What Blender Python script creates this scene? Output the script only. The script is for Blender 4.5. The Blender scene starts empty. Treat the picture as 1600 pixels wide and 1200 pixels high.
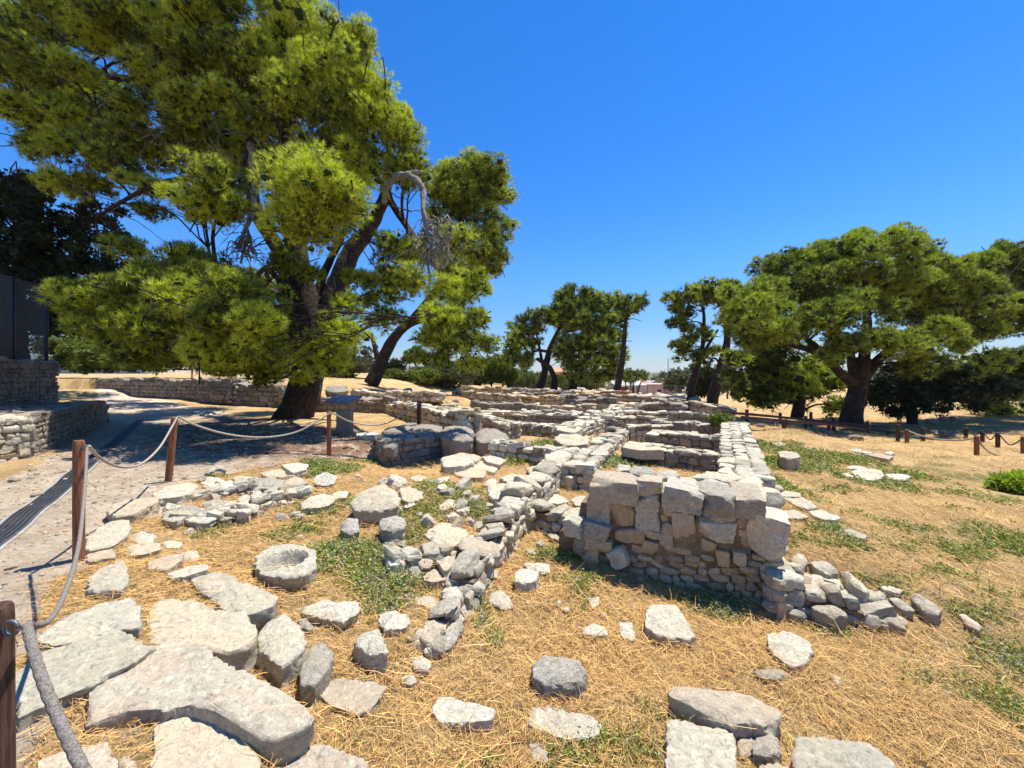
import bpy, math, random
import numpy as np
from mathutils import Vector
R = math.radians
sc = bpy.context.scene
COL = sc.collection
# ---------------------------------------------------------------- camera, sky, sun
EYE, FPX, CX, HY = 1.6, 581.0, 800.0, 585.0
cam_data = bpy.data.cameras.new("camera")
cam_data.sensor_width = 36.0
cam_data.lens = FPX / 1600.0 * 36.0
cam_data.shift_y = -15.0 / 1600.0
cam_data.clip_start = 0.05
cam_data.clip_end = 20000.0
cam = bpy.data.objects.new("camera", cam_data)
cam.location = (0, 0, EYE)
cam.rotation_euler = (R(90), 0, 0)
COL.objects.link(cam)
sc.camera = cam
S = Vector((0.27, 0.15, 0.95)).normalized()
world = bpy.data.worlds.new("World")
sc.world = world
world.use_nodes = True
wn, wl = world.node_tree.nodes, world.node_tree.links
bg = wn["Background"]
sky = wn.new("ShaderNodeTexSky")
sky.sky_type = 'NISHITA'
sky.sun_disc = False
sky.sun_elevation = math.asin(S.z)
sky.sun_rotation = math.atan2(S.x, S.y)
sky.air_density = 1.0
sky.dust_density = 0.0
sky.ozone_density = 3.0
hs = wn.new("ShaderNodeHueSaturation")
hs.inputs["Saturation"].default_value = 1.36
mulw = wn.new("ShaderNodeMix"); mulw.data_type = "RGBA"; mulw.blend_type = "MULTIPLY"; mulw.inputs[0].default_value = 1.0; mulw.inputs[7].default_value = (0.80, 0.90, 1.12, 1)
wl.new(sky.outputs[0], hs.inputs["Color"])
tcw = wn.new("ShaderNodeTexCoord"); sxw = wn.new("ShaderNodeSeparateXYZ"); mrw = wn.new("ShaderNodeMapRange"); vmw = wn.new("ShaderNodeVectorMath")
mrw.interpolation_type = 'SMOOTHSTEP'; vmw.operation = 'SCALE'
for i_, v_ in enumerate((-0.02, 0.30, 0.52, 1.0)): mrw.inputs[i_ + 1].default_value = v_
wl.new(tcw.outputs["Generated"], sxw.inputs[0]); wl.new(sxw.outputs["Z"], mrw.inputs[0])
wl.new(hs.outputs[0], mulw.inputs[6]); wl.new(mulw.outputs[2], vmw.inputs[0]); wl.new(mrw.outputs[0], vmw.inputs["Scale"])
wl.new(vmw.outputs[0], bg.inputs["Color"])
bg.inputs["Strength"].default_value = 0.115
sun_data = bpy.data.lights.new("sun", 'SUN')
sun_data.energy = 5.0
sun_data.angle = R(0.5)
sun_data.color = (1.0, 0.95, 0.87)
sun = bpy.data.objects.new("sun", sun_data)
sun.rotation_euler = S.to_track_quat('Z', 'Y').to_euler()
sun.location = (10, 5, 40)
COL.objects.link(sun)
sc.view_settings.view_transform = 'Standard'
sc.view_settings.look = 'None'
sc.view_settings.gamma = 1.0
sc.view_settings.exposure = 0.74
sc.cycles.max_bounces = 5
sc.cycles.diffuse_bounces = 4
sc.cycles.glossy_bounces = 2
sc.cycles.transmission_bounces = 3
sc.cycles.transparent_max_bounces = 6
# ---------------------------------------------------------------- numbers
rs = np.random.RandomState(7)
random.seed(7)
def _h(i, j, k, s):
    n = (i * 374761393 + j * 668265263 + k * 2147483647 + s * 1274126177) & 0xFFFFFFFF
    n = ((n ^ (n >> 13)) * 1274126177) & 0xFFFFFFFF
    return ((n ^ (n >> 16)) & 0xFFFF) / 65535.0
def vnoise(p, seed=0):
    """smooth value noise, about -1..1, at points p (n x 3)"""
    f = np.floor(p); i = f.astype(np.int64); t = p - f; t = t * t * (3 - 2 * t)
    r = 0
    for a in (0, 1):
        for b in (0, 1):
            for c in (0, 1):
                w = (t[:, 0] if a else 1 - t[:, 0]) * (t[:, 1] if b else 1 - t[:, 1]) * (t[:, 2] if c else 1 - t[:, 2])
                r = r + w * _h(i[:, 0] + a, i[:, 1] + b, i[:, 2] + c, seed)
    return r * 2 - 1
def fbm(p, seed=0, octv=3, gain=0.5):
    r, a = 0, 1.0
    for o in range(octv):
        r = r + a * vnoise(p * (2.03 ** o) + o * 17.3, seed + o)
        a *= gain
    return r
def n2(x, y, s, seed=0, octv=3):
    return fbm(np.stack([x * s, y * s, np.zeros_like(x) + 0.37], 1), seed, octv)
def sstep(a, b, x):
    t = np.clip((x - a) / (b - a), 0, 1)
    return t * t * (3 - 2 * t)
# ---------------------------------------------------------------- object helpers
def link(o, parent=None):
    COL.objects.link(o)
    if parent is not None:
        o.parent = parent
    return o
def tag(o, label=None, cat=None, group=None, kind=None):
    if label: o["label"] = label
    if cat: o["category"] = cat
    if group: o["group"] = group
    if kind: o["kind"] = kind
    return o
def empty(name, loc=(0, 0, 0)):
    o = bpy.data.objects.new(name, None)
    o.empty_display_size = 0.2
    o.location = loc
    COL.objects.link(o)
    return o
class MB:
    """collects vertices and faces (arrays) and links them as ONE mesh object"""
    def __init__(s):
        s.v, s.t, s.q, s.a, s.n = [], [], [], [], 0
    def add(s, v, q=None, t=None, tint=0.5):
        v = np.asarray(v, float)
        if q is not None and len(q): s.q.append(np.asarray(q, np.int64) + s.n)
        if t is not None and len(t): s.t.append(np.asarray(t, np.int64) + s.n)
        s.v.append(v)
        s.a.append(np.broadcast_to(np.asarray(tint, float), (len(v),)).copy())
        s.n += len(v)
    def box(s, c, d, rz=0.0, tint=0.5):
        x, y, z = np.array(d) / 2.0
        v = np.array([[a * x, b * y, e * z] for e in (-1, 1) for b in (-1, 1) for a in (-1, 1)])
        ca, sa = math.cos(rz), math.sin(rz)
        v = np.stack([v[:, 0] * ca - v[:, 1] * sa, v[:, 0] * sa + v[:, 1] * ca, v[:, 2]], 1) + np.array(c)
        s.add(v, q=[[0, 2, 3, 1], [4, 5, 7, 6], [0, 1, 5, 4], [2, 6, 7, 3], [1, 3, 7, 5], [0, 4, 6, 2]], tint=tint)
    def bar(s, p, q, w, h=None, tint=0.5):
        """square bar from p to q"""
        p, q = np.array(p, float), np.array(q, float)
        h = h or w
        d = q - p; L = np.linalg.norm(d); d = d / L
        up = np.array([0, 0, 1.0]) if abs(d[2]) < 0.95 else np.array([0, 1.0, 0])
        sd = np.cross(d, up); sd /= np.linalg.norm(sd); up = np.cross(sd, d)
        v = [e + sd * a * w / 2 + up * b * h / 2 for e in (p, q) for b in (-1, 1) for a in (-1, 1)]
        s.add(v, q=[[0, 2, 3, 1], [4, 5, 7, 6], [0, 1, 5, 4], [2, 6, 7, 3], [1, 3, 7, 5], [0, 4, 6, 2]], tint=tint)
    def tube(s, pts, rad, n=8, rough=0.0, seed=0, lobes=0, pitch=40.0, tint=0.5, cap=True):
        pts = np.asarray(pts, float); m = len(pts)
        rad = np.broadcast_to(np.asarray(rad, float), (m,))
        d = np.gradient(pts, axis=0)
        d /= np.linalg.norm(d, axis=1)[:, None] + 1e-9
        up = np.array([0.13, 0.31, 1.0]) if abs(d[0][2]) < 0.9 else np.array([1.0, 0.2, 0.0])
        th = np.arange(n) / n * 2 * math.pi
        V = []
        L = np.concatenate([[0], np.cumsum(np.linalg.norm(np.diff(pts, axis=0), axis=1))])
        for k in range(m):
            sd = np.cross(d[k], up); sd /= np.linalg.norm(sd) + 1e-9
            up = np.cross(sd, d[k])
            r = rad[k] * np.ones(n)
            if lobes: r = r * (1 + 0.16 * np.abs(np.cos(0.5 * (lobes * th - pitch * L[k]))) - 0.08)
            V.append(pts[k] + r[:, None] * (np.cos(th)[:, None] * sd + np.sin(th)[:, None] * up))
        V = np.concatenate(V)
        if rough:
            c = np.repeat(pts, n, 0); rr = np.repeat(rad, n)
            V = c + (V - c) * (1 + rough * fbm(V * (0.8 / max(rad.mean(), 1e-3)), seed, 3))[:, None]
        i = np.arange(m - 1)[:, None] * n + np.arange(n)[None]
        j = np.arange(m - 1)[:, None] * n + (np.arange(n)[None] + 1) % n
        q = np.stack([i, j, j + n, i + n], -1).reshape(-1, 4)
        t = []
        if cap:
            V = np.concatenate([V, pts[:1], pts[-1:]])
            a, b = m * n, m * n + 1
            for k in range(n):
                t.append([a, (k + 1) % n, k]); t.append([b, (m - 1) * n + k, (m - 1) * n + (k + 1) % n])
        s.add(V, q=q, t=t if t else None, tint=tint)
    def build(s, name, mat, parent=None, smooth=True, sharp=None, origin=None):
        me = bpy.data.meshes.new(name)
        V = np.concatenate(s.v).astype(np.float32)
        if origin is not None: V = V - np.asarray(origin, np.float32)
        Q = np.concatenate(s.q) if s.q else np.zeros((0, 4), np.int64)
        T = np.concatenate(s.t) if s.t else np.zeros((0, 3), np.int64)
        me.vertices.add(len(V)); me.vertices.foreach_set("co", V.ravel())
        nl = Q.size + T.size
        me.loops.add(nl)
        me.loops.foreach_set("vertex_index", np.concatenate([Q.ravel(), T.ravel()]).astype(np.int32))
        me.polygons.add(len(Q) + len(T))
        st = np.concatenate([np.arange(len(Q)) * 4, Q.size + np.arange(len(T)) * 3]).astype(np.int32)
        me.polygons.foreach_set("loop_start", st)
        try: me.polygons.foreach_set("loop_total", np.concatenate([np.full(len(Q), 4), np.full(len(T), 3)]).astype(np.int32))
        except Exception: pass
        me.polygons.foreach_set("use_smooth", np.full(len(Q) + len(T), bool(smooth)))
        at = me.attributes.new("tint", 'FLOAT', 'POINT')
        at.data.foreach_set("value", np.concatenate(s.a).astype(np.float32))
        me.update(calc_edges=True)
        if sharp: me.set_sharp_from_angle(angle=R(sharp))
        me.materials.append(mat)
        o = bpy.data.objects.new(name, me)
        if origin is not None and parent is None: o.location = origin
        elif parent is not None:
            pl = np.array(parent.matrix_basis.translation) if origin is None else None
            if origin is not None: o.location = tuple(np.array(origin) - np.array(wloc(parent)))
            else: o.location = tuple(-np.array(wloc(parent)))
        return link(o, parent)
def wloc(o):
    l = np.array(o.location, float)
    while o.parent is not None:
        o = o.parent
        l = l + np.array(o.location, float)
    return l
# ---------------------------------------------------------------- materials
class NT:
    def __init__(s, name):
        s.m = bpy.data.materials.new(name); s.m.use_nodes = True
        s.t = s.m.node_tree; s.t.nodes.clear()
        s.out = s.t.nodes.new("ShaderNodeOutputMaterial")
        s.p = s.t.nodes.new("ShaderNodeBsdfPrincipled")
        s.p.inputs["Roughness"].default_value = 0.9
        s.p.inputs["Specular IOR Level"].default_value = 0.2
        s.L(s.p.outputs[0], s.out.inputs[0])
    def L(s, a, b): s.t.links.new(a, b)
    def N(s, ty, **k):
        n = s.t.nodes.new(ty)
        for a, v in k.items(): setattr(n, a, v)
        return n
    def pos(s):
        if not hasattr(s, "_p"): s._p = s.N("ShaderNodeNewGeometry").outputs["Position"]
        return s._p
    def objc(s):
        return s.N("ShaderNodeTexCoord").outputs["Object"]
    def scale(s, v, xyz, rot=(0, 0, 0)):
        n = s.N("ShaderNodeMapping"); n.inputs["Scale"].default_value = xyz; n.inputs["Rotation"].default_value = rot
        s.L(v, n.inputs[0]); return n.outputs[0]
    def noise(s, v, sc_, det=4, rough=0.55, dist=0.0):
        n = s.N("ShaderNodeTexNoise"); n.inputs["Scale"].default_value = sc_; n.inputs["Detail"].default_value = det
        n.inputs["Roughness"].default_value = rough; n.inputs["Distortion"].default_value = dist
        s.L(v, n.inputs["Vector"]); return n.outputs["Fac"]
    def vor(s, v, sc_, feat='F1', out="Distance"):
        n = s.N("ShaderNodeTexVoronoi"); n.feature = feat; n.inputs["Scale"].default_value = sc_
        s.L(v, n.inputs["Vector"]); return n.outputs[out]
    def attr(s, name):
        n = s.N("ShaderNodeAttribute"); n.attribute_name = name; return n.outputs["Fac"]
    def rand(s): return s.N("ShaderNodeObjectInfo").outputs["Random"]
    def math(s, op, a, b=None, clamp=False):
        n = s.N("ShaderNodeMath", operation=op); n.use_clamp = clamp
        for i, x in enumerate((a, b)):
            if x is None: continue
            if isinstance(x, (int, float)): n.inputs[i].default_value = x
            else: s.L(x, n.inputs[i])
        return n.outputs[0]
    def ss(s, v, a, b, c=0.0, d=1.0):
        n = s.N("ShaderNodeMapRange", interpolation_type='SMOOTHSTEP')
        s.L(v, n.inputs[0])
        for i, x in enumerate((a, b, c, d)): n.inputs[i + 1].default_value = x
        return n.outputs[0]
    def lin(s, v, a, b, c=0.0, d=1.0):
        n = s.N("ShaderNodeMapRange"); s.L(v, n.inputs[0])
        for i, x in enumerate((a, b, c, d)): n.inputs[i + 1].default_value = x
        return n.outputs[0]
    def mix(s, f, a, b, bt='MIX'):
        n = s.N("ShaderNodeMix", data_type='RGBA', blend_type=bt)
        for k, x in ((0, f), (6, a), (7, b)):
            if isinstance(x, (int, float)): n.inputs[k].default_value = x
            elif isinstance(x, tuple): n.inputs[k].default_value = (*x, 1)
            else: s.L(x, n.inputs[k])
        return n.outputs[2]
    def bump(s, h, dist, strength=1.0, prev=None):
        n = s.N("ShaderNodeBump"); n.inputs["Distance"].default_value = dist; n.inputs["Strength"].default_value = strength
        s.L(h, n.inputs["Height"])
        if prev is not None: s.L(prev, n.inputs["Normal"])
        return n.outputs[0]
    def col(s, c):
        if isinstance(c, tuple): s.p.inputs["Base Color"].default_value = (*c, 1)
        else: s.L(c, s.p.inputs["Base Color"])
        return s
    def nrm(s, n): s.L(n, s.p.inputs["Normal"]); return s
def simple(name, c, rough=0.7, var=0.25, sc_=6.0, metal=0.0, bump=0.0):
    m = NT(name)
    n = m.noise(m.pos(), sc_, 5)
    k = m.lin(n, 0.3, 0.7, 1 - var, 1 + var)
    cc = m.N("ShaderNodeVectorMath", operation='SCALE'); cc.inputs[0].default_value = c; m.L(k, cc.inputs["Scale"])
    m.col(cc.outputs[0]); m.p.inputs["Roughness"].default_value = rough; m.p.inputs["Metallic"].default_value = metal
    if bump: m.nrm(m.bump(m.noise(m.pos(), sc_ * 6, 6), bump))
    return m.m
def stone_mat(name, base, warm, dark, lich=0.5, pit=0.5, strat=(1, 1, 1), fine=1.0):
    m = NT(name); P = m.pos()
    big = m.noise(P, 2.2, 5, 0.6)
    mid = m.noise(P, 9.0, 6, 0.65, 0.4)
    fin = m.noise(m.scale(P, strat), 38.0, 8, 0.7)
    t = m.attr("tint")
    base, warm, dark = [tuple(a * 0.80 for a in q_) for q_ in (base, warm, dark)]
    c = m.mix(m.ss(big, 0.38, 0.62), base, warm)
    c = m.mix(m.math('MULTIPLY', m.ss(mid, 0.52, 0.66), lich), c, dark)
    c = m.mix(m.math('MULTIPLY', m.ss(m.noise(P, 21.0, 5, 0.7), 0.50, 0.64), 0.65), c, tuple(min(0.70, a * 1.40) for a in base))
    c = m.mix(m.math('MULTIPLY', m.ss(m.noise(P, 30.0, 6, 0.75, 0.6), 0.53, 0.64), 0.6), c, tuple(a * 0.40 for a in base))
    c = m.mix(m.math('MULTIPLY', m.ss(m.noise(P, 5.0, 7, 0.75, 0.8), 0.56, 0.70), 0.55), c, tuple(a * q_ for a, q_ in zip(base, (0.62, 0.60, 0.58))))
    sp = m.ss(m.noise(P, 75.0, 3, 0.7), 0.60, 0.70)
    c = m.mix(m.math('MULTIPLY', sp, pit), c, (0.10, 0.09, 0.08))
    k = m.math('MULTIPLY', m.lin(t, 0, 1, 0.72, 1.18), m.lin(fin, 0.25, 0.75, 0.78, 1.18))
    cc = m.N("ShaderNodeVectorMath", operation='SCALE'); m.L(c, cc.inputs[0]); m.L(k, cc.inputs["Scale"])
    # a few stones run warmer than their neighbours
    c2 = m.mix(m.ss(m.math('FRACT', m.math('MULTIPLY', t, 7.3)), 0.62, 0.95, 0, 0.30), cc.outputs[0], (0.50, 0.36, 0.21))
    m.col(c2)
    cr = m.vor(m.scale(P, strat), 7.0, 'DISTANCE_TO_EDGE')
    b = m.bump(m.ss(cr, 0.0, 0.03), 0.006, 0.35 * fine)
    b = m.bump(m.noise(m.scale(P, strat), 12.0, 9, 0.70), 0.042 * fine, 0.9, b)
    b = m.bump(fin, 0.012 * fine, 0.9, b)
    m.nrm(b)
    return m.m
M = {}
M['lime'] = stone_mat("limestone", (0.66, 0.605, 0.46), (0.69, 0.59, 0.415), (0.36, 0.335, 0.29), 0.45, 0.4)
M['slab'] = stone_mat("worn paving stone", (0.53, 0.485, 0.365), (0.58, 0.50, 0.35), (0.40, 0.37, 0.29), 0.35, 0.3, (1, 1, 3), 0.7)
M['pink'] = stone_mat("pinkish slab stone", (0.70, 0.62, 0.465), (0.72, 0.555, 0.385), (0.50, 0.46, 0.39), 0.5, 0.35, (1, 1, 2), 0.8)
M['grey'] = stone_mat("grey lichened stone", (0.60, 0.555, 0.44), (0.63, 0.55, 0.41), (0.34, 0.315, 0.26), 0.75, 0.6, (1, 1, 2.5), 1.3)
M['tan'] = stone_mat("tan ashlar stone", (0.52, 0.44, 0.32), (0.56, 0.45, 0.30), (0.36, 0.31, 0.25), 0.4, 0.25, (1, 1, 1), 0.6)
M['ochre'] = stone_mat("ochre rubble stone", (0.66, 0.51, 0.32), (0.72, 0.52, 0.28), (0.48, 0.39, 0.28), 0.4, 0.25, (1, 1, 1.5), 0.8)
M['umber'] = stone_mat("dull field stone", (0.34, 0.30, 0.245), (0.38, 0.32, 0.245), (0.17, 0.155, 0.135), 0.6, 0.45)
M['core'] = simple("earth mortar", (0.25, 0.17, 0.10), 0.95, 0.4, 9.0, bump=0.03)
M['needle'] = None
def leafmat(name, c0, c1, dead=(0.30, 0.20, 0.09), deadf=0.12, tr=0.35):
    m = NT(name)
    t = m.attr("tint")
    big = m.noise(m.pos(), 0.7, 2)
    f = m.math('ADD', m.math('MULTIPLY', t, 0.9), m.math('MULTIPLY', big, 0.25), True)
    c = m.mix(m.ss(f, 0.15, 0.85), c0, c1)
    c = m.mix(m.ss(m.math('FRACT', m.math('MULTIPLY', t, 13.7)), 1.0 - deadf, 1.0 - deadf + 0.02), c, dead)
    m.col(c); m.p.inputs["Roughness"].default_value = 0.55; m.p.inputs["Specular IOR Level"].default_value = 0.3
    tl = m.N("ShaderNodeBsdfTranslucent")
    br = m.mix(1.0, c, (1.0, 1.15, 0.5), 'MULTIPLY')
    m.L(br, tl.inputs[0])
    ms = m.N("ShaderNodeMixShader"); ms.inputs[0].default_value = tr
    m.L(m.p.outputs[0], ms.inputs[1]); m.L(tl.outputs[0], ms.inputs[2]); m.L(ms.outputs[0], m.out.inputs[0])
    return m.m
M['pine'] = leafmat("pine needles", (0.032, 0.054, 0.009), (0.60, 0.65, 0.06), tr=0.30, deadf=0.05)
M['pine_far'] = leafmat("far pine needles", (0.030, 0.046, 0.010), (0.44, 0.50, 0.070), tr=0.28, deadf=0.03)
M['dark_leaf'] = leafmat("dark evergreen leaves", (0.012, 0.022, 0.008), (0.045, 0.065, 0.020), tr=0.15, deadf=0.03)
M['hedge'] = leafmat("hedge leaves", (0.075, 0.110, 0.022), (0.22, 0.27, 0.045), tr=0.25, deadf=0.04)
M['olive'] = leafmat("olive leaves", (0.075, 0.095, 0.050), (0.190, 0.210, 0.110), tr=0.2, deadf=0.05)
M['weed'] = leafmat("weed leaves", (0.11, 0.14, 0.022), (0.34, 0.37, 0.07), dead=(0.48, 0.43, 0.28), deadf=0.16, tr=0.25)
M['weedpale'] = leafmat("pale weed leaves", (0.14, 0.17, 0.08), (0.36, 0.37, 0.24), dead=(0.55, 0.52, 0.42), deadf=0.3, tr=0.25)
M['lush'] = leafmat("bright green tuft leaves", (0.20, 0.28, 0.03), (0.42, 0.50, 0.07), tr=0.4, deadf=0.02)
m = NT("straw"); t = m.attr("tint")
c = m.mix(t, (0.30, 0.145, 0.040), (0.80, 0.52, 0.185))
m.col(c); m.p.inputs["Roughness"].default_value = 0.6; M['straw'] = m.m
m = NT("bark"); P = m.scale(m.pos(), (1, 1, 0.35))
v = m.vor(P, 14.0); n = m.noise(P, 22.0, 7, 0.7)
c = m.mix(m.ss(n, 0.35, 0.65), (0.020, 0.014, 0.011), (0.085, 0.055, 0.042))
c = m.mix(m.ss(m.noise(m.pos(), 3.0, 3), 0.55, 0.75), c, (0.10, 0.088, 0.078))
m.col(c); m.nrm(m.bump(n, 0.05, 0.9, m.bump(v, 0.06, 0.8))); M['bark'] = m.m
M['dead'] = simple("weathered dead wood", (0.27, 0.245, 0.21), 0.85, 0.55, 14, bump=0.03)
m = NT("stained post wood"); P = m.scale(m.pos(), (30, 30, 2.2)); n = m.noise(P, 2.0, 6, 0.7)
c = m.mix(m.ss(n, 0.35, 0.68), (0.13, 0.048, 0.022), (0.33, 0.15, 0.075))
m.col(c); m.nrm(m.bump(n, 0.006, 0.8)); m.p.inputs["Roughness"].default_value = 0.7; M['wood'] = m.m
m = NT("dark post wood"); P = m.scale(m.pos(), (30, 30, 2.2)); n = m.noise(P, 2.0, 6, 0.7)
c = m.mix(m.ss(n, 0.35, 0.68), (0.035, 0.018, 0.012), (0.13, 0.07, 0.045))
m.col(c); m.nrm(m.bump(n, 0.008, 0.9)); m.p.inputs["Roughness"].default_value = 0.75; M['wood_dark'] = m.m
m = NT("rope fibre"); n = m.noise(m.pos(), 160, 5, 0.7)
m.col(m.mix(m.ss(n, 0.3, 0.7), (0.22, 0.185, 0.14), (0.50, 0.44, 0.35))); m.nrm(m.bump(n, 0.004, 1.0)); M['rope'] = m.m
m = NT("old grey rope"); n = m.noise(m.pos(), 190, 5, 0.7)
m.col(m.mix(m.ss(n, 0.3, 0.7), (0.10, 0.085, 0.07), (0.36, 0.32, 0.27))); m.nrm(m.bump(n, 0.006, 1.0)); M['rope_old'] = m.m
M['steel'] = simple("galvanised steel", (0.15, 0.16, 0.17), 0.5, 0.2, 20, 0.6)
M['iron'] = simple("dark iron", (0.05, 0.05, 0.052), 0.5, 0.3, 20, 0.5)
M['rust'] = simple("rusty brown rail", (0.085, 0.040, 0.028), 0.7, 0.3, 10)
# ---------------------------------------------------------------- terrain
def at_z(px, py, z):
    d = (EYE - z) * FPX / (py - HY)
    return ((px - CX) / FPX * d, d, z)
def at_d(px, py, d):
    return np.array([(px - CX) / FPX * d, d, EYE - (py - HY) / FPX * d])
def seg_d(x, y, pts):
    """distance from points to a polyline"""
    best = np.full(len(x), 1e9)
    for (ax, ay), (bx, by) in zip(pts[:-1], pts[1:]):
        dx, dy = bx - ax, by - ay
        t = np.clip(((x - ax) * dx + (y - ay) * dy) / (dx * dx + dy * dy + 1e-9), 0, 1)
        best = np.minimum(best, np.hypot(x - ax - t * dx, y - ay - t * dy))
    return best
def inpoly(x, y, poly):
    c = np.zeros(len(x), bool); n = len(poly)
    for i in range(n):
        (x0, y0), (x1, y1) = poly[i], poly[(i + 1) % n]
        m_ = ((y0 > y) != (y1 > y)) & (x < (x1 - x0) * (y - y0) / (y1 - y0 + 1e-12) + x0)
        c ^= m_
    return c
_cp = []
_terr = []
for px, py, z in [
    # the path and the slabs beside it
    (-300, 1600, 0), (0, 1300, 0), (0, 1000, 0), (60, 860, 0), (180, 780, 0), (80, 730, 0), (300, 705, 0), (230, 660, 0.02), (400, 690, 0),
    (560, 688, 0), (460, 656, 0.05), (350, 645, 0.05), (210, 628, 0.15), (165, 612, 0.45), (130, 860, -0.01), (250, 745, -0.02),
    (180, 900, -0.02), (150, 960, -0.02), (60, 1100, -0.06), (220, 1180, -0.08), (350, 1190, -0.10), (300, 960, -0.06), (350, 930, -0.10),
    # sunk bed left of the rough wall
    (250, 800, -0.08), (330, 850, -0.18), (300, 870, -0.16), (400, 820, -0.20), (450, 900, -0.26), (520, 850, -0.25), (380, 780, -0.12),
    (470, 720, -0.05), (470, 780, -0.15), (560, 720, -0.2), (620, 735, -0.52), (660, 722, -0.55), (600, 728, -0.45), (700, 712, -0.4), (540, 760, -0.18), (650, 760, -0.14),
    (720, 780, -0.14), (690, 830, -0.20), (640, 860, -0.26), (600, 900, -0.30), (540, 1000, -0.34), (520, 1130, -0.36), (470, 1000, -0.32),
    (620, 970, -0.34), (700, 930, -0.38), (590, 1190, -0.40), (600, 1500, -0.42), (420, 960, -0.26),
    # lower court in front of the corner wall
    (680, 1080, -0.48), (760, 960, -0.54), (840, 900, -0.56), (900, 1000, -0.58), (850, 850, -0.55), (870, 830, -0.55), (1000, 960, -0.60),
    (1100, 940, -0.62), (800, 1180, -0.50), (1000, 1180, -0.52), (1150, 1050, -0.58), (1300, 1100, -0.55), (1500, 1180, -0.50),
    (1200, 960, -0.62), (1350, 990, -0.60), (1000, 1600, -0.5), (1500, 1600, -0.45), (860, 770, -0.40), (840, 820, -0.5),
    # meadow beyond the wall to the pit
    (1500, 1000, -0.54), (1590, 1050, -0.52), (1430, 900, -0.38), (1300, 860, -0.30), (1250, 830, -0.24), (1230, 780, -0.20), (1210, 720, -0.20),
    (1400, 800, -0.40), (1590, 900, -0.50), (1500, 780, -0.55), (1350, 740, -0.45), (1250, 710, -0.40), (1580, 760, -0.75), (1450, 730, -0.75),
    (1600, 710, -0.95), (1200, 690, -0.35), (1180, 668, -0.40), (1350, 690, -0.9), (1700, 800, -0.7),
    # rooms between the low walls
    (1000, 740, -0.22), (1080, 735, -0.22), (1050, 715, -0.35), (1080, 690, -0.45), (1080, 665, -0.55), (900, 700, -0.15), (960, 720, -0.2),
    (830, 705, -0.12), (760, 690, -0.2), (800, 660, -0.25), (960, 675, -0.35), (940, 655, -0.45), (880, 640, -0.5), (1050, 645, -0.5), (820, 640, -0.5), (900, 630, -0.5), (1000, 635, -0.55), (760, 628, -0.35), (850, 622, -0.5), (980, 624, -0.6), (1080, 638, -0.6),
    (780, 635, -0.2), (720, 650, -0.1), (700, 620, 0.3),
    # far field
    (1150, 660, -0.6), (1250, 668, -1.6), (1320, 676, -1.6), (1200, 660, -1.4), (1400, 684, -1.5), (1330, 664, -1.0), (1450, 672, -1.0), (1550, 690, -1.0), (1250, 640, -1.0),
    (1450, 650, -1.0), (1580, 660, -1.0), (1120, 632, -0.9), (1080, 625, -0.8), (960, 614, -0.6), (860, 607, -0.4), (760, 604, -0.1)]:
    _cp.append(at_z(px, py, z))
for x, y, z in [(-25, 22, 0.75), (-20, 20, 0.35), (-13.5, 18, 0.05), (-9, 17, 0.0), (-6, 16, 0.0), (-8, 40, 0.5), (-5, 22, 0.45), (-3, 50, -0.2), (10, 60, -0.8), (30, 60, -2.0), (16, 46, -1.35), (23, 50, -1.8), (18, 56, -2.0), (25, 60, -2.3), (20, 70, -2.5), (30, 70, -2.6), (14, 62, -1.9),
                (-30, 60, 0.8), (-60, 60, 0.8), (-22, 16, 0.6), (-14, 8, 0.1), (-12, 4, 0.1), (-8, 0, 0.0), (-4, -6, 0), (4, -6, -0.3), (60, 40, -1.4), (25, 15, -1.0), (14, 4, -0.6), (0, 90, -1.2),
                (22, 85, -2.6), (80, 90, -1.6), (-80, 90, 0.2), (0, 300, -1.5), (300, 300, -1.5), (-300, 300, -1.5), (0, 3000, -2), (2500, 2500, -2), (-2500, 2500, -2), (0, -30, 0)]:
    _cp.append((x, y, z))
_cp = np.array(_cp)
_terr += [([(-26.6, 23.55), (-14.2, 19.05), (-10.5, 18.0), (-8.6, 16.35), (-5.2, 16.0), (-4.6, 18.6), (-4.0, 24), (-5, 45), (-120, 90), (-120, 23.5), (-40, 24.5)], 1.22, 0.018, 0.25),
          ([(-9.2, 2.0), (-10.8, 5.2), (-14.6, 11.8), (-30, 17), (-60, 20), (-60, -10), (-9, -10)], 1.9, 0, 0.25)]
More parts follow.
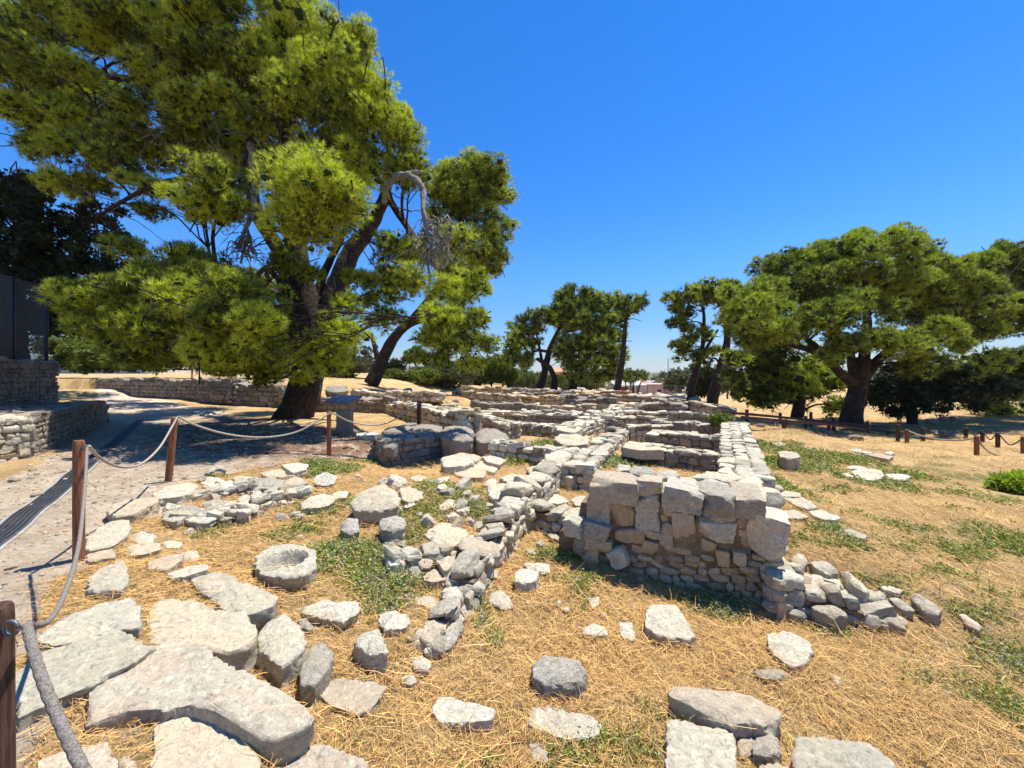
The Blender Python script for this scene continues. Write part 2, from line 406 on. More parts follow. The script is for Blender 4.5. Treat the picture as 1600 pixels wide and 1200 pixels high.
def G(x, y):
    """height of the ground"""
    x = np.atleast_1d(np.asarray(x, float)); y = np.atleast_1d(np.asarray(y, float))
    out = np.empty(len(x))
    for a in range(0, len(x), 20000):
        X, Y = x[a:a + 20000, None], y[a:a + 20000, None]
        d2 = (X - _cp[None, :, 0]) ** 2 + (Y - _cp[None, :, 1]) ** 2
        e = (0.06 * (0.6 + np.hypot(X, Y))) ** 2
        w = 1.0 / (d2 + e) ** 2.2
        out[a:a + 20000] = (w * _cp[None, :, 2]).sum(1) / w.sum(1)
    # terraces held up by the rubble walls
    o_b = out.copy()
    near = (x < 0) & (y < 90) & (y > -20)
    if near.any():
        X, Y = x[near], y[near]
        for poly, za, zb_, wd in _terr:
            ins = inpoly(X, Y, poly); dd = seg_d(X, Y, poly[:-1])
            zt = za + zb_ * (Y - poly[1][1]) + 0.0 * X
            zt = np.clip(zt, 0.55, 2.0) if zb_ else zt
            if zb_: zt = o_b[near] + (zt - o_b[near]) * sstep(-4.6, -11.0, X)
            if zb_: zt = zt - 0.28 * sstep(-16, -10, X)
            w = sstep(0.0, wd, dd) * ins
            w = w if wd < 1 else w
            o_ = out[near]; out[near] = np.where(ins, np.maximum(o_, o_ * (1 - w) + zt * w), o_)
    r = np.hypot(x, y)
    amp = np.clip(0.02 + 0.001 * r, 0, 0.035)
    out += amp * 0.6 * n2(x, y, 1.7, 3, 3) * (r < 200) + 0.006 * n2(x, y, 9.0, 5, 2) * (r < 15)
    return out
def g1(x, y): return float(G([x], [y])[0])
def hit(px, py, dz=0.0):
    """where the view ray through a photo pixel meets the ground (raised by dz)"""
    d = np.geomspace(0.6, 400, 700)
    x = (px - CX) / FPX * d
    z = EYE - (py - HY) / FPX * d
    gz = G(x, d) + dz
    k = np.argmax(z <= gz)
    if z[k] > gz[k]: k = len(d) - 1
    if k == 0: return np.array([x[0], d[0], gz[0]])
    a, b = z[k - 1] - gz[k - 1], gz[k] - z[k]
    f = a / (a + b + 1e-9)
    dd = d[k - 1] + (d[k] - d[k - 1]) * f
    return np.array([(px - CX) / FPX * dd, dd, g1((px - CX) / FPX * dd, dd)])
# trodden path: a polygon on the ground
path_poly = [at_z(a, b, 0.0)[:2] for a, b in [(250, 800), (262, 758), (330, 738), (420, 722), (470, 712), (560, 700), (590, 690), (500, 664), (420, 662), (345, 645), (260, 632),
                                               (215, 624), (165, 616), (150, 630), (165, 665), (60, 720), (0, 750), (-120, 830), (-500, 1000), (-500, 1600), (20, 1400), (45, 1000), (60, 900), (130, 880), (190, 812)]]
def path_mask(x, y):
    x = np.asarray(x, float); y = np.asarray(y, float)
    jx, jy = x + 0.18 * n2(x, y, 2.1, 11, 3), y + 0.18 * n2(x, y, 2.1, 14, 3)
    ins = inpoly(jx, jy, path_poly)
    dd = seg_d(jx, jy, path_poly + path_poly[:1])
    return sstep(-0.12, 0.15, np.where(ins, dd, -dd))
# green weed patches: photo place, size in metres, strength
_gp = []
for px, py, rx, ry, s in [
    (560, 880, 0.55, 0.40, 1.0), (600, 910, 0.45, 0.35, 1.0), (520, 860, 0.4, 0.3, 0.8), (630, 840, 0.35, 0.3, 0.7), (470, 830, 0.35, 0.25, 0.7), (430, 840, 0.25, 0.15, 0.6),
    (700, 770, 0.7, 0.5, 0.8), (660, 800, 0.4, 0.35, 0.8), (690, 760, 0.6, 0.4, 0.5), (750, 800, 0.3, 0.3, 0.8), (500, 790, 0.6, 0.5, 0.6), (510, 730, 0.6, 0.6, 0.9),
    (570, 715, 0.7, 0.6, 0.9), (540, 700, 0.6, 0.4, 0.9), (330, 830, 0.3, 0.25, 0.6), (325, 740, 0.35, 0.2, 0.7), (740, 935, 0.16, 0.25, 1.0), (755, 970, 0.10, 0.22, 0.9), (770, 1000, 0.08, 0.15, 0.7),
    (610, 950, 0.3, 0.2, 0.8), (1110, 950, 0.28, 0.22, 1.0), (1060, 935, 0.3, 0.12, 0.6), (1290, 985, 0.25, 0.14, 0.8), (915, 930, 0.08, 0.22, 0.9), (860, 870, 0.35, 0.2, 0.9), (900, 905, 0.3, 0.12, 0.8),
    (870, 695, 0.9, 0.8, 0.9), (900, 705, 0.7, 0.6, 0.9), (835, 700, 0.6, 0.8, 0.8), (960, 722, 0.8, 0.5, 1.0), (1080, 728, 0.8, 0.3, 0.8), (1100, 676, 1.6, 0.6, 0.8), (950, 660, 1.5, 1.5, 0.6),
    (1195, 700, 0.5, 2.2, 0.9), (1215, 760, 0.35, 0.8, 1.0), (1230, 725, 1.0, 0.6, 0.8), (1290, 715, 1.8, 0.9, 0.8), (1400, 730, 1.6, 0.7, 0.7), (1365, 755, 0.9, 0.4, 0.9), (1300, 830, 0.3, 0.14, 0.8),
    (1330, 850, 0.35, 0.15, 0.8), (1270, 850, 0.5, 0.12, 0.7), (1380, 815, 0.5, 0.2, 0.6), (1430, 830, 0.5, 0.2, 0.6), (1500, 865, 0.5, 0.25, 0.7), (1580, 850, 0.5, 0.5, 0.8), (1480, 890, 0.4, 0.12, 0.6),
    (1400, 905, 0.6, 0.15, 0.6), (1350, 910, 0.5, 0.1, 0.5), (1530, 960, 0.3, 0.12, 0.7), (1590, 1030, 0.35, 0.3, 0.8), (1560, 1090, 0.35, 0.3, 0.6), (1450, 1060, 0.4, 0.2, 0.4), (1580, 1130, 0.2, 0.2, 0.6),
    (960, 1170, 0.22, 0.12, 1.0), (900, 1185, 0.2, 0.1, 0.9), (1250, 1180, 0.10, 0.09, 1.0), (1020, 1110, 0.18, 0.2, 0.5), (690, 1170, 0.25, 0.15, 0.35), (560, 1160, 0.2, 0.2, 0.35), (1060, 1100, 0.1, 0.12, 0.4),
    (780, 1190, 0.12, 0.08, 0.9), (1440, 745, 1.2, 0.5, 0.6), (1540, 745, 1.4, 0.5, 0.7), (930, 750, 0.3, 0.2, 0.9), (860, 730, 0.4, 0.4, 0.7), (800, 720, 0.6, 0.25, 0.6)]:
    h = hit(px, py)
    _gp.append((h[0], h[1], rx, ry, s))
def green_mask(x, y):
    x = np.asarray(x, float); y = np.asarray(y, float)
    jx, jy = x + 0.12 * n2(x, y, 3.0, 31, 3), y + 0.12 * n2(x, y, 3.0, 34, 3)
    g = np.zeros(len(x))
    for a, b, rx, ry, s in _gp:
        g = np.maximum(g, s * np.exp(-(((jx - a) / rx) ** 2 + ((jy - b) / ry) ** 2) * 0.9))
    right = sstep(1.5, 3.5, x - 0.35 * y) * (y > 3) * (y < 14)
    g = np.maximum(g, right * 0.50 * sstep(0.0, 0.8, n2(x, y * 1.6, 0.9, 41, 4)))
    return g * (1 - path_mask(x, y))
def shb(n, span, a):
    u = np.linspace(-1, 1, n)
    return span * np.sinh(a * u) / np.sinh(a)
gx = shb(561, 4200.0, 10.2)
u = np.linspace(0, 1, 561)
gy = -14 + 6014.0 * (np.sinh(10.0 * (u - 0.145)) - np.sinh(-1.45)) / (np.sinh(10.0 * 0.855) - np.sinh(-1.45))
# keep the near rows dense
near = np.linspace(0.7, 16, 260)
gy = np.unique(np.concatenate([gy[(gy < 0.7)], near, np.linspace(16.08, 25, 90), 25 * np.geomspace(1.02, 240, 170)]))
nearx = np.linspace(-14, 14, 420)
far = 14 * np.geomspace(1.02, 300, 90)
gx = np.concatenate([-27 * np.geomspace(1.02, 155, 70)[::-1], np.linspace(-27, -14.1, 110), nearx, far])
XX, YY = np.meshgrid(gx, gy)
xf, yf = XX.ravel(), YY.ravel()
zf = G(xf, yf)
nx, ny = len(gx), len(gy)
ii = np.arange(ny - 1)[:, None] * nx + np.arange(nx - 1)[None]
quads = np.stack([ii, ii + 1, ii + 1 + nx, ii + nx], -1).reshape(-1, 4)
m = NT("dry meadow and trodden earth"); P = m.pos()
pa, gr = m.attr("path"), m.attr("green")
fib = m.noise(m.scale(P, (1, 3.2, 1), (0, 0, 0.5)), 34.0, 8, 0.75, 1.2)
fib2 = m.noise(m.scale(P, (3.2, 1, 1), (0, 0, -0.35)), 26.0, 8, 0.75, 1.2)
f = m.math('MAXIMUM', fib, fib2)
c = m.mix(m.ss(f, 0.40, 0.66), (0.18, 0.098, 0.038), (0.64, 0.44, 0.20))
c = m.mix(m.ss(m.noise(P, 1.3, 5, 0.6), 0.40, 0.66, 0, 0.65), c, (0.66, 0.46, 0.22))
c = m.mix(m.ss(m.noise(P, 0.6, 4, 0.6), 0.48, 0.66, 0, 0.45), c, (0.40, 0.26, 0.10))
gc = m.mix(m.ss(m.noise(P, 22, 6, 0.75), 0.35, 0.65), (0.075, 0.095, 0.025), (0.20, 0.215, 0.06))
c = m.mix(m.math('MULTIPLY', m.ss(m.math('ADD', gr, m.math('MULTIPLY', m.noise(P, 9.0, 5, 0.7), 0.5)), 0.50, 0.85), 0.8), c, gc)
ea = m.mix(m.ss(m.noise(P, 2.6, 6, 0.65), 0.38, 0.62), (0.50, 0.40, 0.28), (0.66, 0.55, 0.40))
ea = m.mix(m.ss(m.noise(m.scale(P, (1, 2.4, 1), (0, 0, 0.6)), 9.0, 6, 0.7), 0.50, 0.68, 0, 0.7), ea, (0.42, 0.25, 0.13))
ea = m.mix(m.math('MULTIPLY', m.attr('litter_shade'), m.ss(m.noise(P, 3.5, 5, 0.7), 0.30, 0.55)), ea, (0.20, 0.105, 0.06))  # brown needle litter, darkened further to paint in shade under the pine
ea = m.mix(m.ss(m.noise(P, 60.0, 4, 0.7), 0.58, 0.68, 0, 0.6), ea, (0.16, 0.10, 0.06))
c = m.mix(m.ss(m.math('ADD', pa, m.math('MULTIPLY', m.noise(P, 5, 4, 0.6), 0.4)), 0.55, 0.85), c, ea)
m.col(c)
m.nrm(m.bump(f, 0.05, 0.8, m.bump(m.noise(P, 11.0, 8, 0.7), 0.05, 0.7)))
M['ground'] = m.m
gb = MB(); gb.add(np.stack([xf, yf, zf], 1), q=quads)
ground = gb.build("ground", M['ground'])
tag(ground, "dry straw coloured ground with a trodden earth path", kind="structure")
litter_shade_w = np.exp(-(((xf + 5.6) / 3.2) ** 2 + ((yf - 9.4) / 2.4) ** 2)) * 1.5 + 1.1 * np.exp(-(((xf + 8.5) / 3.0) ** 2 + ((yf - 12.5) / 2.6) ** 2))  # litter area round the pine, which also carries painted shade
for nm, arr in (("litter_shade", np.clip(litter_shade_w, 0, 1)), ("path", path_mask(xf, yf)), ("green", green_mask(xf, yf))):
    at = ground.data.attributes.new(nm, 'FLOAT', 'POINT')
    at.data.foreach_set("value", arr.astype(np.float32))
# ---------------------------------------------------------------- stones
def cubesphere(n):
    """unit directions and quads of a cube with n x n cells a side"""
    idx, V, Q = {}, [], []
    def vid(p):
        k = tuple(int(round(a * 1000)) for a in p)
        if k not in idx: idx[k] = len(V); V.append(p)
        return idx[k]
    g = np.linspace(-1, 1, n + 1)
    for ax in range(3):
        for sg in (-1, 1):
            for i in range(n):
                for j in range(n):
                    c = []
                    for a, b in ((i, j), (i + 1, j), (i + 1, j + 1), (i, j + 1)):
                        p = [0, 0, 0]; p[ax] = sg; p[(ax + 1) % 3] = g[a]; p[(ax + 2) % 3] = g[b]
                        c.append(vid(tuple(p)))
                    Q.append(c if sg > 0 else c[::-1])
    return np.array(V, float), np.array(Q)
_cs = {n: cubesphere(n) for n in (2, 3, 4, 6, 9, 14)}
def rock_shape(n, seed, boxy=0.5, cuts=5, rough=0.12):
    """a unit stone (about -1..1): a cube drawn towards a ball, cut by random planes and roughened"""
    C, Q = _cs[n]
    r_ = np.random.RandomState(seed)
    d = C / np.linalg.norm(C, axis=1)[:, None]
    V = C * boxy + d * (1 - boxy) * 1.15
    for _ in range(cuts):
        nn = r_.normal(size=3); nn /= np.linalg.norm(nn)
        h = np.abs(nn).sum() * boxy + (1 - boxy) * 1.15
        lim = h * r_.uniform(0.62, 0.9)
        o = V @ nn - lim
        V = V - np.where(o > 0, o, 0)[:, None] * nn
    off = r_.uniform(-50, 50, 3)
    V = V * (1 + rough * fbm(V * 1.1 + off, seed, 3))[:, None]
    if n >= 6:
        V = V + 0.05 * rough / 0.12 * d * fbm(V * 5.0 + off, seed + 5, 3)[:, None]
    return V, Q
_lib = {n: [rock_shape(n, 100 * n + k, boxy=[0.35, 0.6, 0.75, 0.5][k % 4], cuts=4 + k % 4) for k in range(20)] for n in (2, 3, 4, 6, 9)}
_boxlib = {n: [rock_shape(n, 700 * n + k, boxy=0.88, cuts=2, rough=0.05) for k in range(10)] for n in (3, 4, 6, 9)}
def put_stone(mb, c, size, rz=0.0, n=4, tilt=0.08, r_=rs, boxy=False, tint=None):
    V, Q = (_boxlib if boxy else _lib)[n][r_.randint(10 if boxy else 20)]
    f = np.array([1, 1, 1.0])
    if r_.rand() < 0.5: f[0] = -1
    if r_.rand() < 0.5: f[1] = -1
    v = V * f * (np.array(size) / 2.0)
    q = Q if f[0] * f[1] > 0 else Q[:, ::-1]
    a, b = r_.normal(0, tilt, 2)
    v = v @ np.array([[1, 0, -a], [0, 1, -b], [a, b, 1]])
    ca, sa = math.cos(rz), math.sin(rz)
    v = np.stack([v[:, 0] * ca - v[:, 1] * sa, v[:, 0] * sa + v[:, 1] * ca, v[:, 2]], 1) + np.array(c)
    mb.add(v, q=q, tint=r_.rand() if tint is None else tint)
def ray_r(poly, c, th):
    """distance from c to the outline in each direction"""
    P = np.array(poly) - c; Qn = np.roll(P, -1, 0)
    out = np.full(len(th), 1e9)
    for k, t in enumerate(th):
        dx, dy = math.cos(t), math.sin(t)
        for (ax, ay), (bx, by) in zip(P, Qn):
            ex, ey = bx - ax, by - ay
            den = dx * ey - dy * ex
            if abs(den) < 1e-12: continue
            s_ = (ax * ey - ay * ex) / den
            u_ = (ax * dy - ay * dx) / den
            if s_ > 1e-6 and -1e-6 <= u_ <= 1 + 1e-6: out[k] = min(out[k], s_)
    out[out > 1e8] = np.median(out[out < 1e8]) if (out < 1e8).any() else 0.1
    return out
def slab_mesh(mb, poly, top, zb, seed=0, nth=72, bev=None, rough=1.0, taper=0.04, hole=None, tint=0.5, dome=0.0):
    """a stone with a traced outline: poly (n x 2 on the ground), top(x, y) gives its upper surface, zb its underside"""
    poly = np.array(poly, float)
    x, y = poly[:, 0], poly[:, 1]; x2, y2 = np.roll(x, -1), np.roll(y, -1)
    cr = x * y2 - x2 * y; A = cr.sum() / 2
    c = np.array([((x + x2) * cr).sum(), ((y + y2) * cr).sum()]) / (6 * A) if abs(A) > 1e-9 else poly.mean(0)
    th = np.arange(nth) / nth * 2 * math.pi
    r = ray_r(poly, c, th)
    size = r.mean()
    r = r * 0.7 + 0.15 * (np.roll(r, 1) + np.roll(r, -1))
    zt = top(*c); H = max(zt - zb, 0.02)
    bev = bev if bev is not None else min(0.22 * H, 0.08 * size, 0.018)
    rings = []
    if hole is not None: rings += [(a_, 0.0) for a_ in (0.06, 0.12, 0.24, 0.30, 0.42, 0.48, 0.60, 0.65, 0.76)]
    for s_ in (list(np.linspace(0.07, 0.965, int(min(22, size / 0.022)))) if size > 0.16 else (0.18, 0.36, 0.54, 0.70, 0.82, 0.91, 0.965)): rings.append((s_, 0.0))
    rings.sort()
    rings += [(0.992, bev * 0.30), (1.0, bev * 1.0)]
    ks = max(3, min(8, int(H / size * 10)))
    for k in range(1, ks + 1):
        f_ = k / ks
        rings.append((1.0 - taper * f_ - 0.0 * f_, bev + (H - bev) * f_))
    off = np.array([seed * 3.17 % 37, seed * 1.71 % 29, seed * 0.77 % 23])
    V = []; nr0 = len(rings)
    for s_, dz in rings:
        X = c[0] + np.cos(th) * r * s_; Y = c[1] + np.sin(th) * r * s_
        Z = top(X, Y) if dz <= bev else top(X, Y) * (1 - (dz - bev) / max(H - bev, 1e-6)) + zb * ((dz - bev) / max(H - bev, 1e-6))
        if dz <= bev: Z = Z - dz
        V.append(np.stack([X, Y, Z + 0 * X], 1))
    V = np.concatenate(V)
    if dome:
        sf = np.repeat([min(s_, 1.0) for s_, _ in rings], nth)
        tp = np.repeat([1.0 if dz <= bev else max(0.0, 1 - (dz - bev) / max(H - bev, 1e-6)) for _, dz in rings], nth)
        V[:, 2] -= dome * H * sf ** 2.4 * tp * (1 + 0.6 * vnoise(np.stack([np.tile(np.cos(th), nr0) * 1.3, np.tile(np.sin(th), nr0) * 1.3, 0 * sf], 1) + off, seed + 21))
    V = np.concatenate([V, [[c[0], c[1], top(*c)]]])
    nr = len(rings)
    rad = V[:, :2] - c; L = np.linalg.norm(rad, axis=1)[:, None] + 1e-9
    side = np.concatenate([np.repeat([min(1, max(0, (s_ - 0.8) / 0.2)) for s_, _ in rings], nth), [0]])
    lo = fbm(V * (1.6 / size) + off, seed, 2); hi = fbm(V * (6.0 / size) + off, seed + 3, 4, 0.6)
    # layered sides
    st = vnoise(np.stack([V[:, 0] * 1.5 / size, V[:, 1] * 1.5 / size, V[:, 2] * 9.0 / max(H, 0.05)], 1) + off, seed + 9)
    amp = min(size, H * 2.2)
    V[:, :2] += rad / L * (side * (0.05 * lo * size + 0.060 * hi * amp + 0.08 * st * min(H, size) * 0.6) * rough)[:, None]
    V[:, 2] += (0.045 * lo + 0.030 * hi) * amp * rough * (1 - 0.5 * side)
    if hole is not None:
        hc, hr, hd = hole
        e = np.hypot(V[:, 0] - hc[0], V[:, 1] - hc[1]) / hr
        isT = np.concatenate([np.repeat([dz <= bev * 0.4 for _, dz in rings], nth), [True]])
        V[:, 2] -= np.where(isT, hd * sstep(1.12, 0.80, e), 0)
    i = np.arange(nr - 1)[:, None] * nth + np.arange(nth)[None]
    j = np.arange(nr - 1)[:, None] * nth + (np.arange(nth)[None] + 1) % nth
    q = np.stack([i, i + nth, j + nth, j], -1).reshape(-1, 4)
    cc = nr * nth
    t = [[cc, k, (k + 1) % nth] for k in range(nth)]
    mb.add(V, q=q, t=t, tint=tint)
    return np.array([c[0], c[1], zb]), size
_seed = [0]
FOOT = []
NAMED = []
LOOSE = []
PAV = "paving slabs along the edge of the path"
def stone(name, label, mat, poly, drop, cat=None, group=None, tilt=0.0, ztop=None, thick=None, rough=1.0, nth=None, bev=None, taper=0.04, holepx=None, parent=None, sink=0.06, hd=0.09, dome=None):
    """a stone whose upper face is outlined at photo pixels and whose front face is DROP pixels high"""
    _seed[0] += 1
    poly = np.array(poly, float)
    if ztop is None: drop = drop * 1.4 + 1.0
    if name in ('stone', 'stone_block') and group is None and poly[:, 0].mean() < 800 and poly[:, 1].mean() < 960: poly = poly.mean(0) + (poly - poly.mean(0)) * 1.16
    if group == PAV: poly = poly.mean(0) + (poly - poly.mean(0)) * 1.05
    k = int(np.argmax(poly[:, 1])); pxl, pyl = poly[k]
    if ztop is None:
        b = hit(pxl, pyl + drop)
        Yf = b[1]; zt = EYE - (pyl - HY) / FPX * Yf
    else:
        zt = ztop; Yf = (EYE - zt) * FPX / (pyl - HY)
    kk = (poly[:, 1] - HY) / FPX
    for _ in range(3):
        Y = (EYE - zt + tilt * Yf) / (kk + tilt)
        W = np.stack([(poly[:, 0] - CX) / FPX * Y, Y], 1)
        if ztop is not None or tilt: break
        gm_ = float(np.percentile(G(W[:, 0], W[:, 1]), 85)) + 0.012
        if zt >= gm_: break
        zt = gm_; Yf = (EYE - zt) * FPX / (pyl - HY)
    top = lambda x, y: zt + tilt * (y - Yf)
    gz = float(G(W[:, 0], W[:, 1]).min())
    zb = (zt - thick) if thick is not None else min(gz - sink, zt - 0.05)
    hole = None
    if holepx is not None:
        hx, hy, hr = holepx
        Yh = (EYE - zt) / ((hy - HY) / FPX)
        hole = ((hx - CX) / FPX * Yh, Yh), hr, hd
    mb = MB()
    sz = np.ptp(W[:, 0]) + np.ptp(W[:, 1])
    if parent is None and Yf < 9: FOOT.append(W.mean(0) + (W - W.mean(0)) * 0.93)
    o_, size = slab_mesh(mb, W, top, zb, _seed[0], nth or int(min(132, 44 + sz / max(Yf, 1) * 130)), bev, rough, taper, hole, tint=rs.uniform(0.3, 0.95), dome=(0.02 if 'slab' in name else 0.08 if name == 'stone_block' and taper < 0.01 else 0.10 if 'block' in name else 0.17 if name in ('stone', 'boulder') else 0.02) if dome is None else dome)
    c3 = (o_[0], o_[1], zb)
    o = mb.build(name, M[mat], parent, smooth=True, sharp=40, origin=c3)
    if parent is None:
        NAMED.append((c3[0], c3[1], label))
        tag(o, label, cat or ("slab" if "slab" in name else "block" if "block" in name else "stone"), group)
    elif label: tag(o, label)
    return o
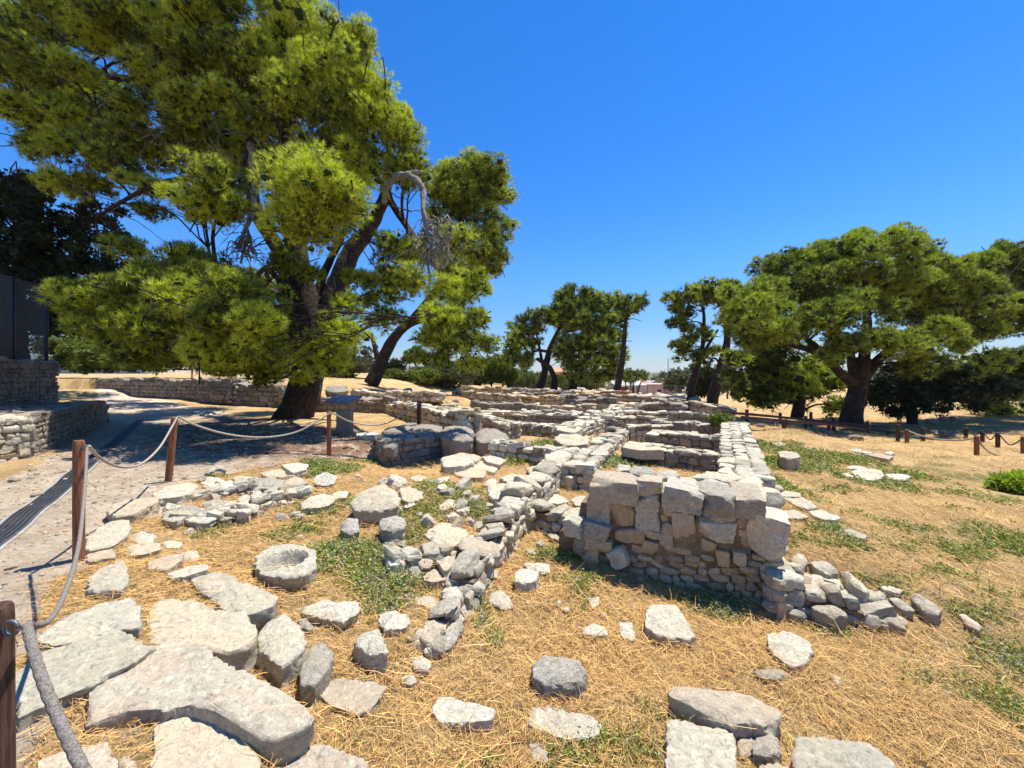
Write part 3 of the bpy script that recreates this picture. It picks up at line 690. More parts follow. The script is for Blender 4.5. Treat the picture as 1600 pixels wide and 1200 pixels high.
# ---- paving slabs and edging of the near corner
PAV = "paving slabs along the edge of the path"
ST = [
 ("stone_slab", "broad cream and pink slab with a cracked near edge, biggest of the paving", 'pink', [(270,991),(300,1003),(361,1038),(400,1060),(422,1066),(492,1112),(470,1130),(400,1158),(388,1142),(362,1122),(337,1109),(300,1099),(262,1106),(195,1109),(150,1130),(138,1122),(145,1080),(162,1060),(207,1035),(240,1010)], 27, PAV),
 ("stone_slab", "mottled cream slab split by a thin crack, between the broad pink slab and the frame's lower edge", 'pink', [(250,1122),(300,1104),(337,1113),(365,1128),(382,1152),(402,1187),(404,1240),(330,1290),(236,1270),(241,1190),(244,1140)], 16, PAV),
 ("stone_slab", "smooth grey slab under the thick old rope's shadow", 'slab', [(185,986),(238,1009),(207,1033),(172,1050),(130,1072),(92,1088),(30,1118),(22,1050),(75,1016),(130,1000)], 18, PAV),
 ("stone_slab", "pale slab with a grey chamfered end just beyond the smooth grey slab", 'slab', [(205,936),(222,970),(212,982),(185,982),(130,998),(82,1010),(57,998),(100,965),(150,947)], 10, PAV),
 ("stone_slab", "large smooth olive grey slab with an undercut side above a dark gap", 'slab', [(250,937),(280,935),(320,945),(350,952),(378,957),(396,975),(398,992),(385,1004),(350,1016),(300,1012),(258,1008),(242,1000),(236,965),(240,945)], 26, PAV),
 ("stone_block", "squared slab with a rough grey end face jutting over the straw bed", 'slab', [(300,905),(345,893),(375,905),(407,915),(433,926),(425,940),(395,950),(378,954),(350,945),(322,922)], 26, PAV),
 ("stone_block", "tall cream block with a shaded front, standing between slab paving and straw", 'lime', [(444,954),(462,968),(480,1000),(468,1015),(440,1034),(418,1022),(398,1006),(405,985),(418,968)], 34, None),
 ("stone_block", "mottled grey block leaning behind the tall cream block", 'grey', [(488,999),(512,1003),(522,1016),(515,1040),(492,1066),(468,1066),(470,1040),(482,1012)], 26, None),
 ("stone_slab", "flat tan slab sunk level with the straw, pointed at its right end", 'tan', [(525,1060),(575,1065),(605,1072),(590,1095),(574,1110),(557,1115),(512,1100),(500,1088),(505,1073)], 5, None),
 ("stone", "angular cream stone with a notched dark underside", 'lime', [(590,973),(600,990),(607,1010),(578,1014),(550,999),(560,984)], 27, None),
 ("stone", "whitish lichened stone under the edge of the green weeds", 'lime', [(475,945),(507,932),(530,938),(555,935),(556,948),(532,962),(505,957),(482,952)], 16, None),
 ("stone", "rounded pale stone half hidden by a sprig of weed", 'lime', [(592,957),(607,950),(632,955),(641,970),(625,978),(600,980)], 10, None),
 ("stone", "small rounded white stone in the weeds above the loose corner stones", 'lime', [(650,932),(670,927),(684,937),(676,946),(656,943)], 6, None),
 ("stone", "small dark grey stone in the straw beside the tall cream block", 'grey', [(465,965),(478,962),(490,975),(485,983),(470,978)], 8, None),
 ("stone", "pale split stone at the head of the little corner pile", 'lime', [(663,968),(682,962),(698,968),(697,980),(680,984),(664,978)], 13, None),
 ("stone", "cream stone below the little corner pile", 'lime', [(640,1024),(660,1021),(675,1028),(668,1042),(648,1040)], 11, None),
 ("stone", "rounded cream stone at the tip of the little corner pile", 'lime', [(627,1053),(645,1049),(652,1060),(642,1068),(628,1064)], 9, None),
 ("stone", "upright narrow grey stone leaning beside the little corner pile", 'grey', [(700,958),(722,955),(724,975),(708,1000),(692,1008),(690,985)], 14, None),
 ("stone", "pale stone wedged in the middle of the little corner pile", 'lime', [(658,1000),(675,994),(690,1002),(684,1014),(664,1014)], 12, None),
 ("stone_slab", "speckled slab with white lichen spots at the photo's lower edge", 'pink', [(480,1166),(517,1165),(550,1180),(587,1198),(600,1280),(430,1280),(428,1206),(460,1180)], 12, PAV),
 ("stone_slab", "pinkish slab cut by the photo's lower edge beside the old rope", 'pink', [(62,1186),(110,1168),(165,1162),(178,1185),(172,1230),(110,1250),(50,1240)], 6, PAV),
 ("stone", "small tan stone between the rope's slab and the cracked cream slab", 'tan', [(184,1182),(200,1174),(212,1186),(216,1215),(190,1218)], 4, None),
 ("boulder", "pitted grey boulder with a hollow underneath, alone in the straw", 'grey', [(850,1016),(875,1018),(902,1023),(918,1040),(908,1058),(880,1062),(848,1062),(833,1050),(831,1028)], 22, None),
 ("stone_slab", "long cream rock nearly level with the straw, with a lobed right end", 'lime', [(830,1106),(862,1101),(885,1112),(920,1117),(940,1132),(932,1150),(905,1153),(880,1155),(850,1142),(825,1133)], 4, None),
 ("stone_slab", "pale low rock split in two by straw, left of the lobed cream rock", 'lime', [(683,1089),(700,1088),(730,1096),(777,1107),(767,1124),(745,1126),(715,1128),(685,1130),(674,1108)], 5, None),
 ("stone", "small bleached stone below the lobed cream rock", 'lime', [(826,1157),(842,1155),(858,1175),(852,1190),(832,1185)], 3, None),
 ("stone_block", "cream block with a squared outline lying below the tall corner wall", 'lime', [(1015,940),(1035,940),(1057,943),(1070,960),(1091,993),(1070,996),(1030,988),(1008,978),(1009,955)], 11, None),
 ("stone", "oval pale stone left of the small square stone in the straw", 'lime', [(908,978),(925,970),(945,977),(950,988),(930,990),(910,986)], 7, None),
 ("stone", "small square pale stone beside the oval one", 'lime', [(967,969),(988,969),(992,985),(994,998),(972,994),(966,982)], 4, None),
 ("stone", "small white stone half under a vertical sprig of weed", 'lime', [(918,931),(937,930),(936,943),(925,947)], 4, None),
 ("stone", "pale stone at the right edge of the big weed tuft", 'lime', [(767,926),(782,922),(796,930),(800,944),(782,946),(768,938)], 6, None),
 ("stone_slab", "cracked pale slab level with the straw below the stepped wall end", 'lime', [(1198,989),(1225,985),(1250,992),(1268,1002),(1271,1018),(1258,1036),(1237,1041),(1212,1023),(1200,1010)], 7, None),
 ("stone", "small furrowed grey stone below the cracked pale slab", 'grey', [(1177,1045),(1200,1042),(1225,1043),(1234,1054),(1215,1058),(1190,1056)], 6, None),
 ("stone", "small pale chip of stone in the open straw", 'lime', [(1298,1055),(1305,1051),(1320,1063),(1308,1068)], 3, None),
 ("stone_block", "long cream block tipped up over a dark hollow", 'lime', [(1048,1068),(1062,1064),(1100,1067),(1140,1073),(1178,1082),(1225,1108),(1214,1124),(1198,1131),(1175,1125),(1145,1128),(1110,1112),(1060,1090),(1044,1082)], 30, None),
 ("stone_block", "flat grey white square block at the photo's lower edge", 'slab', [(1040,1113),(1087,1122),(1150,1136),(1151,1200),(1149,1275),(1090,1275),(1037,1270),(1037,1190)], 20, None),
 ("stone", "angular blue grey stone beside the flat square block", 'grey', [(1178,1150),(1200,1136),(1217,1148),(1222,1170),(1205,1178),(1175,1172)], 18, None),
 ("stone", "tan stone wedged between the square block and the angular grey stone", 'tan', [(1150,1132),(1185,1130),(1192,1145),(1172,1172),(1155,1180)], 8, None),
 ("stone", "cream stone cut off by the photo's lower edge below the angular grey stone", 'lime', [(1188,1190),(1215,1186),(1240,1200),(1235,1240),(1185,1240)], 10, None),
 ("stone_slab", "long tan grey slab with weeds on one end, at the photo's lower edge", 'slab', [(1248,1150),(1290,1152),(1337,1158),(1370,1166),(1397,1190),(1400,1235),(1320,1262),(1250,1240),(1240,1170)], 6, None),
 # edging up the path
 ("stone_block", "layered pale block below the first round post", 'slab', [(193,873),(199,889),(202,906),(187,918),(137,918),(139,902),(156,886)], 11, PAV),
 ("stone_slab", "tan wedge of stone beside the round post's foot", 'tan', [(176,855),(180,870),(139,876),(135,864)], 3, PAV),
 ("stone_slab", "broad pale slab crossed by the rope's shadow", 'slab', [(202,812),(203,826),(192,840),(176,849),(135,858),(137,840),(150,827),(172,815)], 6, PAV),
 ("stone_slab", "pale slab with a broken edge where the rope's shadow begins", 'slab', [(200,781),(243,776),(246,785),(224,793),(212,802),(180,806),(168,797),(178,786)], 10, PAV),
 ("stone_slab", "long grey topped slab at the foot of the second round post", 'lime', [(237,770),(262,760),(297,754),(309,759),(298,771),(272,776),(245,779)], 8, PAV),
 ("stone_slab", "tan sloping slab bordering the straw, third below the rope shadow", 'tan', [(199,851),(225,848),(251,848),(252,856),(228,864),(206,867)], 4, PAV),
 ("stone_slab", "tan slab with a pointed tip, dark gap under its lower side", 'tan', [(230,878),(258,868),(285,866),(283,874),(262,889),(232,888)], 6, PAV),
 ("stone_slab", "narrow pale slab between the pointed tan slab and the squared slab", 'slab', [(262,896),(292,885),(322,881),(325,889),(290,899),(271,903)], 6, PAV),
 ("stone_slab", "wide cream slab touching the squared slab's far edge", 'slab', [(297,905),(331,894),(346,893),(374,905),(360,914),(330,920),(310,914)], 6, PAV),
 ("stone", "white knobbly stone among the edging slabs", 'lime', [(253,846),(270,842),(284,846),(278,853),(260,853)], 3, None),
 ("stone", "pale stone beside the white knobbly stone, higher on the edging", 'lime', [(207,835),(222,826),(240,835),(238,845),(215,848)], 4, None),
 ("stone", "pale stone with a thin top next to the dark gap in the edging", 'lime', [(280,862),(300,857),(312,866),(300,874),(284,870)], 3, None),
 # loose stones of the ruined bed
 ("stone", "wedge shaped pale stone, first of the loose stones behind the edging", 'lime', [(311,747),(322,742),(342,745),(352,753),(358,764),(346,767),(320,757)], 6, None),
 ("stone", "tan low stone behind the dark topped oval stone", 'tan', [(365,745),(380,741),(396,746),(394,756),(372,754)], 5, None),
 ("stone", "cream small stone below the tan low stone", 'lime', [(364,762),(375,757),(386,763),(378,770)], 3, None),
 ("stone", "oval stone with a dark pitted front in the loose row", 'grey', [(396,752),(404,745),(425,745),(444,748),(445,756),(430,760),(402,760)], 8, None),
 ("stone", "pale sloping stone below the dark pitted oval stone", 'lime', [(399,777),(412,768),(432,767),(433,775),(420,783),(400,785)], 9, None),
 ("stone_block", "squared pale stone standing highest in the loose row", 'lime', [(442,725),(462,721),(481,724),(476,731),(458,735)], 9, None),
 ("stone", "tan rounded stone at the right end of the loose row", 'tan', [(446,747),(460,742),(472,748),(466,758),(448,757)], 9, None),
 ("stone", "knobbly pale stone filling the row's right end", 'lime', [(462,754),(474,750),(486,757),(480,766),(465,765)], 8, None),
 ("stone", "small white stone low in front of the row's right end", 'lime', [(442,774),(456,768),(468,775),(458,783),(444,782)], 3, None),
 ("stone", "flat tan stone behind the highest squared stone", 'tan', [(408,737),(425,731),(444,735),(445,742),(420,742)], 3, None),
 ("stone", "rounded grey stone at the near end of the low row facing the quern", 'lime', [(256,797),(267,794),(280,798),(287,805),(276,812),(258,808)], 11, None),
 ("stone", "big rounded stone second from the near end of the low row", 'lime', [(288,796),(305,790),(328,793),(334,804),(322,812),(294,810)], 13, None),
 ("stone", "long grey stone with a jagged overhang on top of the low row", 'grey', [(320,783),(336,779),(355,781),(370,781),(384,788),(380,795),(355,798),(334,794)], 12, None),
 ("stone", "tan squared stone under the jagged overhang", 'tan', [(342,798),(356,795),(364,800),(360,806),(344,808)], 9, None),
 ("stone", "pale stone at the far end of the low row under the overhang", 'lime', [(366,797),(380,794),(385,799),(374,806),(364,806)], 7, None),
 ("stone", "tan rounded stone half set in the straw between the two loose rows", 'tan', [(372,776),(384,770),(396,776),(392,786),(378,787)], 5, None),
 ("stone", "grey triangular stone between straw and weeds beyond the loose row", 'grey', [(490,747),(510,736),(523,744),(521,752),(505,756),(494,753)], 5, None),
 ("stone", "pale sloping stone in the weeds left of the great tilted boulder", 'lime', [(473,782),(490,773),(503,770),(520,774),(512,784),(492,789),(474,789)], 9, None),
 ("stone", "small pale stone touching the weeds beside the great tilted boulder", 'lime', [(517,770),(530,765),(543,766),(538,774),(520,776)], 5, None),
 ("boulder", "great tilted boulder with a sunlit cap and grey shaded front", 'lime', [(548,779),(556,768),(568,760),(587,751),(603,750),(618,761),(627,773),(622,784),(600,788),(570,790),(552,788)], 24, None),
 ("stone", "dark pillar stone propping the great tilted boulder", 'grey', [(535,812),(545,805),(558,808),(560,822),(545,826),(534,822)], 14, None),
 ("boulder", "grey upright boulder with lichen cap under the great boulder's right side", 'grey', [(592,810),(602,801),(618,799),(634,806),(633,818),(612,822),(594,818)], 24, None),
 ("stone_slab", "flat orange tan stone right of the great tilted boulder", 'tan', [(624,763),(640,760),(660,768),(662,776),(642,785),(628,780)], 6, None),
 ("stone_slab", "bleached flat stone, nearer of the pair level with the straw", 'lime', [(666,753),(690,746),(703,744),(700,751),(680,756),(668,757)], 1, None),
 ("stone_slab", "bleached flat stone, farther of the pair level with the straw", 'lime', [(640,746),(655,741),(668,746),(664,751),(648,752)], 1, None),
 ("stone", "pale thin stone in the weeds above the lichened rim stone", 'lime', [(682,789),(700,779),(716,781),(712,788),(692,795)], 3, None),
 ("stone", "thin grey stone beside the pale thin stone in the weeds", 'lime', [(712,792),(728,788),(738,790),(730,796),(716,797)], 3, None),
 ("stone", "round pale stone set in weeds near the rim", 'lime', [(697,804),(708,799),(718,804),(714,812),(700,812)], 4, None),
 # cluster by the short wall
 ("stone_block", "cream slab at the back of the pale block cluster", 'lime', [(707,710),(722,706),(740,708),(750,712),(742,718),(720,715)], 6, None),
 ("stone_block", "cream flat topped block on the near side of the pale cluster", 'lime', [(692,717),(705,709),(722,713),(739,719),(722,724),(697,726)], 10, None),
 ("stone_block", "pitted pale block at the right of the pale cluster", 'lime', [(755,712),(770,708),(783,710),(789,717),(780,723),(762,719)], 7, None),
 ("stone_block", "tan faced wedge block in front of the pale cluster", 'tan', [(708,728),(722,723),(739,723),(757,734),(752,742),(728,742),(712,738)], 8, None),
 ("stone_block", "smooth cream stone between the wedge block and the pitted block", 'lime', [(740,722),(758,719),(777,729),(770,736),(752,731)], 5, None),
 # rim of the left bed
 ("stone_block", "cubic pale block with a shaded front, top of the leaning stone fan", 'lime', [(765,759),(785,753),(806,755),(812,763),(800,772),(778,776),(766,768)], 19, None),
 ("stone", "long flat topped stone behind the cubic pale block", 'lime', [(780,744),(800,737),(820,742),(828,752),(812,757),(790,750)], 9, None),
 ("stone", "arched pale stone behind the leaning fan, next to the weedy gully", 'lime', [(822,727),(845,722),(862,728),(866,738),(850,744),(832,738)], 12, None),
 ("stone_block", "pale block beside the dry shrub in the gully", 'lime', [(862,722),(885,720),(905,724),(908,738),(890,744),(870,736)], 16, None),
 ("stone", "small white stone on straw above the cubic block", 'lime', [(760,750),(770,746),(777,750),(772,757),(762,756)], 4, None),
 ("stone_block", "broad block with a lichened top and dark shaded underside at the rim", 'lime', [(668,834),(678,824),(690,818),(712,822),(729,830),(722,842),(708,848),(685,845)], 13, None),
 ("stone", "lichened stone at the edge of the green weeds", 'lime', [(612,864),(622,856),(636,850),(650,860),(656,872),(640,878),(622,872)], 10, None),
 ("stone_slab", "leaning plate of stone propped below the rim block", 'lime', [(671,852),(684,858),(702,868),(714,866),(712,880),(694,892),(682,874)], 12, None),
 ("stone", "upright jagged stone below the rim block", 'lime', [(716,868),(728,858),(738,870),(736,884),(722,888)], 12, None),
 ("stone", "knobbly white stone at the foot of the rim", 'lime', [(736,880),(752,871),(764,880),(762,894),(746,900),(736,892)], 12, None),
 ("stone_slab", "tan flat stone below the leaning plate", 'tan', [(662,898),(680,888),(700,894),(698,904),(676,910),(662,906)], 3, None),
 ("stone", "small pointed stone beside the knobbly white stone", 'lime', [(757,866),(766,860),(776,864),(772,873),(760,874)], 6, None),
 ("stone_block", "cream block at the corner of the low stone return", 'lime', [(822,787),(844,783),(859,790),(857,799),(840,804),(824,799)], 16, None),
 ("stone_block", "grey fronted block next along the low stone return", 'grey', [(861,804),(881,796),(898,799),(899,806),(880,812),(863,811)], 12, None),
 ("stone_slab", "flat pale stone lying behind the low stone return", 'lime', [(846,779),(858,773),(870,771),(889,783),(872,787),(852,785)], 3, None),
 ("stone_slab", "second flat pale stone behind the low stone return, nearer the corner wall", 'lime', [(892,780),(905,774),(925,775),(920,786),(900,790)], 4, None),
 ("stone", "leaning dark stone under the low stone return", 'grey', [(848,820),(860,817),(878,832),(874,842),(860,838)], 6, None),
 ("stone_block", "leaning pale block with a squared face on the straw", 'lime', [(803,893),(812,886),(824,885),(842,891),(838,903),(822,908),(804,905)], 15, None),
 ("stone", "flat pale stone behind the leaning pale block", 'lime', [(816,880),(838,875),(858,878),(859,890),(846,893),(826,886)], 7, None),
 ("stone", "cream stone half hidden by the weeds at the rim's foot", 'lime', [(790,838),(800,834),(810,840),(806,848),(794,848)], 5, None),
 ("stone", "white rounded stone beyond the loose corner pile", 'lime', [(700,905),(712,900),(722,908),(716,916),(702,914)], 4, None),
 ("stone", "round pale stone beneath a tuft near the loose corner pile", 'lime', [(730,905),(745,900),(752,910),(742,918),(730,916)], 6, None),
 # meadow beyond
 ("stone_slab", "thin slab with a brown top, first of the broken slab line in the meadow", 'slab', [(1210,770),(1230,766),(1252,770),(1250,776),(1225,775)], 3, None),
 ("stone_slab", "white streaked slab second in the broken slab line", 'lime', [(1222,776),(1252,776),(1268,783),(1278,792),(1262,795),(1240,788)], 4, None),
 ("stone_slab", "grey rectangular slab next to the cream square slab in the meadow", 'slab', [(1218,799),(1240,796),(1256,802),(1264,808),(1240,810),(1222,808)], 4, None),
 ("stone_slab", "cream square slab with a shaded near edge in the meadow", 'lime', [(1260,796),(1285,796),(1314,808),(1308,813),(1285,811),(1268,804)], 5, None),
 ("stone_slab", "last slab of the broken line, half sunk beyond the weeds", 'slab', [(1310,826),(1330,826),(1356,837),(1352,842),(1332,838)], 3, None),
 ("stone_drum", "round millstone with a brown hollow, lying in the meadow", 'lime', [(1330,736),(1340,732),(1360,732),(1378,735),(1382,742),(1374,748),(1355,750),(1338,746)], 3, None),
 ("stone", "pale stone behind the round millstone", 'lime', [(1320,729),(1335,725),(1352,728),(1356,732),(1340,732)], 3, None),
 ("stone", "small pale stone left of the round millstone", 'lime', [(1313,739),(1322,737),(1334,742),(1330,746)], 3, None),
 ("stone_slab", "flat pale stone right of the round millstone", 'lime', [(1384,741),(1402,739),(1424,744),(1415,749),(1392,748)], 3, None),
 ("stone_slab", "long thin slab by the footbridge", 'lime', [(1321,702),(1340,701),(1365,707),(1355,709)], 2, None),
 ("stone_slab", "brown edged slab beyond the millstone", 'tan', [(1354,710),(1370,707),(1395,713),(1390,717),(1372,714)], 4, None),
 ("stone", "small white stone beyond the millstone", 'lime', [(1382,706),(1392,704),(1398,707),(1390,709)], 2, None),
 ("stone_slab", "thin pale slab between the tall wall and the pit", 'lime', [(1205,692),(1218,690),(1230,695),(1216,697)], 2, None),
]
for nm, lb, mt, poly, drop, grp in ST:
    kw = {}
    if nm == "stone_drum": kw = dict(holepx=(1362, 739, 0.14), hd=0.03)
    if "great tilted" in lb: kw = dict(tilt=0.12, taper=0.18)
    if "hollow underneath" in lb: kw = dict(taper=-0.05)
    if nm in ("stone", "boulder") and not kw: kw = dict(taper=0.10, rough=1.5, bev=None)
    stone(nm, lb, mt, poly, drop, group=grp, cat={"stone_drum": "millstone", "boulder": "boulder"}.get(nm), **kw)
stone("stone_quern", "hollowed oval stone mortar lying in the straw", 'lime', [(397,880),(402,866),(415,856),(432,850),(452,849),(475,852),(491,858),(496,870),(494,884),(484,894),(458,899),(430,900),(408,895)], 16, cat="mortar",
      holepx=(444, 874, 0.175), hd=0.14, rough=0.9, nth=120, taper=0.10, bev=0.02)
stone("stone_drum", "rough cylindrical stone stump standing alone in the meadow", 'grey', [(1216,706),(1226,704),(1240,705),(1251,710),(1248,715),(1232,716),(1218,713)], 14, cat="stone drum")
# small loose stones nothing tells apart
def small(px, py, w, h, mat='lime', group="small loose stones in the straw", label="small pale loose stone lying in the straw"):
    p = hit(px, py); s_ = w / FPX * p[1]
    mb = MB(); put_stone(mb, (0, 0, 0), (s_, s_ * rs.uniform(0.7, 1.0), s_ * h), rs.uniform(0, 3), 6, 0.15)
    o = mb.build("pebble" if w < 8 else "stone", M[mat], None, True, 40)
    o.location = (p[0], p[1], p[2] + s_ * h * 0.2)
    tag(o, label, "stone", group); LOOSE.append((o, (p[0], p[1]), label.split(" loose")[0].split(" stone")[0]))
for px, py, w, h in [(872,945,12,.5),(885,955,12,.5),(860,940,9,.5),(905,950,8,.5),(942,962,9,.5),(957,948,6,.5),(757,912,10,.6),(735,925,9,.5),(825,943,7,.5),(1377,1066,9,.3),(500,1007,8,.5),
                     (565,955,8,.5),(545,962,9,.4),(468,838,10,.3),(712,958,7,.5),(640,1000,9,.5),(620,1040,7,.5),(1140,900,6,.5),(305,890,6,.4),(245,905,8,.3),(205,1150,22,.4),(175,1120,10,.4),
                     (590,888,7,.5),(655,905,10,.5),(690,915,12,.5),(678,946,9,.5),(700,945,9,.6),(725,945,8,.5),(632,935,9,.5),(720,742,8,.4),(663,733,9,.5),(560,745,10,.5),(570,752,7,.5),(555,842,6,.5),(592,850,9,.7),
                     (230,832,8,.5),(215,860,6,.5),(300,828,10,.5),(345,818,8,.5),(275,822,9,.6),(385,812,6,.5),(480,760,8,.4),(495,768,6,.4),(1000,905,9,.5),(975,898,8,.5),(1180,905,6,.4),(1238,945,6,.4),(1435,855,5,.4),(1480,795,6,.3),(1520,735,8,.3),(1410,765,8,.3),(1290,760,6,.3)]:
    small(px, py, w, h)
for px, py, w, h in [(52,735,9,.4),(58,742,8,.4),(22,752,11,.5),(48,748,8,.5),(90,770,5,.4),(150,760,5,.4),(205,700,7,.4),(400,715,9,.4),(540,700,7,.4),(110,800,5,.4)]:
    small(px, py, w, h, 'umber', "small stones on the path", "small dull stone lying on the earth path")
# ---------------------------------------------------------------- rubble walls
def wall(name, label, p, q, width, zt, zb, s, n=4, group=None, cap=True, ends=True, mats=('lime', 'core'), back=True, ztq=None, flat=0.6, cat="wall", face_n=None, rag=0.6, capmat=None, seedr=None, skipfront=False, capsize=1.3, jit=1.0, side=0):
    """a wall of coursed rubble. p, q: ends of its face towards the camera (x, y); it extends WIDTH behind that face."""
    r_ = np.random.RandomState(seedr or (abs(hash((round(p[0], 2), round(p[1], 2)))) % 99991))
    p, q = np.array(p[:2], float), np.array(q[:2], float)
    d = q - p; L = np.linalg.norm(d); d = d / L; nrm = np.array([-d[1], d[0]])
    if nrm @ (p + q) < 0: nrm = -nrm      # behind = away from the camera
    if side and nrm[0] * side < 0: nrm = -nrm
    rz = math.atan2(d[1], d[0])
    ztq = zt if ztq is None else ztq
    root = empty(name, (p[0], p[1], zb))
    tag(root, label, cat, group)
    top = lambda u_: zt + (ztq - zt) * u_ / L + 0.5 * rag * s * vnoise(np.array([[u_ / (2.2 * s), p[0], p[1]]]), 5)[0]
    core = MB()
    k = max(2, int(L / 0.8)); V = []; 
    ins = 0.12 * s
    for i in range(k + 1):
        u_ = L * i / k; u_c = min(max(u_, ins), L - ins)
        for w_, z in ((ins, zb - 0.1), (ins, top(u_) - 0.22 * s), (width - ins, top(u_) - 0.22 * s), (width - ins, zb - 0.1)):
            c_ = p + d * u_c + nrm * w_; V.append([c_[0], c_[1], z])
    Qs = []
    for i in range(k):
        for a in range(4):
            Qs.append([i * 4 + a, (i + 1) * 4 + a, (i + 1) * 4 + (a + 1) % 4, i * 4 + (a + 1) % 4])
    Qs += [[0, 1, 2, 3], [k * 4 + 3, k * 4 + 2, k * 4 + 1, k * 4]]
    core.add(V, q=Qs); core.build("core", M[mats[1]], root, smooth=False)
    fm = MB()
    def course(a, dirv, length, inward, zlo, ztopf):
        z = zlo
        while True:
            h = s * r_.uniform(0.45, 0.90)
            u_ = -s * r_.uniform(0, 0.4); done = True
            while u_ < length:
                l_ = s * r_.uniform(0.55, 1.4)
                um = min(max(u_ + l_ / 2, 0.1 * s), length - 0.1 * s)
                if z + h * 0.7 < ztopf(um) - 0.15 * s:
                    done = False
                    dep = s * 0.7
                    c_ = a + dirv * um + inward * (dep * 0.42 + r_.normal(0, 0.03 if jit <= 1 else 0.09) * s)
                    hh = h * r_.uniform(0.75, 1.08)
                    put_stone(fm, (c_[0], c_[1], z + h / 2), (l_ * 0.97, dep, hh), math.atan2(dirv[1], dirv[0]) + (0 if jit <= 1 else r_.normal(0, 0.2)), face_n or n, 0.06 if jit <= 1 else 0.22, r_, boxy=r_.rand() < (0.25 if jit <= 1.2 else 0.0))
                u_ += l_ * 0.98
            z += h * 0.95
            if done or z > max(zt, ztq): break
    if not skipfront: course(p, d, L, nrm, zb - 0.05, top)
    if back: course(p + nrm * width, d, L, -nrm, max(zb, max(zt, ztq) - 2 * s), top)
    if ends:
        course(p, nrm, width, d, zb - 0.05, lambda u_: top(0)); course(q, nrm, width, -d, zb - 0.05, lambda u_: top(L))
    if fm.n: fm.build("masonry", M[mats[0]], root, smooth=True, sharp=45)
    cm = MB(); capn = 0
    rows = max(1, int(round(width / (s * 1.15))))
    for rr in range(rows):
        u_ = -s * r_.uniform(0, 0.2)
        while u_ < L - 0.15 * s:
            l_ = s * r_.uniform(0.55, 1.5) * (capsize if rr in (0, rows - 1) else 1.0)
            um = min(u_ + l_ / 2, L - 0.2 * s)
            dep = width / rows * r_.uniform(0.9, 1.12)
            w_ = (rr + 0.5) * width / rows
            c_ = p + d * um + nrm * w_
            h = s * r_.uniform(0.35, 0.6) * flat / 0.6
            tgt = cm
            if cap: tgt = MB()
            put_stone(tgt, (c_[0], c_[1], top(um) - h * 0.45 + r_.normal(0, 0.09 * jit) * s), (l_ * 0.96, dep * (1 + jit * r_.uniform(-0.2, 0.1)), h * (1 + jit * r_.uniform(-0.2, 0.5))), rz + r_.normal(0, 0.14 * jit), n, 0.12 * jit, r_, boxy=r_.rand() < (0.05 if jit > 1.2 else 0.3 if jit > 0.5 else 0.8))
            if cap:
                tgt.build("capstone", M[(capmat or [mats[0], mats[0], 'grey', 'lime'])[r_.randint(4)]], root, smooth=True, sharp=45); capn += 1
            u_ += l_ * 0.97
    if not cap: cm.build("cap_course", M[mats[0]], root, smooth=True, sharp=45)
    return root
def pz(px, py, z): return np.array(at_z(px, py, z)[:2])
LW = "low rubble walls of the excavated rooms"
# the long wall running away from the tall corner
ZT = 0.33
a, b = pz(1122, 738, ZT), pz(1127, 656, ZT)
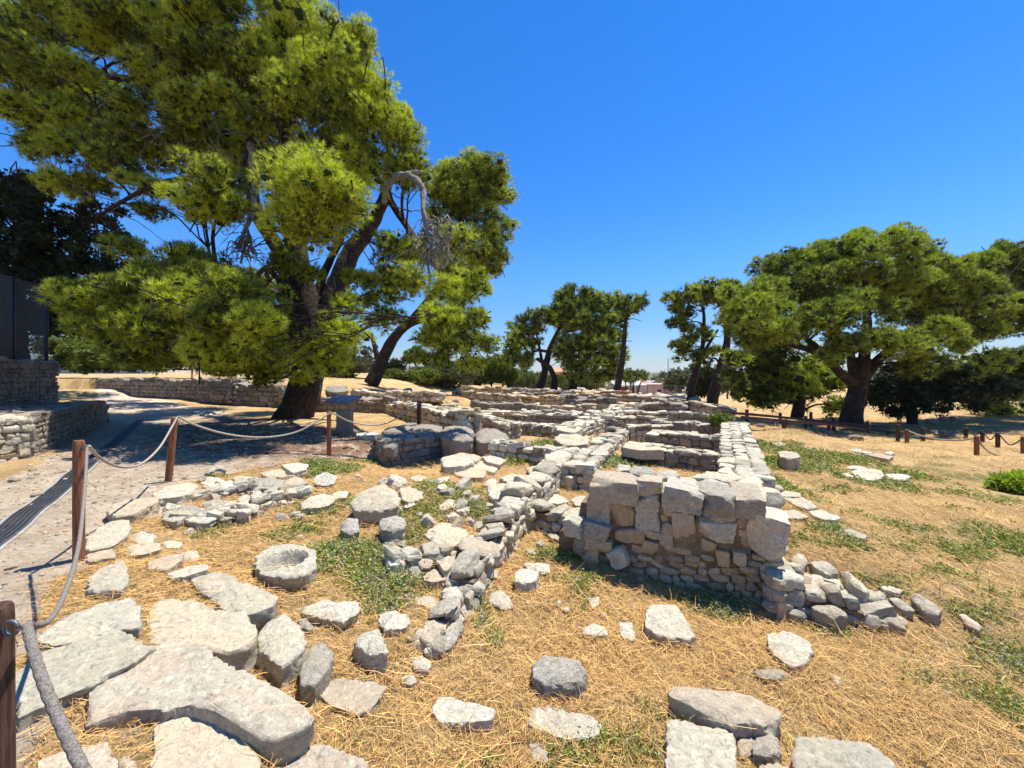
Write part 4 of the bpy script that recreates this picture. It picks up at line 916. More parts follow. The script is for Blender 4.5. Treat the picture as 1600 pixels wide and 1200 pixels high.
# its face towards the rooms
w = wall("rubble_wall", "long wall with a wide bleached top, running from the tall corner to the footbridge", a, b, 0.60, ZT, -0.35, 0.18, 6, LW, cap=True, ztq=0.30, capmat=['lime', 'lime', 'slab', 'lime'], flat=0.5, jit=0.55, rag=0.25, side=1, capsize=1.5)
rows = [
 # (label, px0,py0, px1,py1 of the top near edge, z top, height, width, stone)
 ("low wall nearest the tall corner wall, with a long dressed slab at one end", 972,693, 1121,713, 0.12, 0.38, 0.42, 0.24),
 ("second low wall behind the tall corner, with a knobbly jumbled end", 1010,676, 1127,688, 0.14, 0.42, 0.50, 0.26),
 ("third low wall of the room row, straight and even", 1018,659, 1128,667, 0.14, 0.42, 0.42, 0.28),
 ("low wall edging the orange straw floor below the two leaning pines", 1045,647, 1122,651, 0.10, 0.35, 0.40, 0.30),
 ("rough wall facing the trench, with a squared cream slab at its end", 785,660, 872,668, 0.10, 0.42, 0.42, 0.28),
 ("wall with an ochre stained face beyond the brown post", 730,648, 790,662, 0.22, 0.55, 0.45, 0.26),
 ("broken wall between ochre face and trench", 800,648, 900,652, 0.15, 0.45, 0.45, 0.32),
 ("long wall with a shaded brown face, highest of the far rooms", 708,615, 798,621, 0.42, 0.75, 0.6, 0.36),
 ("wall continuing the brown faced wall toward the thick stemmed pines", 800,620, 868,624, 0.33, 0.60, 0.6, 0.38),
 ("thin wall below the brown faced wall", 735,634, 830,637, 0.22, 0.42, 0.5, 0.34),
 ("thin wall in the middle of the far rooms", 835,637, 925,638, 0.15, 0.38, 0.5, 0.36),
 ("wall in front of the slender leaning pine", 870,622, 935,624, 0.28, 0.5, 0.6, 0.42),
 ("far wall with two square piers below the carport", 940,620, 1008,622, 0.25, 0.5, 0.6, 0.45),
 ("wall by the straw field with a tall grey plate of stone", 1012,622, 1056,628, 0.20, 0.6, 0.5, 0.42),
 ("broken wall below the leaning pines", 1068,633, 1125,640, 0.20, 0.5, 0.6, 0.36),
 ("low jumbled wall in the middle of the far rooms", 905,634, 990,636, 0.12, 0.45, 0.5, 0.40),
 ("low course crossing the straw near the far piers", 950,645, 1040,646, 0.05, 0.28, 0.5, 0.32),
 ("outermost wall line under the far pines", 770,611, 890,613, 0.30, 0.5, 0.7, 0.5),
 ("outermost wall line under the slender pine", 892,614, 985,615, 0.22, 0.45, 0.7, 0.5),
 ("wall line between weeds and ochre faced wall", 700,642, 760,646, 0.18, 0.4, 0.5, 0.34),
 ("ragged wall just below the row with the two square piers", 890,628, 960,629, 0.22, 0.4, 0.5, 0.36),
 ("ragged wall between the thin wall and the white weathered block", 812,643, 905,646, 0.16, 0.4, 0.45, 0.30),
 ("stub of wall by the slab mouth of the trench", 905,656, 962,655, 0.10, 0.35, 0.5, 0.28),
 ("stony line edging the straw strip in the middle rooms", 960,652, 1040,655, 0.06, 0.3, 0.4, 0.28),
 ("broken wall behind the second low wall, around a weedy patch", 985,668, 1045,668, 0.08, 0.35, 0.4, 0.24),
 ("low outer wall beyond the brown faced wall", 720,608, 780,609, 0.45, 0.5, 0.6, 0.4),
 ("far wall between the thick stemmed pines and the dense pine", 800,615, 900,618, 0.30, 0.5, 0.6, 0.4),
 ("far wall under the feathery pale tree", 900,619, 960,620, 0.25, 0.45, 0.6, 0.4),
 ("thin far wall next to the leaning pines", 1000,634, 1070,637, 0.12, 0.4, 0.5, 0.36),
 ("cross wall behind the ochre face", 650,636, 735,641, 0.30, 0.5, 0.5, 0.3),
 ("second line of stones above the ochre face", 745,643, 830,646, 0.20, 0.35, 0.45, 0.3),
]
for lb, x0, y0, x1, y1, zt, h, wd, s_ in rows:
    A, B = pz(x0, y0, zt), pz(x1, y1, zt)
    zb = min(g1(*A), g1(*B), zt - h * 0.6)
    far = A[1] > 16
    wall("rubble_wall", lb, A, B, wd, zt + (0.14 if far else 0.03), zb, s_ * 0.85, 4 if far else 6, LW, mats=((['tan', 'umber', 'ochre', 'tan', 'umber'][len(lb) % 5]), 'core'), capmat=['lime'] * 4, cap=not far, face_n=3 if far else 6, back=True, flat=0.42, jit=0.8)  # darker face stone under pale caps paints in the shade on the faces
# walls running away from the camera between the rooms
for lb, x0, y0, x1, y1, zt, wd, s_ in [
 ("diagonal wall of loose pale stones running from the trench toward the far piers", 900,672, 985,640, 0.10, 0.6, 0.26),
 ("broad band of tumbled stones between trench and rooms", 925,730, 985,668, 0.02, 0.55, 0.22),
 ("short wall running away beside the straw strip", 930,648, 1010,632, 0.12, 0.6, 0.32)]:
    A, B = pz(x0, y0, zt), pz(x1, y1, zt)
    d_ = (B - A) / np.linalg.norm(B - A)
    wall("rubble_wall", lb, A, B, wd, zt, min(g1(*A), g1(*B)), s_, 6, LW, cap=A[1] < 9)
# near wall flanking the trench: from the leaning fan up to the rooms
A, B = pz(822, 772, 0.0), pz(905, 700, 0.05)
wall("rubble_wall", "wall of leaning stones flanking the narrow weedy gully", A, B, 0.38, 0.0, -0.5, 0.24, 6, LW, ztq=0.05)
# short neat wall with weeds on it
A, B = pz(766, 693, 0.10), pz(862, 706, 0.08)
wall("rubble_wall", "short neat wall of flat stones with weeds growing on its end", A, B, 0.45, 0.10, -0.30, 0.22, 6, LW)
# shaded wall in the hollow under the brown post
A, B = pz(596, 690, 0.12), pz(700, 678, 0.10)
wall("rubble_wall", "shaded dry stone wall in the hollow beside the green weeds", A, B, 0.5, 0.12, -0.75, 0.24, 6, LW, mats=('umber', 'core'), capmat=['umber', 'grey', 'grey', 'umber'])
# back wall behind the sign
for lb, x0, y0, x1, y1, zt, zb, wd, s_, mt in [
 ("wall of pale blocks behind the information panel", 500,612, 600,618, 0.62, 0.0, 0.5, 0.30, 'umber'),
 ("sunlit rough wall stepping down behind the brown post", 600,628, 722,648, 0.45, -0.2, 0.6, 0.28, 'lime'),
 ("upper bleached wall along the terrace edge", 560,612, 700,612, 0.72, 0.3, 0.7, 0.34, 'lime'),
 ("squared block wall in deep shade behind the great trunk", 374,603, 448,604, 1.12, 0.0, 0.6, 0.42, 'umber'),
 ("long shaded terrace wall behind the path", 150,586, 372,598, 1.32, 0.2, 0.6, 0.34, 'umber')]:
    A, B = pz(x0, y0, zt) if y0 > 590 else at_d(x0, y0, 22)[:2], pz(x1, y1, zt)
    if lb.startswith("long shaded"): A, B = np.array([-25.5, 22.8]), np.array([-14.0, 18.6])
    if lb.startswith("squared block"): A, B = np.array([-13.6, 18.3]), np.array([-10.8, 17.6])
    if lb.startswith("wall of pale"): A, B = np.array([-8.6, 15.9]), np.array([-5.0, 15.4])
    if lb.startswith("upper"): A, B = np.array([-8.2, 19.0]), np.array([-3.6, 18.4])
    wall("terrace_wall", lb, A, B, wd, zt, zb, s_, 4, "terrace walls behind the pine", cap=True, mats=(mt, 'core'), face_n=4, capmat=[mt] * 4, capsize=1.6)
# ---- stepped rubble terrace at the photo's left edge
tm = 'umber'
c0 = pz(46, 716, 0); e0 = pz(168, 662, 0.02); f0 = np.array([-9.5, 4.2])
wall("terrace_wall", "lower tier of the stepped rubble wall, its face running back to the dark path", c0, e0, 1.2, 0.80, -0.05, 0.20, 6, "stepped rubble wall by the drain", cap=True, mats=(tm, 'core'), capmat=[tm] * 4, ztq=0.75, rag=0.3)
wall("terrace_wall", "sunlit end of the stepped rubble wall's lower tier, beside the drain", f0, c0, 1.2, 0.80, -0.05, 0.20, 6, "stepped rubble wall by the drain", cap=True, mats=('lime', 'core'), capmat=['lime'] * 4, rag=0.3)  # same wall in paler stone: sunlight on this end is put in its colour
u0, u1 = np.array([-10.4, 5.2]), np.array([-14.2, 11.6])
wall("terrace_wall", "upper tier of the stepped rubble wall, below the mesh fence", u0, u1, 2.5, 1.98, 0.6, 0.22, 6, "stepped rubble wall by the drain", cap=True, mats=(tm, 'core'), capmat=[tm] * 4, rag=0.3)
# ---------------------------------------------------------------- the tall corner wall, block by block
FA, FB = pz(872, 868, -0.56), pz(1206, 948, -0.62)
fd = (FB - FA); FL = np.linalg.norm(fd); fd = fd / FL
fn = np.array([-fd[1], fd[0]])
frz = math.atan2(fd[1], fd[0])
def on_face(px, py, off=0.0):
    """point of the wall's face (moved OFF towards the camera) behind a photo pixel: distance along it and height"""
    o = FA - fn * off
    k = (px - CX) / FPX
    # ray (k*t, t) meets o + fd*s
    det = k * (-fd[1]) + fd[0]
    t = (o[0] * -fd[1] + fd[0] * o[1]) / det
    s_ = (k * t - o[0]) / fd[0]
    return s_, EYE - (py - HY) / FPX * t, t
corner = empty("corner_wall", (FA[0], FA[1], -0.62))
tag(corner, "tall corner wall of rubble and earth mortar under big squared blocks", "wall")
core = MB()
prof = [(0.0, -0.30), (0.12, -0.20), (0.24, -0.06), (0.27, 0.10), (0.75, 0.12), (0.78, 0.10), (FL * 0.90, 0.10), (FL * 0.93, -0.25), (FL * 1.03, -0.35)]
def corewall(mb, pr, depth, inset=0.035, zb=-0.8):
    V, Qs = [], []
    for s_, z in pr:
        for w_, zz in ((inset, zb), (inset, z), (inset + depth, z), (inset + depth, zb)):
            c_ = FA + fd * s_ + fn * w_; V.append([c_[0], c_[1], zz])
    for i in range(len(pr) - 1):
        for a_ in range(4): Qs.append([i * 4 + a_, (i + 1) * 4 + a_, (i + 1) * 4 + (a_ + 1) % 4, i * 4 + (a_ + 1) % 4])
    k = len(pr) - 1
    Qs += [[0, 1, 2, 3], [k * 4 + 3, k * 4 + 2, k * 4 + 1, k * 4]]
    mb.add(V, q=Qs)
corewall(core, prof, 0.62)
co = core.build("core", M['core'], corner, smooth=False)
def fstone(x0, y0, x1, y1, depth=0.26, proud=0.0, mat='lime', name="stone_block", boxy=False, n=9, rot=0.0, label=None, into=None, seed=None):
    s0, z1, _ = on_face(x0, y0, proud); s1, z0, _ = on_face(x1, y1, proud)
    s0b, z1b, t1 = on_face((x0 + x1) / 2, y0, proud); _, z0b, _ = on_face((x0 + x1) / 2, y1, proud)
    l_ = abs(s1 - s0); h = z1b - z0b
    c_ = FA + fd * (s0 + s1) / 2 + fn * (depth / 2 - proud)
    mb = into or MB()
    r_ = np.random.RandomState(seed or int(x0 * 7 + y0))
    V, Q = rock_shape(n, int(x0 * 13 + y0), boxy=0.94 if boxy else 0.80, cuts=2 if boxy else 4, rough=0.05 if boxy else 0.10) if into is None else _lib[4][r_.randint(20)]
    v = V * np.array([l_, depth, h]) / 2.0 * 1.03
    if rot:
        ca, sa = math.cos(rot), math.sin(rot)
        v = np.stack([v[:, 0] * ca - v[:, 2] * sa, v[:, 1], v[:, 0] * sa + v[:, 2] * ca], 1)
    ca, sa = math.cos(frz), math.sin(frz)
    v = np.stack([v[:, 0] * ca - v[:, 1] * sa, v[:, 0] * sa + v[:, 1] * ca, v[:, 2]], 1) + np.array([c_[0], c_[1], (z0b + z1b) / 2])
    mb.add(v, q=Q, tint=r_.rand())
    if into is None:
        o = mb.build(name, M[mat], corner, smooth=True, sharp=40)
        if label: tag(o, label)
        return o
# big stones of the upper courses (as seen on the face)
big = [
 (922,753,995,787,.42,.06,'tan',True,0,"smooth squared tan block"), (1037,766,1098,803,.50,.06,'grey',False,-0.12,"eroded grey block"), (1092,775,1152,810,.50,.07,'grey',False,0.02,None),
 (1150,776,1197,811,.50,.05,'grey',True,0,None), (1050,803,1086,848,.3,.03,'lime',False,0.05,None), (1092,812,1150,848,.35,.05,'lime',False,-0.05,None),
 (918,782,952,822,.3,.02,'grey',True,0,None), (955,788,990,822,.26,.0,'ochre',False,0,None), (993,752,1034,777,.3,.03,'tan',False,0,None), (992,772,1031,800,.3,.03,'lime',False,0,None),
 (994,796,1032,832,.3,.02,'lime',False,0,None), (913,820,957,844,.34,.10,'grey',True,-0.10,None), (880,812,914,848,.3,.12,'lime',False,0.2,None), (912,841,955,864,.3,.08,'ochre',False,-0.12,None),
 (960,826,1005,848,.26,.02,'ochre',False,0,None), (1005,830,1032,842,.2,.02,'ochre',False,0,None), (1004,847,1028,866,.24,.03,'ochre',False,-0.1,None), (1030,818,1052,862,.2,.0,'tan',False,0,None),
 (905,855,935,882,.24,.05,'ochre',False,0,None), (950,862,978,888,.3,.10,'lime',False,0.5,None), (895,842,915,868,.2,.08,'grey',False,0,None), (1030,790,1050,815,.2,-.02,'grey',False,0,None),
 (1118,862,1140,886,.18,.02,'ochre',False,0,None), (1146,865,1170,884,.16,.05,'lime',False,0,None), (1094,845,1118,860,.16,.0,'ochre',False,-.3,None)]
for x0, y0, x1, y1, dp, pr, mt, bx, ro, lb in big:
    fstone(x0, y0, x1, y1, dp, pr, mt, boxy=bx, rot=ro, label=lb, n=14 if x1 - x0 > 45 else 9)
# rubble between and below them
fm = MB(); r_ = np.random.RandomState(4)
y = 842.0
while y < 962:
    hh = r_.uniform(9, 15); x = 900 + r_.uniform(0, 10)
    while x < 1212:
        l_ = r_.uniform(12, 34)
        yb_ = 885 + (x - 900) * 0.21
        ok = y > 842 + (8 if x < 1035 else 0) and y < yb_ - 2
        if any(a_[0] - 4 < x + l_ / 2 < a_[2] + 4 and a_[1] - 3 < y + hh / 2 < a_[3] + 3 for a_ in big): ok = False
        if ok: fstone(x, y, x + l_ * 0.95, y + hh * r_.uniform(0.8, 1.15), 0.14, r_.uniform(-0.025, 0.005), into=fm, rot=r_.normal(0, 0.15), seed=int(x * 31 + y * 7))
        x += l_
    y += hh * 0.95
for x, y, l_, hh in [(1150,812,18,14),(1152,828,16,12),(1155,842,20,14),(1172,850,22,12),(1158,838,14,9),(940,826,15,9),(988,790,8,22),(1086,806,8,20),(1032,805,12,10),(960,850,20,10),(985,852,18,12),(935,870,18,14),(1034,780,12,10)]:
    fstone(x, y, x + l_, y + hh, 0.14, -0.03, into=fm, seed=int(x))
fm.build("rubble_infill", M['ochre'], corner, smooth=True, sharp=45)
# top of the corner: big flat stones behind the front blocks
def topst(name, label, mat, poly, zt, th, **k): return stone(name, label, mat, poly, 0, ztop=zt, thick=th, parent=corner, **k)
topst("stone_block", None, 'lime', [(1020,752),(1035,745),(1075,742),(1100,750),(1098,770),(1060,772),(1036,768)], 0.36, 0.25)
topst("stone_block", None, 'lime', [(1085,752),(1110,745),(1140,752),(1153,766),(1150,782),(1120,780),(1095,772)], 0.36, 0.25)
topst("stone_block", None, 'lime', [(1142,750),(1165,744),(1190,750),(1198,766),(1196,780),(1156,782),(1152,766)], 0.36, 0.28)
topst("stone_block", None, 'lime', [(1075,742),(1110,734),(1150,738),(1165,744),(1140,750),(1105,744)], 0.34, 0.2)
topst("stone_block", None, 'lime', [(1150,738),(1180,738),(1194,752),(1172,752)], 0.34, 0.2)
topst("stone_block", "tan slab top", 'tan', [(920,756),(922,750),(938,743),(985,743),(1004,750),(996,756)], 0.37, 0.30, rough=0.4, taper=0.0)
topst("stone_block", None, 'lime', [(992,752),(1015,746),(1034,752),(1030,764),(1000,762)], 0.30, 0.2)
# blocks lying on it: things of their own
CB = "squared blocks resting on the corner wall"
stone("stone_block", "small squared block, first of the three resting behind the tan slab", 'lime', [(962,729),(967,723),(985,725),(984,733),(964,733)], 0, ztop=0.44, thick=0.36, group=CB, taper=0.0)
stone("stone_block", "eroded long block, middle of the three resting behind the tan slab", 'grey', [(983,731),(990,725),(1022,729),(1024,737),(985,736)], 0, ztop=0.43, thick=0.36, group=CB, taper=0.0)
stone("stone_block", "round ended block, last of the three resting behind the tan slab", 'grey', [(1024,736),(1030,730),(1056,731),(1062,738),(1050,743),(1026,742)], 0, ztop=0.42, thick=0.36, group=CB, taper=0.06)
fstone(1166, 808, 1232, 874, 0.42, 0.07, 'lime', name="corner_boulder", rot=-0.22, n=14, label="large boulder with a bright sunlit side")
# fill between front and the long wall
wall("rubble_wall", "short thick wall joining the corner blocks to the long bleached wall", pz(1040, 760, 0.30), pz(1196, 768, 0.30), 0.75, 0.29, -0.5, 0.30, 6, LW, cap=True, skipfront=True, capmat=['lime', 'lime', 'slab', 'lime'])
# ---- stepped end of the corner wall going down towards the meadow
STP = "tumbled stones of the stepped wall end"
sp = [
 ("white stone", "bright stone tucked under the large corner boulder", 'lime', [(1233,868),(1245,856),(1258,862),(1262,872),(1248,880)], 8),
 ("", "knobbly grey stone at the head of the stepped wall end", 'grey', [(1205,892),(1215,884),(1232,888),(1235,898),(1218,902)], 12),
 ("", "rounded bright stone, highest of the stepped wall end", 'lime', [(1253,898),(1268,890),(1285,893),(1290,905),(1278,912),(1258,906)], 10),
 ("", "long curved stone in the upper course of the stepped wall end", 'lime', [(1216,908),(1232,903),(1250,910),(1268,918),(1266,926),(1240,922),(1220,918)], 14),
 ("", "smooth pale stone with a dark notch in the stepped wall end", 'lime', [(1281,924),(1300,917),(1316,920),(1321,930),(1305,936),(1284,932)], 10),
 ("", "pointed bright stone fourth along the stepped wall end", 'lime', [(1322,916),(1334,909),(1350,920),(1365,936),(1350,940),(1330,930)], 10),
 ("", "long low grey stone under the notched pale stone", 'grey', [(1266,942),(1290,938),(1315,944),(1324,956),(1300,958),(1275,950)], 14),
 ("", "long tan stone near the foot of the stepped wall end", 'tan', [(1356,948),(1370,943),(1395,953),(1418,966),(1412,974),(1385,966),(1362,958)], 8),
 ("", "thin dark plate of stone in the meadow edge of the stepped wall end", 'grey', [(1388,932),(1400,928),(1425,945),(1428,952),(1410,948)], 4),
 ("", "rough grey end stone farthest from the corner", 'grey', [(1420,922),(1432,922),(1455,935),(1471,946),(1466,955),(1448,950),(1430,936)], 8),
 ("", "small flat bright stone beside the pointed stone", 'lime', [(1361,922),(1375,919),(1386,926),(1380,933),(1366,930)], 2),
 ("", "lichened flat stone along the meadow side of the stepped end", 'lime', [(1262,872),(1285,870),(1302,876),(1310,888),(1292,890),(1272,882)], 5),
 ("", "narrow pale stone under the row of small weeds", 'lime', [(1308,880),(1320,885),(1340,904),(1360,914),(1352,918),(1330,906)], 3),
 ("", "thin pale stone farther along the meadow side", 'lime', [(1370,912),(1395,914),(1412,920),(1406,924),(1380,918)], 3),
 ("", "straw covered tan stone beyond the stepped wall end", 'tan', [(1495,955),(1505,955),(1535,975),(1530,980),(1510,970)], 3),
 ("", "ochre stone low in the shaded foot of the stepped end", 'ochre', [(1205,925),(1225,922),(1246,932),(1240,940),(1215,938)], 14),
 ("", "dark stone at the shaded foot below the long curved stone", 'grey', [(1225,945),(1245,940),(1266,950),(1258,958),(1235,956)], 8),
 ("", "small brown stone below the long tan stone", 'tan', [(1365,965),(1378,962),(1390,970),(1380,975)], 6)]
wall("rubble_wall", "low stepped end of the corner wall running out into the meadow", pz(1204, 962, -0.62), pz(1392, 990, -0.60), 0.50, -0.30, -0.75, 0.17, 6, LW, ztq=-0.54, rag=1.4, jit=1.7, capmat=['lime', 'grey', 'tan', 'lime'], capsize=1.2)
for _, lb, mt, poly, drop in sp:
    stone("stone", lb, mt, poly, drop * 1.5, group=STP, taper=0.10, rough=1.3)
wall("rubble_wall", "rough rim wall of leaning stones between the sunk bed and the gully", pz(742, 905, -0.25), pz(824, 772, -0.02), 0.30, -0.20, -0.62, 0.19, 6, LW, ztq=-0.03, rag=1.3, jit=1.7, flat=0.5, capmat=['lime', 'lime', 'grey', 'tan'])
wall("rubble_wall", "low tumbled tail of the rim wall ending at the little corner pile", pz(682, 1010, -0.36), pz(738, 912, -0.25), 0.20, -0.36, -0.62, 0.15, 6, LW, ztq=-0.24, rag=1.5, jit=1.8, flat=0.5, capmat=['lime', 'lime', 'grey', 'tan'])
wall("rubble_wall", "low stone return across the gully, joining the corner wall", pz(822, 800, -0.30), pz(905, 812, -0.25), 0.34, -0.27, -0.65, 0.22, 6, LW, ztq=-0.22, rag=0.9, jit=1.5)
wall("rubble_wall", "low curved footing under the near row of loose stones facing the quern", pz(262, 824, -0.12), pz(384, 818, -0.18), 0.26, 0.00, -0.35, 0.15, 6, LW, ztq=-0.04, rag=0.9, jit=1.5)
wall("rubble_wall", "low footing under the far row of loose stones, ending by the weeds", pz(398, 798, -0.15), pz(478, 778, -0.12), 0.28, 0.0, -0.35, 0.16, 6, LW, ztq=0.02, rag=0.9, jit=1.5)
wall("rubble_wall", "short line of stones climbing behind the wedge shaped pale stone", pz(300, 782, -0.08), pz(400, 765, -0.08), 0.22, 0.03, -0.3, 0.15, 6, LW, ztq=0.04, rag=0.9, jit=1.5)
wall("rubble_wall", "broken stone line between the great tilted boulder and the rim wall", pz(610, 900, -0.3), pz(700, 872, -0.25), 0.24, -0.16, -0.5, 0.17, 6, LW, ztq=-0.10, rag=1.1, jit=1.6)
# ---- big dark orthostats in the hollow
OR = "big dark orthostat blocks in the shaded hollow"
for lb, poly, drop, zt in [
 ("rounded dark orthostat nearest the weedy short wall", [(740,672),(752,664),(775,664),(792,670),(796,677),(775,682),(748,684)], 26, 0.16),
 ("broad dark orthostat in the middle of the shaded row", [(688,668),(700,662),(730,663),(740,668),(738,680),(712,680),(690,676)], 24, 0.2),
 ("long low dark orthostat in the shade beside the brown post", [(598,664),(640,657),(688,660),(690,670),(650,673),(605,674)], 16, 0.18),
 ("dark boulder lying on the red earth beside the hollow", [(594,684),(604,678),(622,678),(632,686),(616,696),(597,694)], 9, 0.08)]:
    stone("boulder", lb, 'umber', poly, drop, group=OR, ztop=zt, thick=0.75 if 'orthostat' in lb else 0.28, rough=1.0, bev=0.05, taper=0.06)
stone("stone_slab", "pale flat stone on the red earth in front of the sign", 'lime', [(556,676),(565,673),(585,674),(594,680),(575,684),(558,682)], 3)
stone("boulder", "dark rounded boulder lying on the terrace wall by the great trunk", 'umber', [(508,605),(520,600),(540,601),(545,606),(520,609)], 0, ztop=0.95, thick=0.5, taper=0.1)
stone("stone_block", "long dressed slab at the end of the nearest low wall", 'tan', [(972,697),(978,689),(1030,694),(1038,702),(1000,702)], 0, ztop=0.13, thick=0.2, taper=0.0, rough=0.5)
stone("stone_block", "squared cream slab at the mouth of the trench", 'slab', [(869,670),(876,662),(905,662),(910,668),(896,674)], 0, ztop=0.15, thick=0.35, taper=0.0, rough=0.5)
stone("stone_block", "large weathered white block between trench and weeds", 'lime', [(866,683),(874,676),(900,676),(920,682),(922,690),(900,694),(876,692)], 12, taper=0.04)
for lb, x, y, z, w_, h_ in [("tan square pier, left of the two at the far wall", 948, 626, -0.3, 14, 17), ("grey square pier, right of the two at the far wall", 1000, 629, -0.3, 14, 15)]:
    A = pz(x, y + 5, -0.35); mb = MB(); sw = w_ / FPX * A[1]; sh = h_ / FPX * A[1]
    put_stone(mb, (0, 0, sh / 2), (sw, sw * 0.8, sh), 0.1, 6, 0.03, boxy=True)
    o = mb.build("stone_pier", M['tan'] if 'tan' in lb else M['umber'], None, True, 40); o.location = (A[0], A[1], -0.4); tag(o, lb, "pier")
# leaning fan of thin stones along the rim
for i, (x, y, l_, rot_) in enumerate([(815,775,30,0.9),(806,792,28,0.95),(798,806,26,1.0),(812,806,26,1.0),(790,822,26,0.9),(800,826,22,1.1),(782,838,20,0.8),(828,765,22,0.8)]):
    p = hit(x, y + 12); s_ = l_ / FPX * p[1]
    mb = MB(); V, Q = rock_shape(9, 50 + i, 0.7, 4, 0.1)
    v = V * np.array([s_ * 0.55, s_ * 0.16, s_ * 0.42]); 
    ca, sa = math.cos(0.5), math.sin(0.5)
    v = np.stack([v[:, 0], v[:, 1] * ca - v[:, 2] * sa, v[:, 1] * sa + v[:, 2] * ca], 1)
    ca, sa = math.cos(rot_), math.sin(rot_)
    v = np.stack([v[:, 0] * ca - v[:, 1] * sa, v[:, 0] * sa + v[:, 1] * ca, v[:, 2]], 1)
    mb.add(v, q=Q, tint=rs.rand())
    o = mb.build("stone_plate", M['lime'], None, True, 40); o.location = (p[0], p[1], p[2] + s_ * 0.22)
    NTH = ("first", "second", "third", "fourth", "fifth", "sixth", "seventh", "eighth")
    tag(o, "thin leaning stone plate, %s of the fan counted from the cubic pale block" % NTH[i], "stone", "fan of leaning plates")

# tumbled rubble filling the rooms and lining the walls: one mass
rb = MB(); r_ = np.random.RandomState(33); cnt = 0
RM = [(560,640),(600,612),(700,606),(1000,617),(1120,636),(1128,655),(1020,668),(985,700),(930,735),(905,735),(925,700),(880,672),(790,668),(720,655),(640,650)]
rp_ = [tuple(hit(a, b)[:2]) for a, b in RM]
xs_, ys_ = [p[0] for p in rp_], [p[1] for p in rp_]
X = r_.uniform(min(xs_), max(xs_), 9000); Y = r_.uniform(min(ys_), max(ys_), 9000)
k = inpoly(X, Y, rp_) & (r_.rand(9000) < np.clip(8.0 / Y, 0.15, 1)) & (n2(X, Y, 0.7, 90, 3) > -0.25); X, Y = X[k], Y[k]; Z = G(X, Y)
for x, y, z in list(zip(X, Y, Z))[:800]:
    s_ = (0.07 + 0.010 * y) * r_.lognormal(0, 0.4)
    put_stone(rb, (x, y, z + s_ * 0.12), (s_ * r_.uniform(0.8, 1.6), s_, s_ * r_.uniform(0.4, 0.8)), r_.uniform(0, 3), 3 if y > 12 else 4, 0.2, r_)
tag(rb.build("rubble", M['lime'], None, smooth=True, sharp=45), "tumbled pale rubble strewn between the low walls of the rooms", kind="stuff")
# rough stones along the rim of the sunk bed
rr3 = np.random.RandomState(101)
for i, (x, y, w_) in enumerate([(742,848,20),(760,838,18),(775,845,14),(754,856,16),(728,852,14),(745,868,12),(702,880,16),(720,898,20),(700,912,12),(735,918,18),(752,908,16),(690,868,14),(768,858,14),(785,850,12),
                                (730,935,14),(712,945,12),(700,935,10),(716,965,12),(742,895,12),(668,880,12),(655,885,10),(762,815,16),(775,826,14),(748,824,14),(735,815,12),(800,815,14),(820,810,12),(762,790,14),(775,800,16),(830,750,18),(845,760,14),(850,745,12),(838,770,12),
                                (862,752,12),(872,745,10),(880,752,10),(890,748,12),(868,765,10),(845,850,14),(830,862,10),(640,790,12),(655,802,10),(625,795,8),(700,770,14),(730,772,12),(722,800,12),(742,780,12)] + [(rr3.uniform(575, 775), rr3.uniform(745, 900), rr3.uniform(9, 20)) for _ in range(30)] + [(rr3.uniform(250, 480), rr3.uniform(735, 830), rr3.uniform(8, 16)) for _ in range(18)]):
    p = hit(x, y + 5); s_ = w_ / FPX * p[1] * 1.25
    mb = MB(); put_stone(mb, (0, 0, 0), (s_ * rs.uniform(.8, 1.3), s_ * rs.uniform(.6, 1), s_ * rs.uniform(.5, .9)), rs.uniform(0, 3), 9, 0.3)
    o = mb.build("stone", M[('lime', 'lime', 'grey', 'tan')[i % 4]], None, True, 40); o.location = (p[0], p[1], p[2] + s_ * 0.18)
    tag(o, "rough stone", "stone", "tumble along the rim of the sunk bed"); LOOSE.append((o, (p[0], p[1]), "rough " + ('pale', 'cream', 'grey', 'tan')[i % 4]))

import re
ORD = ("nearest", "second nearest", "third nearest", "fourth nearest", "fifth nearest", "sixth nearest", "seventh nearest", "eighth nearest", "ninth nearest", "tenth nearest")
best = {}
for o, (x, y), ad in LOOSE:
    d_, lb = min((math.hypot(x - a, y - b), l_) for a, b, l_ in NAMED)
    best.setdefault(lb, []).append((d_, o, ad))
for lb, L_ in best.items():
    ph = re.split(r",| with | in the | in | half | lying | level | below | under | beside | beyond ", lb)[0]
    same = sum(1 for _, _, l2 in NAMED if re.split(r",| with | in the | in | half | lying | level | below | under | beside | beyond ", l2)[0] == ph)
    if same > 1: ph = lb.replace(",", "")
    L_.sort(key=lambda q_: q_[0])
    for k, (d_, o, ad) in enumerate(L_):
        w_ = ("%s loose stone, %s to the %s" % (ad, ORD[min(k, 9)], ph)).split()
        o["label"] = " ".join(w_[:16])
